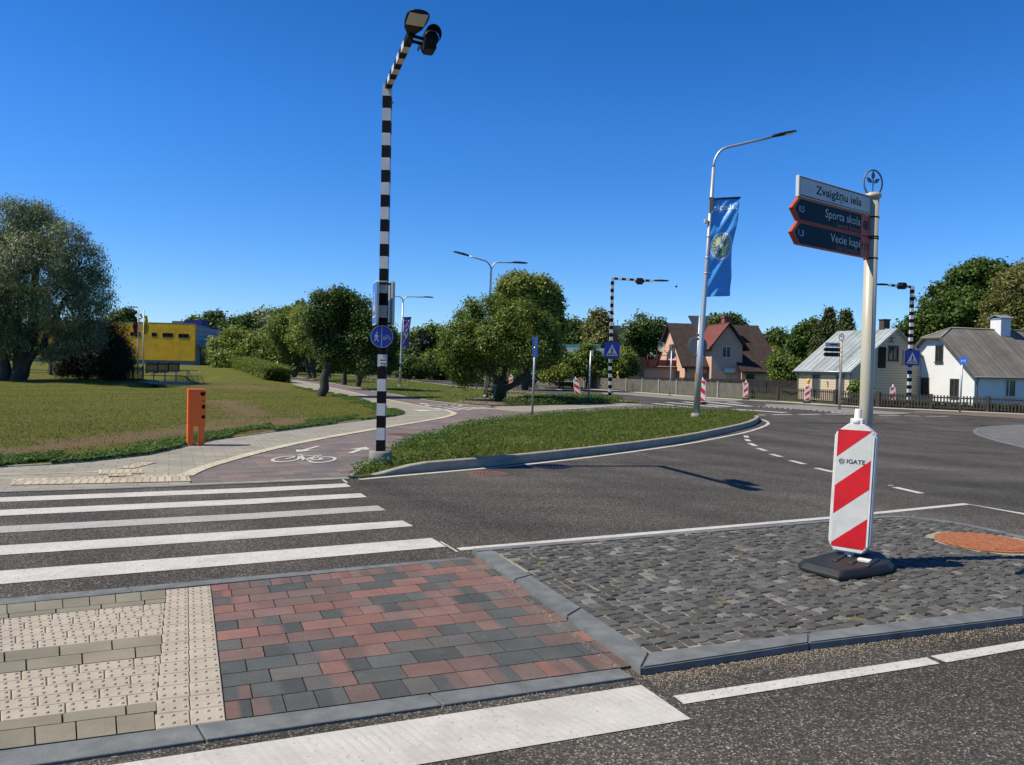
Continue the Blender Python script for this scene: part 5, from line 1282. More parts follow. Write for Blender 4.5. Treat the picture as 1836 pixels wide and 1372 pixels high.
m = MB(); q = hf.loc(1484, 689, 'f'); c = P(q[0], -.03, q[1]); m.obox(c + Vector((0, 0, .06)), (fd * .08 + Vector((0, 0, .13))), gd * .01, Vector((0, 0, .015))); m.obox(c - fd * .04 + Vector((0, 0, -.02)), fd * .015, gd * .01, Vector((0, 0, .2))); m.build('wall_anchor', BLACK, t)

# ---- pink house
D0 = 78.0; C = AT(1228, 651, D0); ux = Vector((.99, .13, 0)).normalized(); uy = Vector((-.13, .99, 0)).normalized(); hf = HF(C, ux, uy); P = hf.P
# front runs right and slightly nearer; the left gable recedes
Wd = 9.0; ze = C.z; zr = 1.6 + (668.2 - 581) / F * (D0 + Wd / 2); zb_ = -.4
Ln = hf.loc(1354, 584, 'f', Wd / 2)[0]
t = thing('pink_house', 'salmon pink house with steep dark brown roof and cross gable behind the slat fence', 'house', (C.x, C.y, zb_))
PW = m_wall('pink_render', (.60, .37, .27), var=.05, stain=.2); BR_ = m_brick('brown_tiles', (.038, .026, .023), (.058, .04, .034), .3, .3, 0, (.035, .025, .022), .03)
BR_SUN = m_brick('sunlit_brown_tiles', (.16, .05, .042), (.20, .062, .05), .3, .3, 0, (.09, .03, .025), .03); FASC = M('dark_brown_fascia', (.035, .018, .015), .6)
m = MB(); m.prism([P(0, 0, zb_), P(0, Wd, zb_), P(0, Wd, ze), P(0, Wd / 2, zr), P(0, 0, ze)], ux * .25); m.prism([P(Ln, 0, zb_), P(Ln, Wd, zb_), P(Ln, Wd, ze), P(Ln, Wd / 2, zr), P(Ln, 0, ze)], -ux * .25)
m.prism([P(.25, 0, zb_), P(Ln - .25, 0, zb_), P(Ln - .25, 0, ze), P(.25, 0, ze)], uy * .25); m.prism([P(.25, Wd, zb_), P(Ln - .25, Wd, zb_), P(Ln - .25, Wd, ze), P(.25, Wd, ze)], -uy * .25)
# porch wing under the catslide
pu0 = hf.loc(1330, 670, 'f', -1.6)[0]; pu1 = hf.loc(1384, 670, 'f', -1.6)[0]; pz = hf.loc(1360, 666, 'f', -2.0)[1]
m.prism([P(pu0, -1.6, zb_), P(pu1, -1.6, zb_), P(pu1, -1.6, pz), P(pu0, -1.6, pz)], uy * 1.6)
# cross gable wing
gu0 = hf.loc(1276, 640, 'f', -1.0)[0]; gu1 = hf.loc(1331, 640, 'f', -1.0)[0]; gz = hf.loc(1331, 618, 'f', -1.0)[1]; gp = hf.loc(1305, 581, 'f', -1.0); gm = (gu0 + gu1) / 2
m.prism([P(gu0, -1.0, zb_), P(gu1, -1.0, zb_), P(gu1, -1.0, gz), P(gm, -1.0, gp[1]), P(gu0, -1.0, gz)], uy * 4); m.build('wall', PW, t)
sl_ = (zr - ze) / (Wd / 2); ov = .5; og = .4; zo = ze - ov * sl_ + .1; m = MB()
eR = hf.loc(1388, 667, 'f', -2.2)[0]
slab(m, [P(-og, -ov, zo), P(gu0, -ov, zo), P(gu0 + .6, Wd / 2, zr + .1), P(-og, Wd / 2, zr + .1)], .12)
slab(m, [P(gu1 - .1, -.9, ze - .9 * sl_ + .1 + .55), P(Ln + .45, -.9, ze - .9 * sl_ + .65), P(Ln + .3, Wd / 2, zr + .11), P(gu1 - 1.4, Wd / 2, zr + .11)], .12)
slab(m, [P(gu0 - .5, Wd / 2, zr + .105), P(gu1, Wd / 2, zr + .105), P(gu1, .2, ze + .3), P(gu0 + .2, .2, ze + .3)], .1)
slab(m, [P(pu0 - .3, -2.2, pz - .05), P(eR, -2.2, pz - .05), P(Ln + .45, -.9, ze - .9 * sl_ + .66), P(pu0 - .3, -.5, pz + 1.3)], .12)
slab(m, [P(-og, Wd + ov, zo), P(Ln + og, Wd + ov, zo), P(Ln + og, Wd / 2, zr + .1), P(-og, Wd / 2, zr + .1)], .12); rf = m.build('roof', BR_, t)
m = MB(); gs = (gp[1] - gz) / (gm - gu0); o2 = .55
zl = gz - o2 * gs + .12; slab(m, [P(gu0 - o2, -1.5, zl), P(gm, -1.5, gp[1] + .16), P(gm, 4.2, gp[1] + .16), P(gu0 - o2, 2.2, zl)], .12); m.build('gable_roof', BR_SUN, t)  # left slope: sunlight put into the tile colour, redder and lighter than the right
m = MB(); slab(m, [P(gu1 + o2, -1.5, zl), P(gm, -1.5, gp[1] + .155), P(gm, 4.2, gp[1] + .155), P(gu1 + o2, 2.2, zl)], .12); m.build('gable_roof', BR_, t)
m = MB()
def verge(a, b2, w=.16): m.obox((a + b2) / 2 + Vector((0, 0, -.04)), (b2 - a) / 2, uy * .03, Vector((0, 0, w / 2)))
verge(P(gu0 - o2, -1.53, zl), P(gm, -1.53, gp[1] + .14)); verge(P(gu1 + o2, -1.53, zl), P(gm, -1.53, gp[1] + .14)); m.obox((P(-og, -ov, zo) + P(gu0, -ov, zo)) / 2 + Vector((0, 0, -.07)), ux * (gu0 + og) / 2, uy * .04, Vector((0, 0, .1))); m.obox(P((pu0 + eR) / 2, -2.2, pz - .12), ux * (eR - pu0) / 2, uy * .04, Vector((0, 0, .1)))
for v0, v1 in ((-ov, Wd / 2), (Wd + ov, Wd / 2)):
    a, b2 = P(-og - .02, v0, zo), P(-og - .02, v1, zr + .1); m.obox((a + b2) / 2 + Vector((0, 0, -.08)), (b2 - a) / 2, ux * .03, Vector((0, 0, .11)))
m.tube([P(.1, -.1, zo - .1), P(.1, -.1, zb_)], .07, 8); m.build('fascia', FASC, rf)
m = MB(); q = hf.loc(1303, 575, 'f', 2.5); c = P(q[0], 2.5, q[1]); m.obox(c + Vector((0, 0, -.3)), ux * .42, uy * .42, Vector((0, 0, .68))); m.obox(c + Vector((0, 0, .35)), ux * .5, uy * .5, Vector((0, 0, .07))); m.build('chimney', M('red_brick', (.25, .075, .055), .9, var=.25), rf)
def win(face, at, x0, y0, x1, y1, **k):
    a0, za = hf.loc(x0, y0, face, at); a1, zb2 = hf.loc(x1, y1, face, at); window(hf, face, at, a0, a1, zb2, za, t, **k)
win('f', -1.0, 1294.5, 621, 1310, 641.5); win('f', 0, 1259, 667.5, 1275, 690); win('f', -1.6, 1338, 671, 1352, 690, frame=DKF); 
win('l', 0, 1201, 618, 1210.5, 632, frame=DKF); win('l', 0, 1210, 665, 1218.5, 680, frame=DKF)
m = MB(); q = hf.loc(1306, 664.5, 'f', -1.0); c = P(q[0], -1.25, q[1]); m.obox(c, ux * .55, uy * .2, Vector((0, 0, .22))); m.build('air_conditioner', FRAMEW, t, bevel=.02)
m = MB(); q = AT(1186, 622, D0 + 5); n = 20
vs = [q + Vector((.35 * math.cos(6.283 * k / n), -.25 * math.cos(6.283 * k / n), .55 * math.sin(6.283 * k / n))) for k in range(n)] + [q + Vector((.2, .2, 0))]
m.add(vs, [(k, (k + 1) % n, n) for k in range(n)]); m.tube([q + Vector((.2, .2, 0)), q + Vector((.6, 1.2, -.4))], .04, 6); m.build('satellite_dish', CONC, t)
# flat annex with terrace, left of the gable
a0 = AT(1135, 690, D0 + 3); m = MB(); az = hz((a0.x, a0.y), 659); tr = hz((a0.x, a0.y), 655)
e1 = P(0, 2.5, 0); le = Vector((a0.x, a0.y, 0)); dx = (le - Vector((e1.x, e1.y, 0))); m.prism([Vector((e1.x, e1.y, zb_)), Vector((le.x, le.y, zb_)), Vector((le.x, le.y, az)), Vector((e1.x, e1.y, az))], uy * 4); m.build('annex_wall', PW, t)
m = MB(); m.prism([Vector((e1.x, e1.y, az)) - uy * .3, Vector((le.x, le.y, az)) - uy * .3 - ux * .4, Vector((le.x, le.y, az)) + uy * 4.2 - ux * .4, Vector((e1.x, e1.y, az)) + uy * 4.2], (0, 0, .16)); m.build('annex_roof', FASC, t)
m = MB(); dn = dx.normalized(); m.prism([Vector((e1.x, e1.y, az + .2)), Vector((e1.x, e1.y, az + .2)) + dn * 3.1, Vector((e1.x, e1.y, az + .85)) + dn * 3.1, Vector((e1.x, e1.y, az + .85))], uy * .08)
for k in range(4): m.tube([Vector((e1.x, e1.y, az + .2)) + dn * k * 1.0, Vector((e1.x, e1.y, az + 1.35)) + dn * k * 1.0], .04, 6)
m.tube([Vector((e1.x, e1.y, az + 1.33)), Vector((e1.x, e1.y, az + 1.33)) + dn * 3.1], .04, 6); m.build('terrace_railing', M('maroon_panel', (.10, .015, .015), .6), t)
m = MB(); q = Vector((e1.x, e1.y, az + .16)) + dn * 4.2; m.prism([q - dn * 1.1, q + dn * 1.0, q + dn * .95 + Vector((0, 0, .95)), q - dn * 1.0 + Vector((0, 0, .95))], uy * 2); m.build('annex_dormer', BR_, t)
m = MB(); q = Vector((le.x, le.y, 0)) - dn * .9 - uy * .02; zz = hz((q.x, q.y), 672); m.obox(q + Vector((0, 0, zz)), dn * .22, uy * .02, Vector((0, 0, .6))); m.build('annex_window', GLASS, t)

# ---- yellow hall
D0 = 95.0; C = AT(349, 655, D0); ux = Vector((-.999, -.04, 0)).normalized(); uy = Vector((.02, 1, 0)); 
zb_ = terr(C.x, C.y) - .3; hf = HF(C, ux, Vector((-.04, .999, 0))); P = hf.P; zr = AT(349, 581.5, D0).z
t = thing('yellow_hall', 'flat roofed yellow clad hall with a high row of windows and grey end wall', 'building', (C.x, C.y, zb_))
YL = m_seam('yellow_cladding', (.72, .40, .001), ux, 1.1, .6, 0, .012, .03, stepc=.85); m = MB(); m.prism([P(0, 0, zb_ + .9), P(20, 0, zb_ + .9), P(20, 0, zr), P(0, 0, zr)], hf.uy * .4); m.build('yellow_wall', YL, t)
GW = m_wall('grey_cladding', (.30, .36, .40), boards=.6); m = MB(); q = [(0, .4), (-1.5, 9.0)]
m.prism([P(0, .4, zb_), P(-.1, 9.0, zb_), P(-.1, 9.0, zr - .3), P(0, .4, zr - .05)], ux * .3)
m.prism([P(.3, 8.7, zb_), P(20, 8.7, zb_), P(20, 8.7, zr), P(.3, 8.7, zr)], hf.uy * .3); m.build('end_wall', GW, t)
m = MB(); m.prism([P(0, .4, zr - .12), P(20, .4, zr - .12), P(20, 8.7, zr - .12), P(0, 8.7, zr - .12)], (0, 0, .1)); m.prism([P(-.05, -.012, zr), P(20, -.012, zr), P(20, .45, zr), P(-.05, .45, zr)], (0, 0, .1)); m.build('roof', STEELM, t)
m = MB(); m.prism([P(0, .05, zb_ - .3), P(20, .05, zb_ - .3), P(20, .05, zb_ + .9), P(0, .05, zb_ + .9)], hf.uy * .3); m.build('plinth', M('teal_plinth', (.10, .17, .18), .8), t)
for x0, x1, y0, y1, ml in ((233.5, 243, 595.5, 602.6, ()), (244, 251, 595.6, 602.8, ()), (272, 281, 596.6, 604, ()), (291.5, 310, 597, 605, (.5,)), (320, 338.5, 598.4, 606.3, (.5,))):
    a0, za = hf.loc(x0, y0, 'f'); a1, zb2 = hf.loc(x1, y1, 'f'); window(hf, 'f', 0, a0, a1, zb2, za, t, DKF, mull=ml, th=.03, fwid=.05, glass=BLACK, sill=False)
m = MB(); m.prism([P(-3.0, .6, zb_ + 2.6), P(-.1, .6, zb_ + 2.6), P(-.1, 9, zb_ + 2.6), P(-3.0, 9, zb_ + 2.6)], (0, 0, .4)); m.obox(P(-2.8, 1, zb_ + 1.3), (.08, 0, 0), (0, .08, 0), (0, 0, 1.3)); m.build('entrance_canopy', STEELM, t)
m = MB(); m.obox(P(-.06, 5, zb_ + 1.3), ux * .05, hf.uy * 3.2, Vector((0, 0, 1.2))); m.build('entrance_door', GLASS, t)
c = AT(352.5, 590, D0 + 6); zt_ = AT(352, 574.5, D0 + 6).z; zl_ = AT(352, 600, D0 + 6).z; m = MB(); hw = 15.2 / F * (D0 + 6); m.obox((c.x, c.y, (zt_ + zl_) / 2), (hw, 0, 0), (0, 1.1, 0), (0, 0, (zt_ - zl_) / 2)); sg_ = m.build('roof_sign_box', M('sign_box_blue', (.012, .012, .17), .5), t)
m = MB(); fr = (Vector((c.x, c.y - 1.1, AT(356, 585.5, D0 + 5).z)), Vector((1, 0, 0)), Vector((0, 0, 1)))
for ox in (.18, .60, ): stroke(m, fr, circ(ox, 0, .17, 14), .08, .01, closed=True)
stroke(m, fr, circ(-.24, 0, .17, 14, a0=.7, a1=5.6), .08, .01); m.build('lettering', M('sign_yellow', (.6, .42, .02), .5), sg_)
m = MB(); c = AT(322, 579, D0 + 3); m.obox(c, (.7, 0, 0), (0, .6, 0), (0, 0, .2)); m.build('roof_vent', STEELM, t)

# ---- far pieces: green roofed shed, apartment block, grey gable cottage, white wall
C = AT(985, 640, 72); t = thing('green_roof_house', 'low house with a dark green metal roof seen right of the apple tree', 'house', (C.x, C.y, -.2)); m = MB(); m.obox(AT(1040, 655, 74) , (2.6, 0, 0), (0, 2.5, 0), (0, 0, 1.6)); m.build('wall', M('white_render', (.62, .62, .6), .9), t)
m = MB(); A, B_ = AT(990, 634, 71), AT(1078, 632.5, 71); A2, B2 = AT(990, 617.5, 75), AT(1077, 617.5, 75); slab(m, [A, B_, B2, A2], .1); slab(m, [A + Vector((0, 8, 0)), B_ + Vector((0, 8, 0)), B2, A2], .1); m.build('roof', m_seam('green_metal', (.012, .085, .06), (1, 0, 0), .35, .5, 0, .1, .1), t)
D0 = 190; C = AT(1108, 640, D0); t = thing('apartment_block', 'distant weathered brick and panel apartment block behind the striped post', 'building', (C.x, C.y, 0)); APB = m_wall('panel_wall', (.36, .25, .20), boards=2.8); m = MB(); zt_ = AT(1108, 590, D0).z; m.obox((C.x + .3, D0 + 5, zt_ / 2), (3.4, .4, 0), (-.6, 5, 0), (0, 0, zt_ / 2)); m.build('wall', APB, t)
m = MB(); m.obox((C.x + .3, D0 + 5, zt_ + .35), (3.5, .41, 0), (-.6, 5.1, 0), (0, 0, .5)); m.build('parapet', CONCD, t)
for k, (x, y) in enumerate(((1089, 604), (1117, 602), (1121, 602))):
    q = AT(x, y, D0 - 1.0 + (x - 1089) * .02); m = MB(); m.obox(q, (.85 if k == 0 else .3, .1, 0), (-.02, .12, 0), (0, 0, .75)); m.build('window', SWHITE, t)
for x, y in ((1105, 600), (1105, 613)):
    q = AT(x, y, D0 - 1.2); m = MB(); m.obox(q, (.9, .1, 0), (-.05, .4, 0), (0, 0, .75)); m.build('balcony', M('balcony_red', (.12, .05, .035), .8), t)
m = MB()
for x in (1091, 1107): q = AT(x, 585, D0 + 3); m.tube([q + Vector((0, 0, -1)), q + Vector((0, 0, 1.7))], .06, 5); m.obox(q + Vector((0, 0, 1.3)), (.4, 0, 0), (0, .03, 0), (0, 0, .03))
m.build('antenna', BLACK, t)
C = AT(775, 650, 135); t = thing('grey_cottage', 'far grey cottage gable showing among the trees left of the apple tree', 'house', (C.x, C.y, 0)); m = MB(); A, B_, T_ = AT(767, 645, 135), AT(800, 645, 135), AT(778, 622, 135); lo_ = Vector((0, 0, -3)); m.prism([A + lo_, B_ + lo_, B_, A], (0, 5, 0)); m.build('wall', M('grey_render', (.3, .28, .26), .9), t)
m = MB(); slab(m, [AT(766, 633, 134), AT(802, 634, 134), AT(800, 627, 138), AT(774, 625, 138)], .1); slab(m, [AT(769, 633, 134), AT(784, 632, 134), AT(776, 622, 135), AT(775.5, 622, 135)], .1); m.build('roof', M('grey_roof', (.16, .155, .15), .9), t)

# ================================================================== FENCES
FGREY = M('grey_slats', (.15, .145, .12), .85, var=.25, scale=2.5, bmp=.4); FDARK = M('dark_pickets', (.030, .026, .024), .8, var=.3, scale=3)
def fence(path, h, label, pm, sm_, gap, sw_, postgap, ph, pr=.07, name='slat_fence', railz=(.2, .85), zb=0.0, jit=0.0, ground=None):
    t = thing(name, label, 'fence', (path[0][0], path[0][1], 0)); seg = []; rr = random.Random(5)
    cum = [0]
    for a, b in zip(path[:-1], path[1:]): cum.append(cum[-1] + math.dist(a, b))
    def at(s_):
        s_ = min(max(s_, 0), cum[-1]); i = 0
        while i < len(cum) - 2 and cum[i + 1] < s_: i += 1
        f = (s_ - cum[i]) / max(1e-6, cum[i + 1] - cum[i]); p = lerp2(path[i], path[i + 1], f); d = ((path[i + 1][0] - path[i][0]) / max(1e-6, cum[i + 1] - cum[i]), (path[i + 1][1] - path[i][1]) / max(1e-6, cum[i + 1] - cum[i])); return p, d
    npost = max(1, round(cum[-1] / postgap)); st_ = cum[-1] / npost
    for k in range(npost + 1):
        p, d = at(k * st_); z0 = ground(*p) if ground else zb; m = MB(); m.obox((p[0], p[1], z0 + ph / 2), (d[0] * pr, d[1] * pr, 0), (-d[1] * pr, d[0] * pr, 0), (0, 0, ph / 2)); m.build('post', pm, t)
    for k in range(npost):
        m = MB(); s0 = k * st_ + pr; s1 = (k + 1) * st_ - pr; p0, d = at(s0); p1, _ = at(s1); z0 = ground(*p0) if ground else zb
        nx_, ny_ = -d[1], d[0]
        for rz_ in railz: m.obox(((p0[0] + p1[0]) / 2 + nx_ * .03, (p0[1] + p1[1]) / 2 + ny_ * .03, z0 + h * rz_), ((p1[0] - p0[0]) / 2, (p1[1] - p0[1]) / 2, 0), (nx_ * .02, ny_ * .02, 0), (0, 0, .035))
        u = s0 + gap
        while sw_ and u < s1:
            p, d = at(u); m.obox((p[0], p[1], z0 + h / 2 + .04 + rr.uniform(-jit, jit)), (d[0] * sw_ / 2, d[1] * sw_ / 2, 0), (nx_ * .012, ny_ * .012, 0), (0, 0, h / 2 - .03)); u += sw_ + gap
        if m.v: m.build('panel', sm_, t)
    return t
fence(fence_base[2:5], 1.05, 'long weathered grey slat fence behind the far road, left stretch to the apple tree', CONCD, FGREY, .012, .09, 4.0, 1.12, .08)
fence(fence_base[4:], 1.0, 'weathered grey slat fence with concrete posts in front of the pink house', CONCD, FGREY, .04, .075, 2.6, 1.08, .08)
fence([(p[0], p[1]) for p in dark_base[:3]], .82, 'dark picket fence with see-through gaps in front of the boarded house, left part', FDARK, FDARK, .075, .07, 2.6, .86, .07, name='picket_fence')
fence([dark_base[2], dark_base[3], dark_base[4], dark_base[5], dark_base[6], G(2000, 749)], .74, 'dark picket fence running right in front of the white house', FDARK, FDARK, .075, .07, 2.35, .80, .08, name='picket_fence', jit=.01)
A, B_ = AT(1128, 678, 66), AT(1440, 679, 60); fence([(A.x, A.y), (B_.x, B_.y)], hz((A.x, A.y), 678.3) + .15, 'taller dark boarded fence running behind the grey slats before the pink house', FDARK, FDARK, .02, .12, 3.0, hz((A.x, A.y), 677.5), .06, name='board_fence', jit=.03)
gt = lambda x, y: terr(x, y)
pts = [AT(-30, 676, 61), AT(52, 676, 61), AT(127, 678, 59), AT(201, 680, 58)]
fence([(p.x, p.y) for p in pts], 1.25, 'low dark wooden rail fence under the big willow', BARK, BARK, 0, 0, 3.3, 1.35, .10, name='rail_fence', railz=(.15, .3, .95), ground=gt)
pts = [AT(204, 678, 57), AT(256, 678, 55)]
fence([(p.x, p.y) for p in pts], 1.0, 'dark metal garden fence with spiked tops beside the footbridge', BARKB, BLACK, .07, .03, 1.1, 1.1, .05, name='metal_fence', railz=(.1, .85), ground=gt)
pts = [AT(262, 676, 66), AT(320, 673, 70)]
fence([(p.x, p.y) for p in pts], .95, 'dark wooden paling fence behind the footbridge', BARK, FDARK, .05, .1, 1.5, 1.0, .06, name='paling_fence', ground=gt, jit=.08)
# footbridge
b0, b1 = AT(250, 683, 52), AT(340, 684, 52); zd = hz((b0.x, b0.y), 684); t = thing('footbridge', 'small footbridge with pale grey tube railing over the ditch', 'footbridge', (b0.x, b0.y, zd - .3))
m = MB(); m.prism([(b0.x, b0.y, zd - .18), (b1.x, b1.y, zd - .18), (b1.x, b1.y + 1.6, zd - .18), (b0.x, b0.y + 1.6, zd - .18)], (0, 0, .18)); m.build('deck', CONCD, t)
for yy in (0, 1.6):
    m = MB(); zr_ = zd + .80
    m.tube([(b0.x, b0.y + yy, zr_), (b1.x - .1, b1.y + yy, zr_)], .025, 6); m.tube([(b0.x, b0.y + yy, zd + .4), (b1.x - .1, b1.y + yy, zd + .4)], .018, 6)
    for k in range(5): x = b0.x + .2 + k * (b1.x - b0.x - .3) / 4; m.tube([(x, b0.y + yy, zd), (x, b0.y + yy, zr_)], .022, 6)
    m.tube([(b1.x - .1, b0.y + yy, zr_), (b1.x + .38, b0.y + yy, zd - .1)], .022, 6); m.build('railing', STEELM, t)
# flagpoles
for x, yb, yt, lab, c0, lb in ((246.5, 678, 553, 'dark red', (.16, .012, .02), 'left white flagpole with a limp dark red flag'), (256.5, 676, 556, 'yellow', (.62, .44, .02), 'right white flagpole with a limp yellow flag')):
    q = AT(x, yb, 63); zg = terr(q.x, q.y); t = thing('flagpole', lb, 'flagpole', (q.x, q.y, zg), 'flagpoles'); zt_ = hz((q.x, q.y), yt); m = MB(); m.tube([(q.x, q.y, zg), (q.x, q.y, zt_)], [.07, .04], 10); m.build('pole', SWHITE, t)
    f_ = MB(); z1, z0 = (hz((q.x, q.y), 575), hz((q.x, q.y), 604)) if lab == 'dark red' else (hz((q.x, q.y), 566), hz((q.x, q.y), 600)); n = 12; vs = []
    for j in range(n + 1):
        z = z1 + (z0 - z1) * j / n; w_ = .12 + .28 * math.sin(math.pi * min(1, j / n * .8 + .1)); sg = -1 if lab == 'dark red' else 1
        for i in range(5): vs.append((q.x + sg * (w_ * i / 4 + .03), q.y + .12 * math.sin(i * 2.2 + j * .6), z))
    f_.add(vs, [(j * 5 + i, j * 5 + i + 1, (j + 1) * 5 + i + 1, (j + 1) * 5 + i) for j in range(n) for i in range(4)], 0, True)
    o = f_.build('flag', M('flag_' + lab.replace(' ', '_'), c0, .7), None, fixn=False); tag(o, lab + ' flag hanging limp from its white flagpole', 'flag', 'limp flags')

# ================================================================== VEGETATION
RS = np.random.RandomState(11)
LG = dict(
    apple=m_leaf('apple_leaves', [(0, (0.046, 0.080, 0.011)), (.5, (0.104, 0.163, 0.022)), (.85, (0.208, 0.258, 0.048)), (1, (0.354, 0.362, 0.110))], .3),
    dark=m_leaf('dark_leaves', [(0, (0.029, 0.061, 0.014)), (.6, (0.066, 0.118, 0.020)), (1, (0.146, 0.210, 0.034))], .3),
    mid=m_leaf('mid_leaves', [(0, (0.058, 0.099, 0.017)), (.6, (0.125, 0.191, 0.030)), (1, (0.250, 0.305, 0.062))], .3),
    light=m_leaf('light_leaves', [(0, (0.104, 0.142, 0.024)), (.6, (0.198, 0.258, 0.048)), (1, (0.333, 0.381, 0.083))], .35),
    willow=m_leaf('willow_leaves', [(0, (.07, .105, .045)), (.5, (.17, .215, .10)), (1, (.38, .42, .25))], .25),
    birch=m_leaf('birch_leaves', [(0, (0.083, 0.095, 0.028)), (.6, (0.177, 0.191, 0.055)), (1, (0.291, 0.286, 0.083))], .3),
    conif=m_leaf('conifer_needles', [(0, (0.026, 0.039, 0.010)), (.6, (0.064, 0.083, 0.020)), (1, (0.144, 0.143, 0.035))], .1),
    black=m_leaf('yew_needles', [(0, (.008, .014, .008)), (.7, (.02, .032, .014)), (1, (.04, .055, .02))], .1))
def unit(n):
    v = RS.normal(size=(n, 3)); return v / np.linalg.norm(v, axis=1)[:, None]
def gapnoise(P, f, ph):
    return (np.sin(P[:, 0] * f + ph) * np.sin(P[:, 1] * f * 1.13 + ph * 2) * np.sin(P[:, 2] * f * 1.3 + ph * 3) + .5 * np.sin(P[:, 0] * f * 2.3 + P[:, 2] * f * 1.9 + ph))
def leaf_mesh(name, mat, parent, C, Nn, k, sig, la, lb, droop=0.0, rnd_=.55, smax=None):
    """k leaves round every cluster centre C with outward normals Nn"""
    n = len(C) * k; P = np.repeat(C, k, 0) + RS.normal(size=(n, 3)) * sig * np.array([1, 1, .8]); O_ = np.repeat(Nn, k, 0)
    Z = O_ * .8 + np.array([0, 0, .35]) + RS.normal(size=(n, 3)) * rnd_; Z /= np.linalg.norm(Z, axis=1)[:, None]
    A = RS.normal(size=(n, 3)) + np.array([0, 0, -droop]); A -= Z * (A * Z).sum(1)[:, None]; A /= np.linalg.norm(A, axis=1)[:, None]; B = np.cross(Z, A)
    s_ = RS.uniform(.65, 1.25, n)[:, None]; a = A * la * s_ / 2; b = B * lb * s_ / 2; up_ = Z * lb * .18
    V = np.stack([P - a, P + b + up_, P + a, P - b + up_], 1).reshape(-1, 3); F_ = np.arange(4 * n).reshape(-1, 4)
    lv = np.repeat(np.clip(np.repeat(RS.normal(.45, .16, len(C)), k) + RS.normal(0, .18, n), 0, 1), 4)
    return np_mesh(name, V, F_, mat, parent, lv)
def sample_lobes(lobes, n, f=2.2, thr=-.55, shell=.18, inner=.25, pull=.42):
    L_ = np.array([(*c, *r) for c, r in lobes], float); w = (L_[:, 3] * L_[:, 5]); w = w / w.sum(); idx = RS.choice(len(L_), int(n * 1.9), p=w); u = unit(len(idx))
    rad = 1 - np.abs(RS.normal(0, shell, len(idx))); m = RS.rand(len(idx)) < inner; rad[m] = RS.rand(m.sum()) ** .5
    P = L_[idx, :3] + u * L_[idx, 3:] * rad[:, None]; ok = gapnoise(P, f, 1.3) > thr
    P, u = P[ok][:n], u[ok][:n]; K = max(6, len(P) // 15); A_ = P[RS.choice(len(P), K, replace=False)]
    near = np.concatenate([((P[i:i + 500, None] - A_[None]) ** 2).sum(2).argmin(1) for i in range(0, len(P), 500)])
    return P + (A_[near] - P) * pull, u
def limbs(m, pts, r0_, r1_, n=8, wob=.04):
    rr = random.Random(len(pts) * 7 + int(abs(pts[0][0]) * 10)); out = [Vector(pts[0])]
    for a, b in zip(pts[:-1], pts[1:]):
        a, b = Vector(a), Vector(b); L_ = (b - a).length
        for k in (1, 2, 3): q = a.lerp(b, k / 3); out.append(q + (Vector((rr.gauss(0, 1), rr.gauss(0, 1), rr.gauss(0, .5))) * wob * L_ if k < 3 else Vector()))
    N_ = len(out); m.tube(out, [r0_ + (r1_ - r0_) * i / (N_ - 1) for i in range(N_)], n)
def tree(name, label, cat, base, lobes, mat, ncl, k, sig, la, lb, trunks, group=None, bark=None, f=2.2, thr=-.55, droop=0.0, inner=.25, branches=True, twig=None, shell=.18):
    """trunks: list of (points, r0, r1); lobes in world coordinates"""
    t = thing(name, label, cat, tuple(base), group); m = MB()
    for pts, ra, rb in trunks: limbs(m, pts, ra, rb)
    if branches:
        for i, (c, r) in enumerate(lobes):
            tp = min((Vector(p[-1]) for p, _, _ in trunks), key=lambda q: (q - Vector(c)).length); rb = min(x[2] for x in trunks)
            limbs(m, [tp, tp.lerp(Vector(c), .55) + Vector((0, 0, .05)), Vector(c) + Vector((0, 0, r[2] * .5))], rb * .75, rb * .18, 6, .07)
    if m.v: m.build('trunk', bark or BARK, t, fixn=False)
    C, U = sample_lobes(lobes, ncl, f, thr, shell=shell, inner=inner); leaf_mesh('crown', mat, t, C, U, k, sig, la, lb, droop); return t
def PL(l, D, ysc=1.0, jit=.5, seed=1):
    """photo-surveyed lobes: (px, py, rx, ry) at depth D -> ellipsoids of real depth"""
    rr = random.Random(seed); out = []
    for px, py, rx, ry in l:
        d = D + rr.uniform(-1, 1) * jit * rx / F * D; c = AT(px, py, d); out.append((tuple(c), (rx / F * d, max(rx, ry) / F * d * ysc, ry / F * d)))
    return out
def TP(l, D):   # trunk points from pixels at depth D
    return [AT(x, y, D + dd) for x, y, dd in [(p + (0,))[:3] for p in l]]

# round apple tree in the middle verge
D = 36.8; lo = PL([(828, 608, 36, 34), (848, 575, 32, 30), (880, 556, 34, 26), (925, 568, 42, 34), (965, 590, 36, 34), (985, 625, 26, 30), (815, 645, 26, 30), (850, 640, 44, 44), (900, 610, 50, 44), (945, 630, 44, 36), (978, 645, 20, 16), (832, 672, 20, 18), (808, 625, 20, 22), (844, 548, 8, 14), (800, 596, 12, 9)], D, 1.05, .8)
b = G3(898, 722, .03)
tree('apple_tree', 'round spreading apple tree with forked trunk standing on the middle verge', 'tree', b, lo, LG['apple'], 5200, 11, .17, .115, .07, [(TP([(900, 726), (898, 700), (899, 690)], D), .30, .22), (TP([(899, 692), (884, 672, -.3), (874, 645, -.5)], D), .14, .08), (TP([(900, 690), (905, 665, .3), (910, 640, .5)], D), .13, .08), (TP([(900, 700), (925, 686), (945, 668), (950, 648)], D), .16, .07)], f=1.9, thr=-.42)
m = MB()
rr = random.Random(2)
for x, y, h_ in ((830, 560, 26), (838, 556, 22), (848, 545, 24), (862, 548, 22), (790, 605, 20), (1000, 600, 18), (856, 540, 18)):
    pass
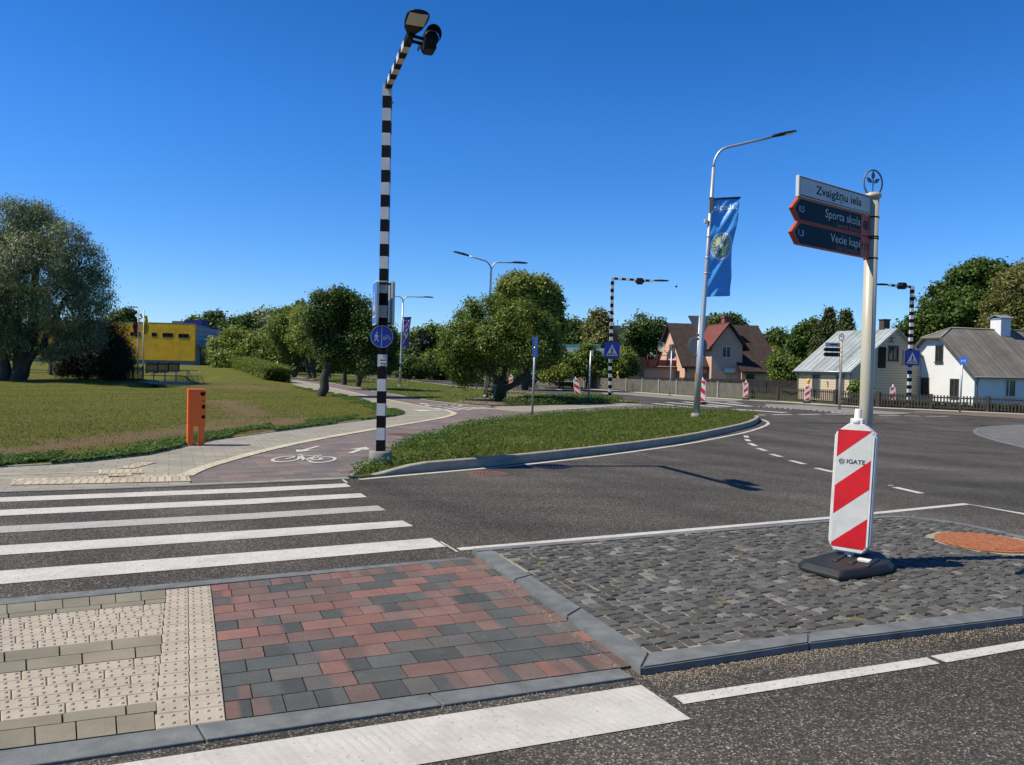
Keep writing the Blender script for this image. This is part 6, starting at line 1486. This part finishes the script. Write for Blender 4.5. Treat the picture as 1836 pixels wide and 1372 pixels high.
# horse chestnut behind it
D = 60; lo = PL([(928, 516, 34, 26), (965, 524, 36, 30), (905, 545, 28, 26), (985, 555, 26, 28), (945, 560, 50, 40), (1000, 580, 16, 20), (935, 505, 20, 12), (975, 590, 36, 34), (920, 600, 40, 40)], D, 1.0, .7, 3)
tree('chestnut_tree', 'tall bright green chestnut rising behind the round apple tree', 'tree', AT(940, 690, D), lo, LG['light'], 3400, 11, .26, .26, .16, [([AT(940, 700, D), AT(940, 620, D)], .3, .2)], f=1.5, thr=-.5)
# first apple tree of the row by the cycle path
D = 38.3; b = G3(576, 712.5, .03)
lo = PL([(585, 560, 34, 34), (620, 548, 34, 28), (650, 570, 28, 36), (600, 605, 44, 36), (645, 615, 36, 40), (665, 600, 18, 40), (575, 530, 12, 12), (608, 528, 20, 10), (635, 528, 16, 10), (590, 630, 30, 22), (630, 645, 34, 16), (655, 655, 18, 16), (560, 580, 16, 22)], D, 1.0, .8, 5)
tree('apple_tree', 'nearest apple tree of the row by the cycle path, trunk leaning right', 'tree', b, lo, LG['dark'], 4600, 11, .18, .12, .075, [(TP([(576, 716), (581, 685), (590, 655), (592, 640)], D), .26, .17)], 'apple trees along the cycle path', f=1.9, thr=-.42)
row = [(522, 676, 78, [(510, 590, 30, 30), (530, 570, 26, 22), (545, 600, 30, 34), (515, 620, 30, 24)], 'mid', 'apple tree with V shaped trunk, left end of the cycle path row', [[(528, 676), (519, 660), (516, 640)], [(528, 676), (536, 662), (540, 645)]]),
       (556, 678, 72, [(548, 575, 28, 26), (565, 600, 34, 36), (540, 605, 26, 26)], 'light', 'apple tree with two parallel trunks in the middle of the row', [[(556, 678), (551, 655), (549, 640)], [(564, 678), (560, 655), (558, 640)]]),
       (615, 690, 52, [(640, 600, 30, 34), (612, 625, 26, 24), (650, 625, 30, 28)], 'dark', 'short apple tree behind the leaning one, thin trunk', [[(617, 690), (618, 670), (616, 655)]]),
       (642, 691, 50, [(665, 620, 26, 34), (690, 610, 22, 36), (645, 640, 30, 22), (680, 645, 30, 20), (705, 650, 14, 12)], 'dark', 'apple tree with a bent trunk just left of the striped pole', [[(641, 692), (646, 675), (655, 665), (662, 650)], [(646, 675), (636, 662), (630, 650)]])]
for x, y, D, l, mt, lab, tr in row:
    b = AT(x, y, D); b.z = .0
    tree('apple_tree', lab, 'tree', b, PL(l, D, 1.0, .8, x), LG[mt], int(1500 * 60 / D + 600), 10, .17 * D / 50, .13 * D / 45, .08 * D / 45, [(TP(q, D), .2, .12) for q in tr], 'apple trees along the cycle path', f=1.7)
# big willow at the left
D = 51.0; b = AT(25, 686, D); b.z = 0
lo = PL([(20, 410, 60, 50), (75, 405, 46, 40), (110, 450, 44, 50), (150, 480, 36, 44), (60, 480, 80, 60), (-20, 480, 70, 80), (165, 530, 30, 50), (110, 550, 60, 50), (30, 560, 60, 50), (-60, 560, 60, 70), (140, 600, 40, 34), (90, 620, 40, 26), (-10, 610, 50, 30), (170, 590, 18, 26), (45, 380, 30, 22), (-60, 440, 50, 60)], D, 1.0, .9, 8)
tree('willow_tree', 'huge grey green willow with dark forked trunks at the left edge', 'tree', b, lo, LG['willow'], 8200, 13, .30, .26, .055, [(TP([(12, 688), (8, 650), (2, 600), (10, 540)], D), .38, .2), (TP([(30, 690), (40, 650), (58, 600), (62, 540), (66, 480)], D), .5, .2), (TP([(34, 688), (55, 640), (95, 580), (120, 530)], D), .3, .12), (TP([(30, 690), (28, 640), (34, 560), (40, 480)], D), .25, .12)], f=1.3, thr=-.42, droop=1.6, inner=.15)
# dark yews / spruce under its right side
for x, lab, l, D in ((205, 'black green conical yew at the right edge of the willow', [(205, 655, 34, 30), (202, 625, 32, 30), (200, 600, 26, 26), (208, 640, 28, 34), (190, 660, 40, 22)], 54), (155, 'dark drooping shrub mass under the willow crown', [(150, 645, 34, 34), (120, 655, 26, 22), (170, 620, 26, 30), (140, 610, 28, 26)], 55)):
    tree('yew_tree', lab, 'tree', AT(x, 682, D), PL(l, D, .9, .4, x), LG['black'], 2600, 11, .22, .16, .05, [([AT(x, 684, D), AT(x, 640, D)], .2, .12)], f=1.6, thr=-.9, droop=.8)
# generic far trees: (label, px, base py, D, lobes, material, name)
far = [
 ('far tall dark tree on the skyline, left of the hedge', 385, 650, 120, [(378, 590, 20, 22), (385, 575, 16, 14), (372, 610, 20, 26)], 'dark'),
 ('round dark tree against the sky between hall and row', 435, 650, 115, [(425, 590, 26, 20), (447, 582, 22, 16), (430, 615, 34, 30)], 'dark'),
 ('pale poplar like tree behind the apple row', 478, 650, 118, [(475, 575, 20, 18), (495, 570, 16, 14), (485, 600, 30, 36)], 'willow'),
 ('far tree crown showing behind the left apple trees', 525, 650, 110, [(515, 580, 26, 24), (540, 560, 22, 18), (530, 610, 34, 36)], 'dark'),
 ('small skyline tree behind the left end of the hall roof', 232, 650, 122, [(231, 572, 10, 16), (212, 574, 14, 14), (228, 586, 16, 14), (205, 590, 20, 20)], 'dark'),
 ('tree top peeping over the blue roof sign', 353, 650, 128, [(352, 582, 12, 9), (356, 600, 20, 16)], 'mid'),
 ('dark tree directly right of the striped pole', 712, 660, 115, [(705, 630, 26, 30), (720, 615, 16, 18), (690, 645, 22, 22)], 'dark'),
 ('round tree between purple banner and apple tree', 765, 665, 112, [(765, 600, 22, 20), (752, 610, 22, 20), (785, 612, 20, 24), (765, 635, 34, 26)], 'mid'),
 ('dark upright cypress left of the grey cottage', 758, 672, 105, [(757, 640, 10, 30), (756, 620, 8, 22), (757, 660, 12, 16)], 'black'),
 ('low dark tree right of the purple banner', 736, 672, 104, [(740, 645, 22, 24), (730, 655, 18, 18)], 'dark'),
 ('green bush tree in front of the grey cottage', 783, 676, 98, [(780, 652, 22, 18), (790, 662, 24, 14)], 'mid'),
 ('drooping birch right of the chestnut', 1075, 640, 105, [(1072, 575, 16, 18), (1066, 600, 20, 26), (1080, 600, 14, 28), (1072, 622, 24, 16)], 'birch'),
 ('dark round tree between chestnut and drooping birch', 1032, 640, 112, [(1030, 592, 24, 22), (1012, 600, 20, 22), (1045, 605, 24, 24), (1025, 618, 40, 20)], 'dark'),
 ('full round tree left of the pink house roof', 1160, 650, 98, [(1160, 588, 30, 22), (1140, 605, 26, 26), (1178, 602, 20, 24), (1155, 622, 34, 30), (1128, 635, 18, 22), (1143, 568, 5, 8)], 'dark'),
 ('tree behind the chimney of the pink house', 1300, 600, 125, [(1300, 578, 26, 12), (1285, 582, 16, 10), (1308, 590, 28, 14)], 'dark'),
 ('round tree right of the pink house', 1397, 660, 110, [(1398, 612, 24, 20), (1385, 620, 20, 20), (1412, 622, 16, 20), (1398, 645, 30, 24)], 'dark'),
 ('dark broadleaf tree behind the barn conifers', 1440, 660, 100, [(1440, 610, 22, 24), (1455, 595, 16, 20), (1435, 635, 22, 26)], 'dark'),
]
for lab, px, py, D, l, mt in far:
    b = AT(px, py, D); b.z = 0; s_ = D / 100
    tree('broadleaf_tree' if mt not in ('black',) else 'cypress_tree', lab, 'tree', b, PL(l, D, 1.0, .7, px), LG[mt], 950, 9, .42 * s_, .42 * s_, .26 * s_, [([Vector((b.x, b.y, -.2)), AT(px, l[0][1] + 5, D)], .25, .1)], 'trees on the skyline', f=1.0, thr=-.6)
# conifers by the barn
def conifer(px, ytop, ybase, D, wpx, lab):
    b = AT(px, ybase, D); b.z = 0; top = AT(px, ytop, D); Hh = top.z; t = thing('conifer_tree', lab, 'tree', tuple(b), 'conifers behind the boarded house'); m = MB(); m.tube([b, (b.x, b.y, Hh * .97)], [.25, .03], 8); m.build('trunk', BARK, t)
    W_ = wpx / F * D; n = 1900; z = RS.rand(n) ** .75; z = 1 - z; fr_ = (z * 11) % 1.0; rad = W_ * (1 - z) ** .85 * (.55 + .45 * (1 - fr_)) * (RS.uniform(.55, 1.05, n)); a = RS.rand(n) * 6.283
    P = np.stack([b.x + rad * np.cos(a), b.y + rad * np.sin(a), Hh * (z * .93 + .06) - rad * .22], 1); U = np.stack([np.cos(a), np.sin(a), np.full(n, -.2)], 1); leaf_mesh('crown', LG['conif'], t, P, U, 9, .24, .42, .12, .6)
conifer(1471, 581, 660, 82, 44, 'left conifer behind the boarded house roof, lowest of three'); conifer(1484, 553, 660, 84, 52, 'pointed middle conifer behind the boarded house roof'); conifer(1514, 558, 660, 80, 50, 'broad right conifer behind the boarded house roof')
# big maple and birch behind the white house
D = 74; lo = PL([(1770, 495, 40, 28), (1730, 510, 36, 30), (1800, 510, 40, 36), (1690, 545, 36, 34), (1740, 560, 60, 40), (1665, 580, 26, 26), (1640, 590, 20, 22), (1625, 590, 14, 12), (1700, 590, 50, 34), (1790, 560, 60, 40), (1850, 540, 60, 50), (1656, 605, 30, 20), (1755, 482, 20, 14)], D, 1.0, .8, 9)
tree('maple_tree', 'massive dark maple towering behind the white house', 'tree', AT(1740, 680, D), lo, LG['dark'], 6000, 11, .36, .34, .24, [([AT(1740, 690, D), AT(1740, 580, D)], .5, .3)], f=1.1, thr=-.55)
D = 66; lo = PL([(1815, 520, 26, 34), (1800, 560, 30, 34), (1835, 500, 20, 30), (1845, 560, 30, 50), (1790, 585, 22, 18), (1825, 590, 30, 18)], D, 1.0, .8, 12)
tree('birch_tree', 'paler drooping birch in front of the maple at the right edge', 'tree', AT(1820, 680, D), lo, LG['birch'], 2600, 11, .32, .24, .14, [([AT(1820, 690, D), AT(1820, 580, D)], .25, .14)], f=1.3, thr=-.5, droop=1.2, bark=SWHITE)
# shrubs
shr = [
 ('large light green shrub left end of the park path', [(400, 625, 26, 26), (425, 610, 24, 22), (410, 645, 34, 20)], 84, 'light'),
 ('broad light green shrub above the clipped hedge', [(460, 615, 30, 24), (485, 625, 26, 26), (450, 640, 34, 22), (500, 640, 20, 16)], 84, 'light'),
 ('dark green shrub right of the slat fence gap', [(1010, 650, 18, 14), (1000, 662, 20, 12)], 68, 'mid'),
 ('yellowish bush behind the slat fence right of the apple tree', [(1003, 668, 20, 9), (990, 670, 16, 8)], 67, 'light'),
 ('apple bush in front of the green roofed house', [(1052, 632, 14, 16), (1040, 648, 20, 16), (1060, 652, 18, 18), (1045, 664, 18, 10)], 68, 'mid'),
 ('dense shrub right of the green roofed house', [(1090, 655, 20, 18), (1080, 668, 24, 12), (1105, 662, 16, 16)], 69, 'mid'),
 ('shrub between striped post and the pink annex', [(1120, 645, 18, 16), (1128, 660, 14, 18), (1112, 670, 16, 10)], 72, 'light'),
 ('dark shrub behind the fence left of the grey cottage', [(735, 655, 22, 14), (755, 662, 22, 12)], 88, 'dark'),
 ('dark shrub row behind the slat fence under the apple tree', [(830, 672, 34, 12), (870, 676, 34, 11), (920, 676, 34, 12), (960, 678, 30, 12)], 70, 'dark'),
 ('bright shrub between pink house and boarded house', [(1400, 668, 18, 16), (1420, 660, 20, 18), (1390, 655, 14, 16), (1410, 680, 26, 10)], 66, 'mid'),
 ('tall green bush at the right corner of the pink house', [(1388, 640, 12, 18), (1395, 660, 14, 14), (1372, 668, 12, 10)], 90, 'light'),
 ('small bush by the gable of the boarded house', [(1540, 698, 9, 12), (1545, 706, 9, 8)], 45.5, 'mid'),
]
for lab, l, D, mt in shr:
    c = AT(l[0][0], l[0][1], D); b = Vector((c.x, D, 0)); tree('shrub', lab, 'shrub', b, PL(l, D, 1.0, .5, int(D)), LG[mt], int(700 + 40 * len(l)), 9, .26 * D / 70, .24 * D / 70, .15 * D / 70, [([Vector((c.x, D, -.1)), c], .08, .05)], 'garden shrubs', f=1.4, thr=-.8)
# distant woodland belt that closes every gap
tb = MB(); pts_c = []; 
for i in range(420):
    a = -40 + i * .19; D = 150 + RS.uniform(-12, 30); x = math.tan(R_(a)) * D; hh = 5.5 + 2.8 * math.sin(i * .23) + 2.0 * math.sin(i * .61) + (3 if a > 22 else 0) + RS.uniform(-1, 1)
    if -14 < a < 24: hh *= .55
    hh = max(hh, 2.0)
    pts_c.append(((x, D, hh * .5), (3.4, 3.2, hh * .55)))
C, U = sample_lobes(pts_c, 16000, .5, -.8, shell=.15, inner=.15)
o = leaf_mesh('woodland', LG['dark'], None, C, U, 5, .7, 1.0, .7); tag(o, 'far off belt of woodland closing the horizon behind the houses', 'trees', None, 'stuff')
# clipped hedge
D = 66; t = thing('hedge', 'boxy clipped hedge beside the park path, left of the bare pole', 'hedge', tuple(AT(462, 684, D))); pa = AT(497, 685, 63.5); pb = AT(428, 671, 84); n = 2600
za, zb2 = terr(pa.x, pa.y), terr(pb.x, pb.y)
ht = 1.15; s_ = RS.rand(n); sd_ = RS.randint(0, 4, n); w_ = 1.0; dx, dy = pb.x - pa.x, pb.y - pa.y; L_ = math.hypot(dx, dy); nx_, ny_ = -dy / L_, dx / L_
lat = np.where(sd_ == 0, -w_, np.where(sd_ == 1, w_, RS.uniform(-w_, w_, n))); zz = np.where(sd_ >= 2, ht, RS.rand(n) * ht); e_ = RS.rand(n) < .16; s_[e_] = 0; zz[e_] = RS.rand(e_.sum()) * ht; lat[e_] = RS.uniform(-w_, w_, e_.sum())
P = np.stack([pa.x + dx * s_ + nx_ * lat, pa.y + dy * s_ + ny_ * lat, za + (zb2 - za) * s_ + zz], 1) + RS.normal(size=(n, 3)) * .07
leaf_mesh('foliage', LG['mid'], t, P, np.tile([0, 0, 1.0], (n, 1)), 10, .13, .14, .09)
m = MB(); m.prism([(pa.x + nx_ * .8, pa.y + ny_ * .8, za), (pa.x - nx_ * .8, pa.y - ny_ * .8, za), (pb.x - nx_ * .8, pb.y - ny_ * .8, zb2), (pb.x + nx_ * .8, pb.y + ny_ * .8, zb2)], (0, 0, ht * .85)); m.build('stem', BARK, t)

# ------------------------------------------------------------------ grass blades and clover
GB = m_leaf('grass_blades', [(0, (.06, .092, .013)), (.5, (.12, .165, .025)), (.85, (.20, .225, .05)), (1, (.36, .33, .15))], .35, .6)
GL = m_leaf('clover_leaves', [(0, (.03, .065, .010)), (.6, (.06, .125, .02)), (1, (.12, .20, .04))], .3, .55)
GM = m_leaf('mown_blades', [(0, (.04, .055, .008)), (.5, (.11, .125, .022)), (1, (.27, .26, .09))], .35, .6)
def blades(name, label, P, zf, h0, h1, w, mat, lv0=.5):
    n = len(P); z = np.array([zf(x, y) for x, y in P]) if callable(zf) else np.full(n, zf)
    a = RS.rand(n) * 6.283; h = RS.uniform(h0, h1, n); ln = RS.normal(0, .45, (n, 2)) * h[:, None]; ww = w * RS.uniform(.6, 1.3, n)
    B = np.stack([P[:, 0], P[:, 1], z], 1); dx = np.stack([np.cos(a) * ww / 2, np.sin(a) * ww / 2, np.zeros(n)], 1); M_ = B + np.stack([ln[:, 0] * .35, ln[:, 1] * .35, h * .6], 1); T = B + np.stack([ln[:, 0], ln[:, 1], h], 1)
    V = np.stack([B - dx, B + dx, M_ + dx * .8, T, M_ - dx * .8], 1).reshape(-1, 3); F_ = np.arange(5 * n).reshape(-1, 5)
    o = np_mesh(name, V, F_, mat, None, np.repeat(np.clip(RS.normal(lv0, .2, n), 0, 1), 5)); tag(o, label, 'grass', None, 'stuff'); return o
def leaves_ground(name, label, P, zf, h0, h1, s_, mat, lvm=.5):
    n = len(P); z = np.array([zf(x, y) for x, y in P]); Z = np.stack([RS.normal(0, .45, n), RS.normal(0, .45, n), np.ones(n)], 1); Z /= np.linalg.norm(Z, axis=1)[:, None]
    A = np.cross(Z, unit(n)); A /= np.linalg.norm(A, axis=1)[:, None]; B = np.cross(Z, A); sz_ = s_ * RS.uniform(.5, 1.4, n)[:, None]
    C = np.stack([P[:, 0], P[:, 1], z + RS.uniform(h0, h1, n)], 1); V = np.stack([C - A * sz_ / 2, C + B * sz_ * .4, C + A * sz_ / 2, C - B * sz_ * .4], 1).reshape(-1, 3)
    o = np_mesh(name, V, np.arange(4 * n).reshape(-1, 4), mat, None, np.repeat(np.clip(RS.normal(lvm, .22, n), 0, 1), 4)); tag(o, label, 'plants', None, 'stuff'); return o
def scatter(poly, n, dens=None):
    q = np.array(poly); lo_, hi_ = q.min(0), q.max(0); out = []
    P = RS.uniform(lo_, hi_, (n * 4, 2)); P = P[inpoly(P, poly)]
    if dens is not None: P = P[RS.rand(len(P)) < dens(P)]
    return P[:n]
wg = np.array(wedge)
from mathutils.bvhtree import BVHTree
def surf(o):
    bm = bmesh.new(); bm.from_mesh(o.data); bv = BVHTree.FromBMesh(bm); bm.free()
    def f(x, y):
        r = bv.ray_cast(Vector((x, y, 20)), Vector((0, 0, -1))); return r[0].z if r[0] is not None else 0.0
    return f
sw_, sl2, ss2 = surf(wverge), surf(lawn), surf(strip_o)
def bare(P, k=.9): return 1 - k * (gapnoise(np.c_[P, P[:, 0] * 0 + .5], 1.1, .4) > .62)
P = scatter(wedge, 76000, lambda P: bare(P, .75) * np.clip(1.25 - P[:, 1] / 40, .3, 1)); P = P[(seg_dist(P, wedge_front) > .17) & (np.hypot(P[:, 0] - G(682, 836)[0], P[:, 1] - G(682, 836)[1]) > .2)]; blades('verge_grass', 'uneven grass growing on the kerbed verge', P, sw_, .02, .07, .012, GB, .52)
db = seg_dist(P, wedge_back); sel = (RS.rand(len(P)) < np.exp(-db / .9) * .5 + .05); leaves_ground('clover', 'dark clover and weeds along the back of the kerbed verge', P[sel], sw_, .04, .15, .05, GL, .5)
def edge_band(path, w0, w1, n, sgn):
    path = sub(path, 6); cum = np.array([0] + [math.dist(a, b) for a, b in zip(path[:-1], path[1:])]).cumsum(); wgt = np.diff(cum) / np.array([max(6, (a[1] + b[1]) / 2) for a, b in zip(path[:-1], path[1:])]) ** 1.2
    i = RS.choice(len(path) - 1, n, p=wgt / wgt.sum()); a = np.array(path)[i]; b = np.array(path)[i + 1]; f = RS.rand(n)[:, None]; d = b - a; d /= np.linalg.norm(d, axis=1)[:, None]; nrm = np.stack([-d[:, 1], d[:, 0]], 1)
    return a + (b - a) * f + nrm * sgn * (w0 + (w1 - w0) * RS.rand(n)[:, None] ** 1.3)
P = edge_band(lawn_edge[1:22], .0, .95, 60000, 1); nzz = gapnoise(np.c_[P, P[:, 0] * 0], 2.1, .9); P = P[nzz > -.15]; leaves_ground('clover', 'dark green clover band between footpath and mown lawn', P, sl2, .005, .06, .045, GL, .55)
P = scatter([(-22, 9), (-3, 9), (2, 30), (2, 45), (-30, 60), (-45, 60)], 170000, lambda P: np.clip(16 / P[:, 1], .05, 1) ** 1.2); P = P[inpoly(P, lawn_poly)]
dd_ = np.full(len(P), 0.0)
for l, w, s_ in (([(-300, 838), (0, 815), (90, 808), (200, 795), (330, 775), (420, 757)], .5, .9), ([(380, 772), (470, 770), (540, 757)], .8, .8), ([(402, 722), (420, 732), (450, 748)], .6, .8)): dd_ = np.maximum(dd_, s_ * np.exp(-(seg_dist(P, L(l)) / w) ** 2))
P = P[RS.rand(len(P)) > dd_]; blades('lawn_grass', 'short mown yellow green grass of the park lawn', P, sl2, .012, .042, .012, GM, .5)
P = scatter(strip, 30000, lambda P: np.clip(30 / P[:, 1], .1, 1)); blades('verge_grass', 'grass on the middle verge between path and far road', P, ss2, .05, .14, .03, GB, .45)
sub_p = L([(905, 724), (985, 716), (1060, 716), (1118, 721), (1090, 726), (1000, 727.5), (900, 729.5)])
P = scatter(sub_p, 7000); leaves_ground('clover', 'weeds in the shade right of the round apple tree', P, ss2, .05, .25, .10, GL, .4)
# dark sack / weeds at the foot of the apple tree
b = AT(884, 716, 36.2); b.z = .05; P = np.array([(b.x, b.y)]) + RS.normal(size=(260, 2)) * .22; leaves_ground('weeds', 'clump of tall weeds at the foot of the apple tree', P, lambda x, y: .05, .05, .75, .12, GL, .5)
# planted strip behind the dark pickets
P = edge_band([dark_base[2], dark_base[3], dark_base[4], dark_base[5], dark_base[6]], .25, .9, 9000, 1); leaves_ground('flower_bed', 'low planting behind the dark picket fence', P, lambda x, y: 0, .0, .42, .10, LG['dark'], .4)
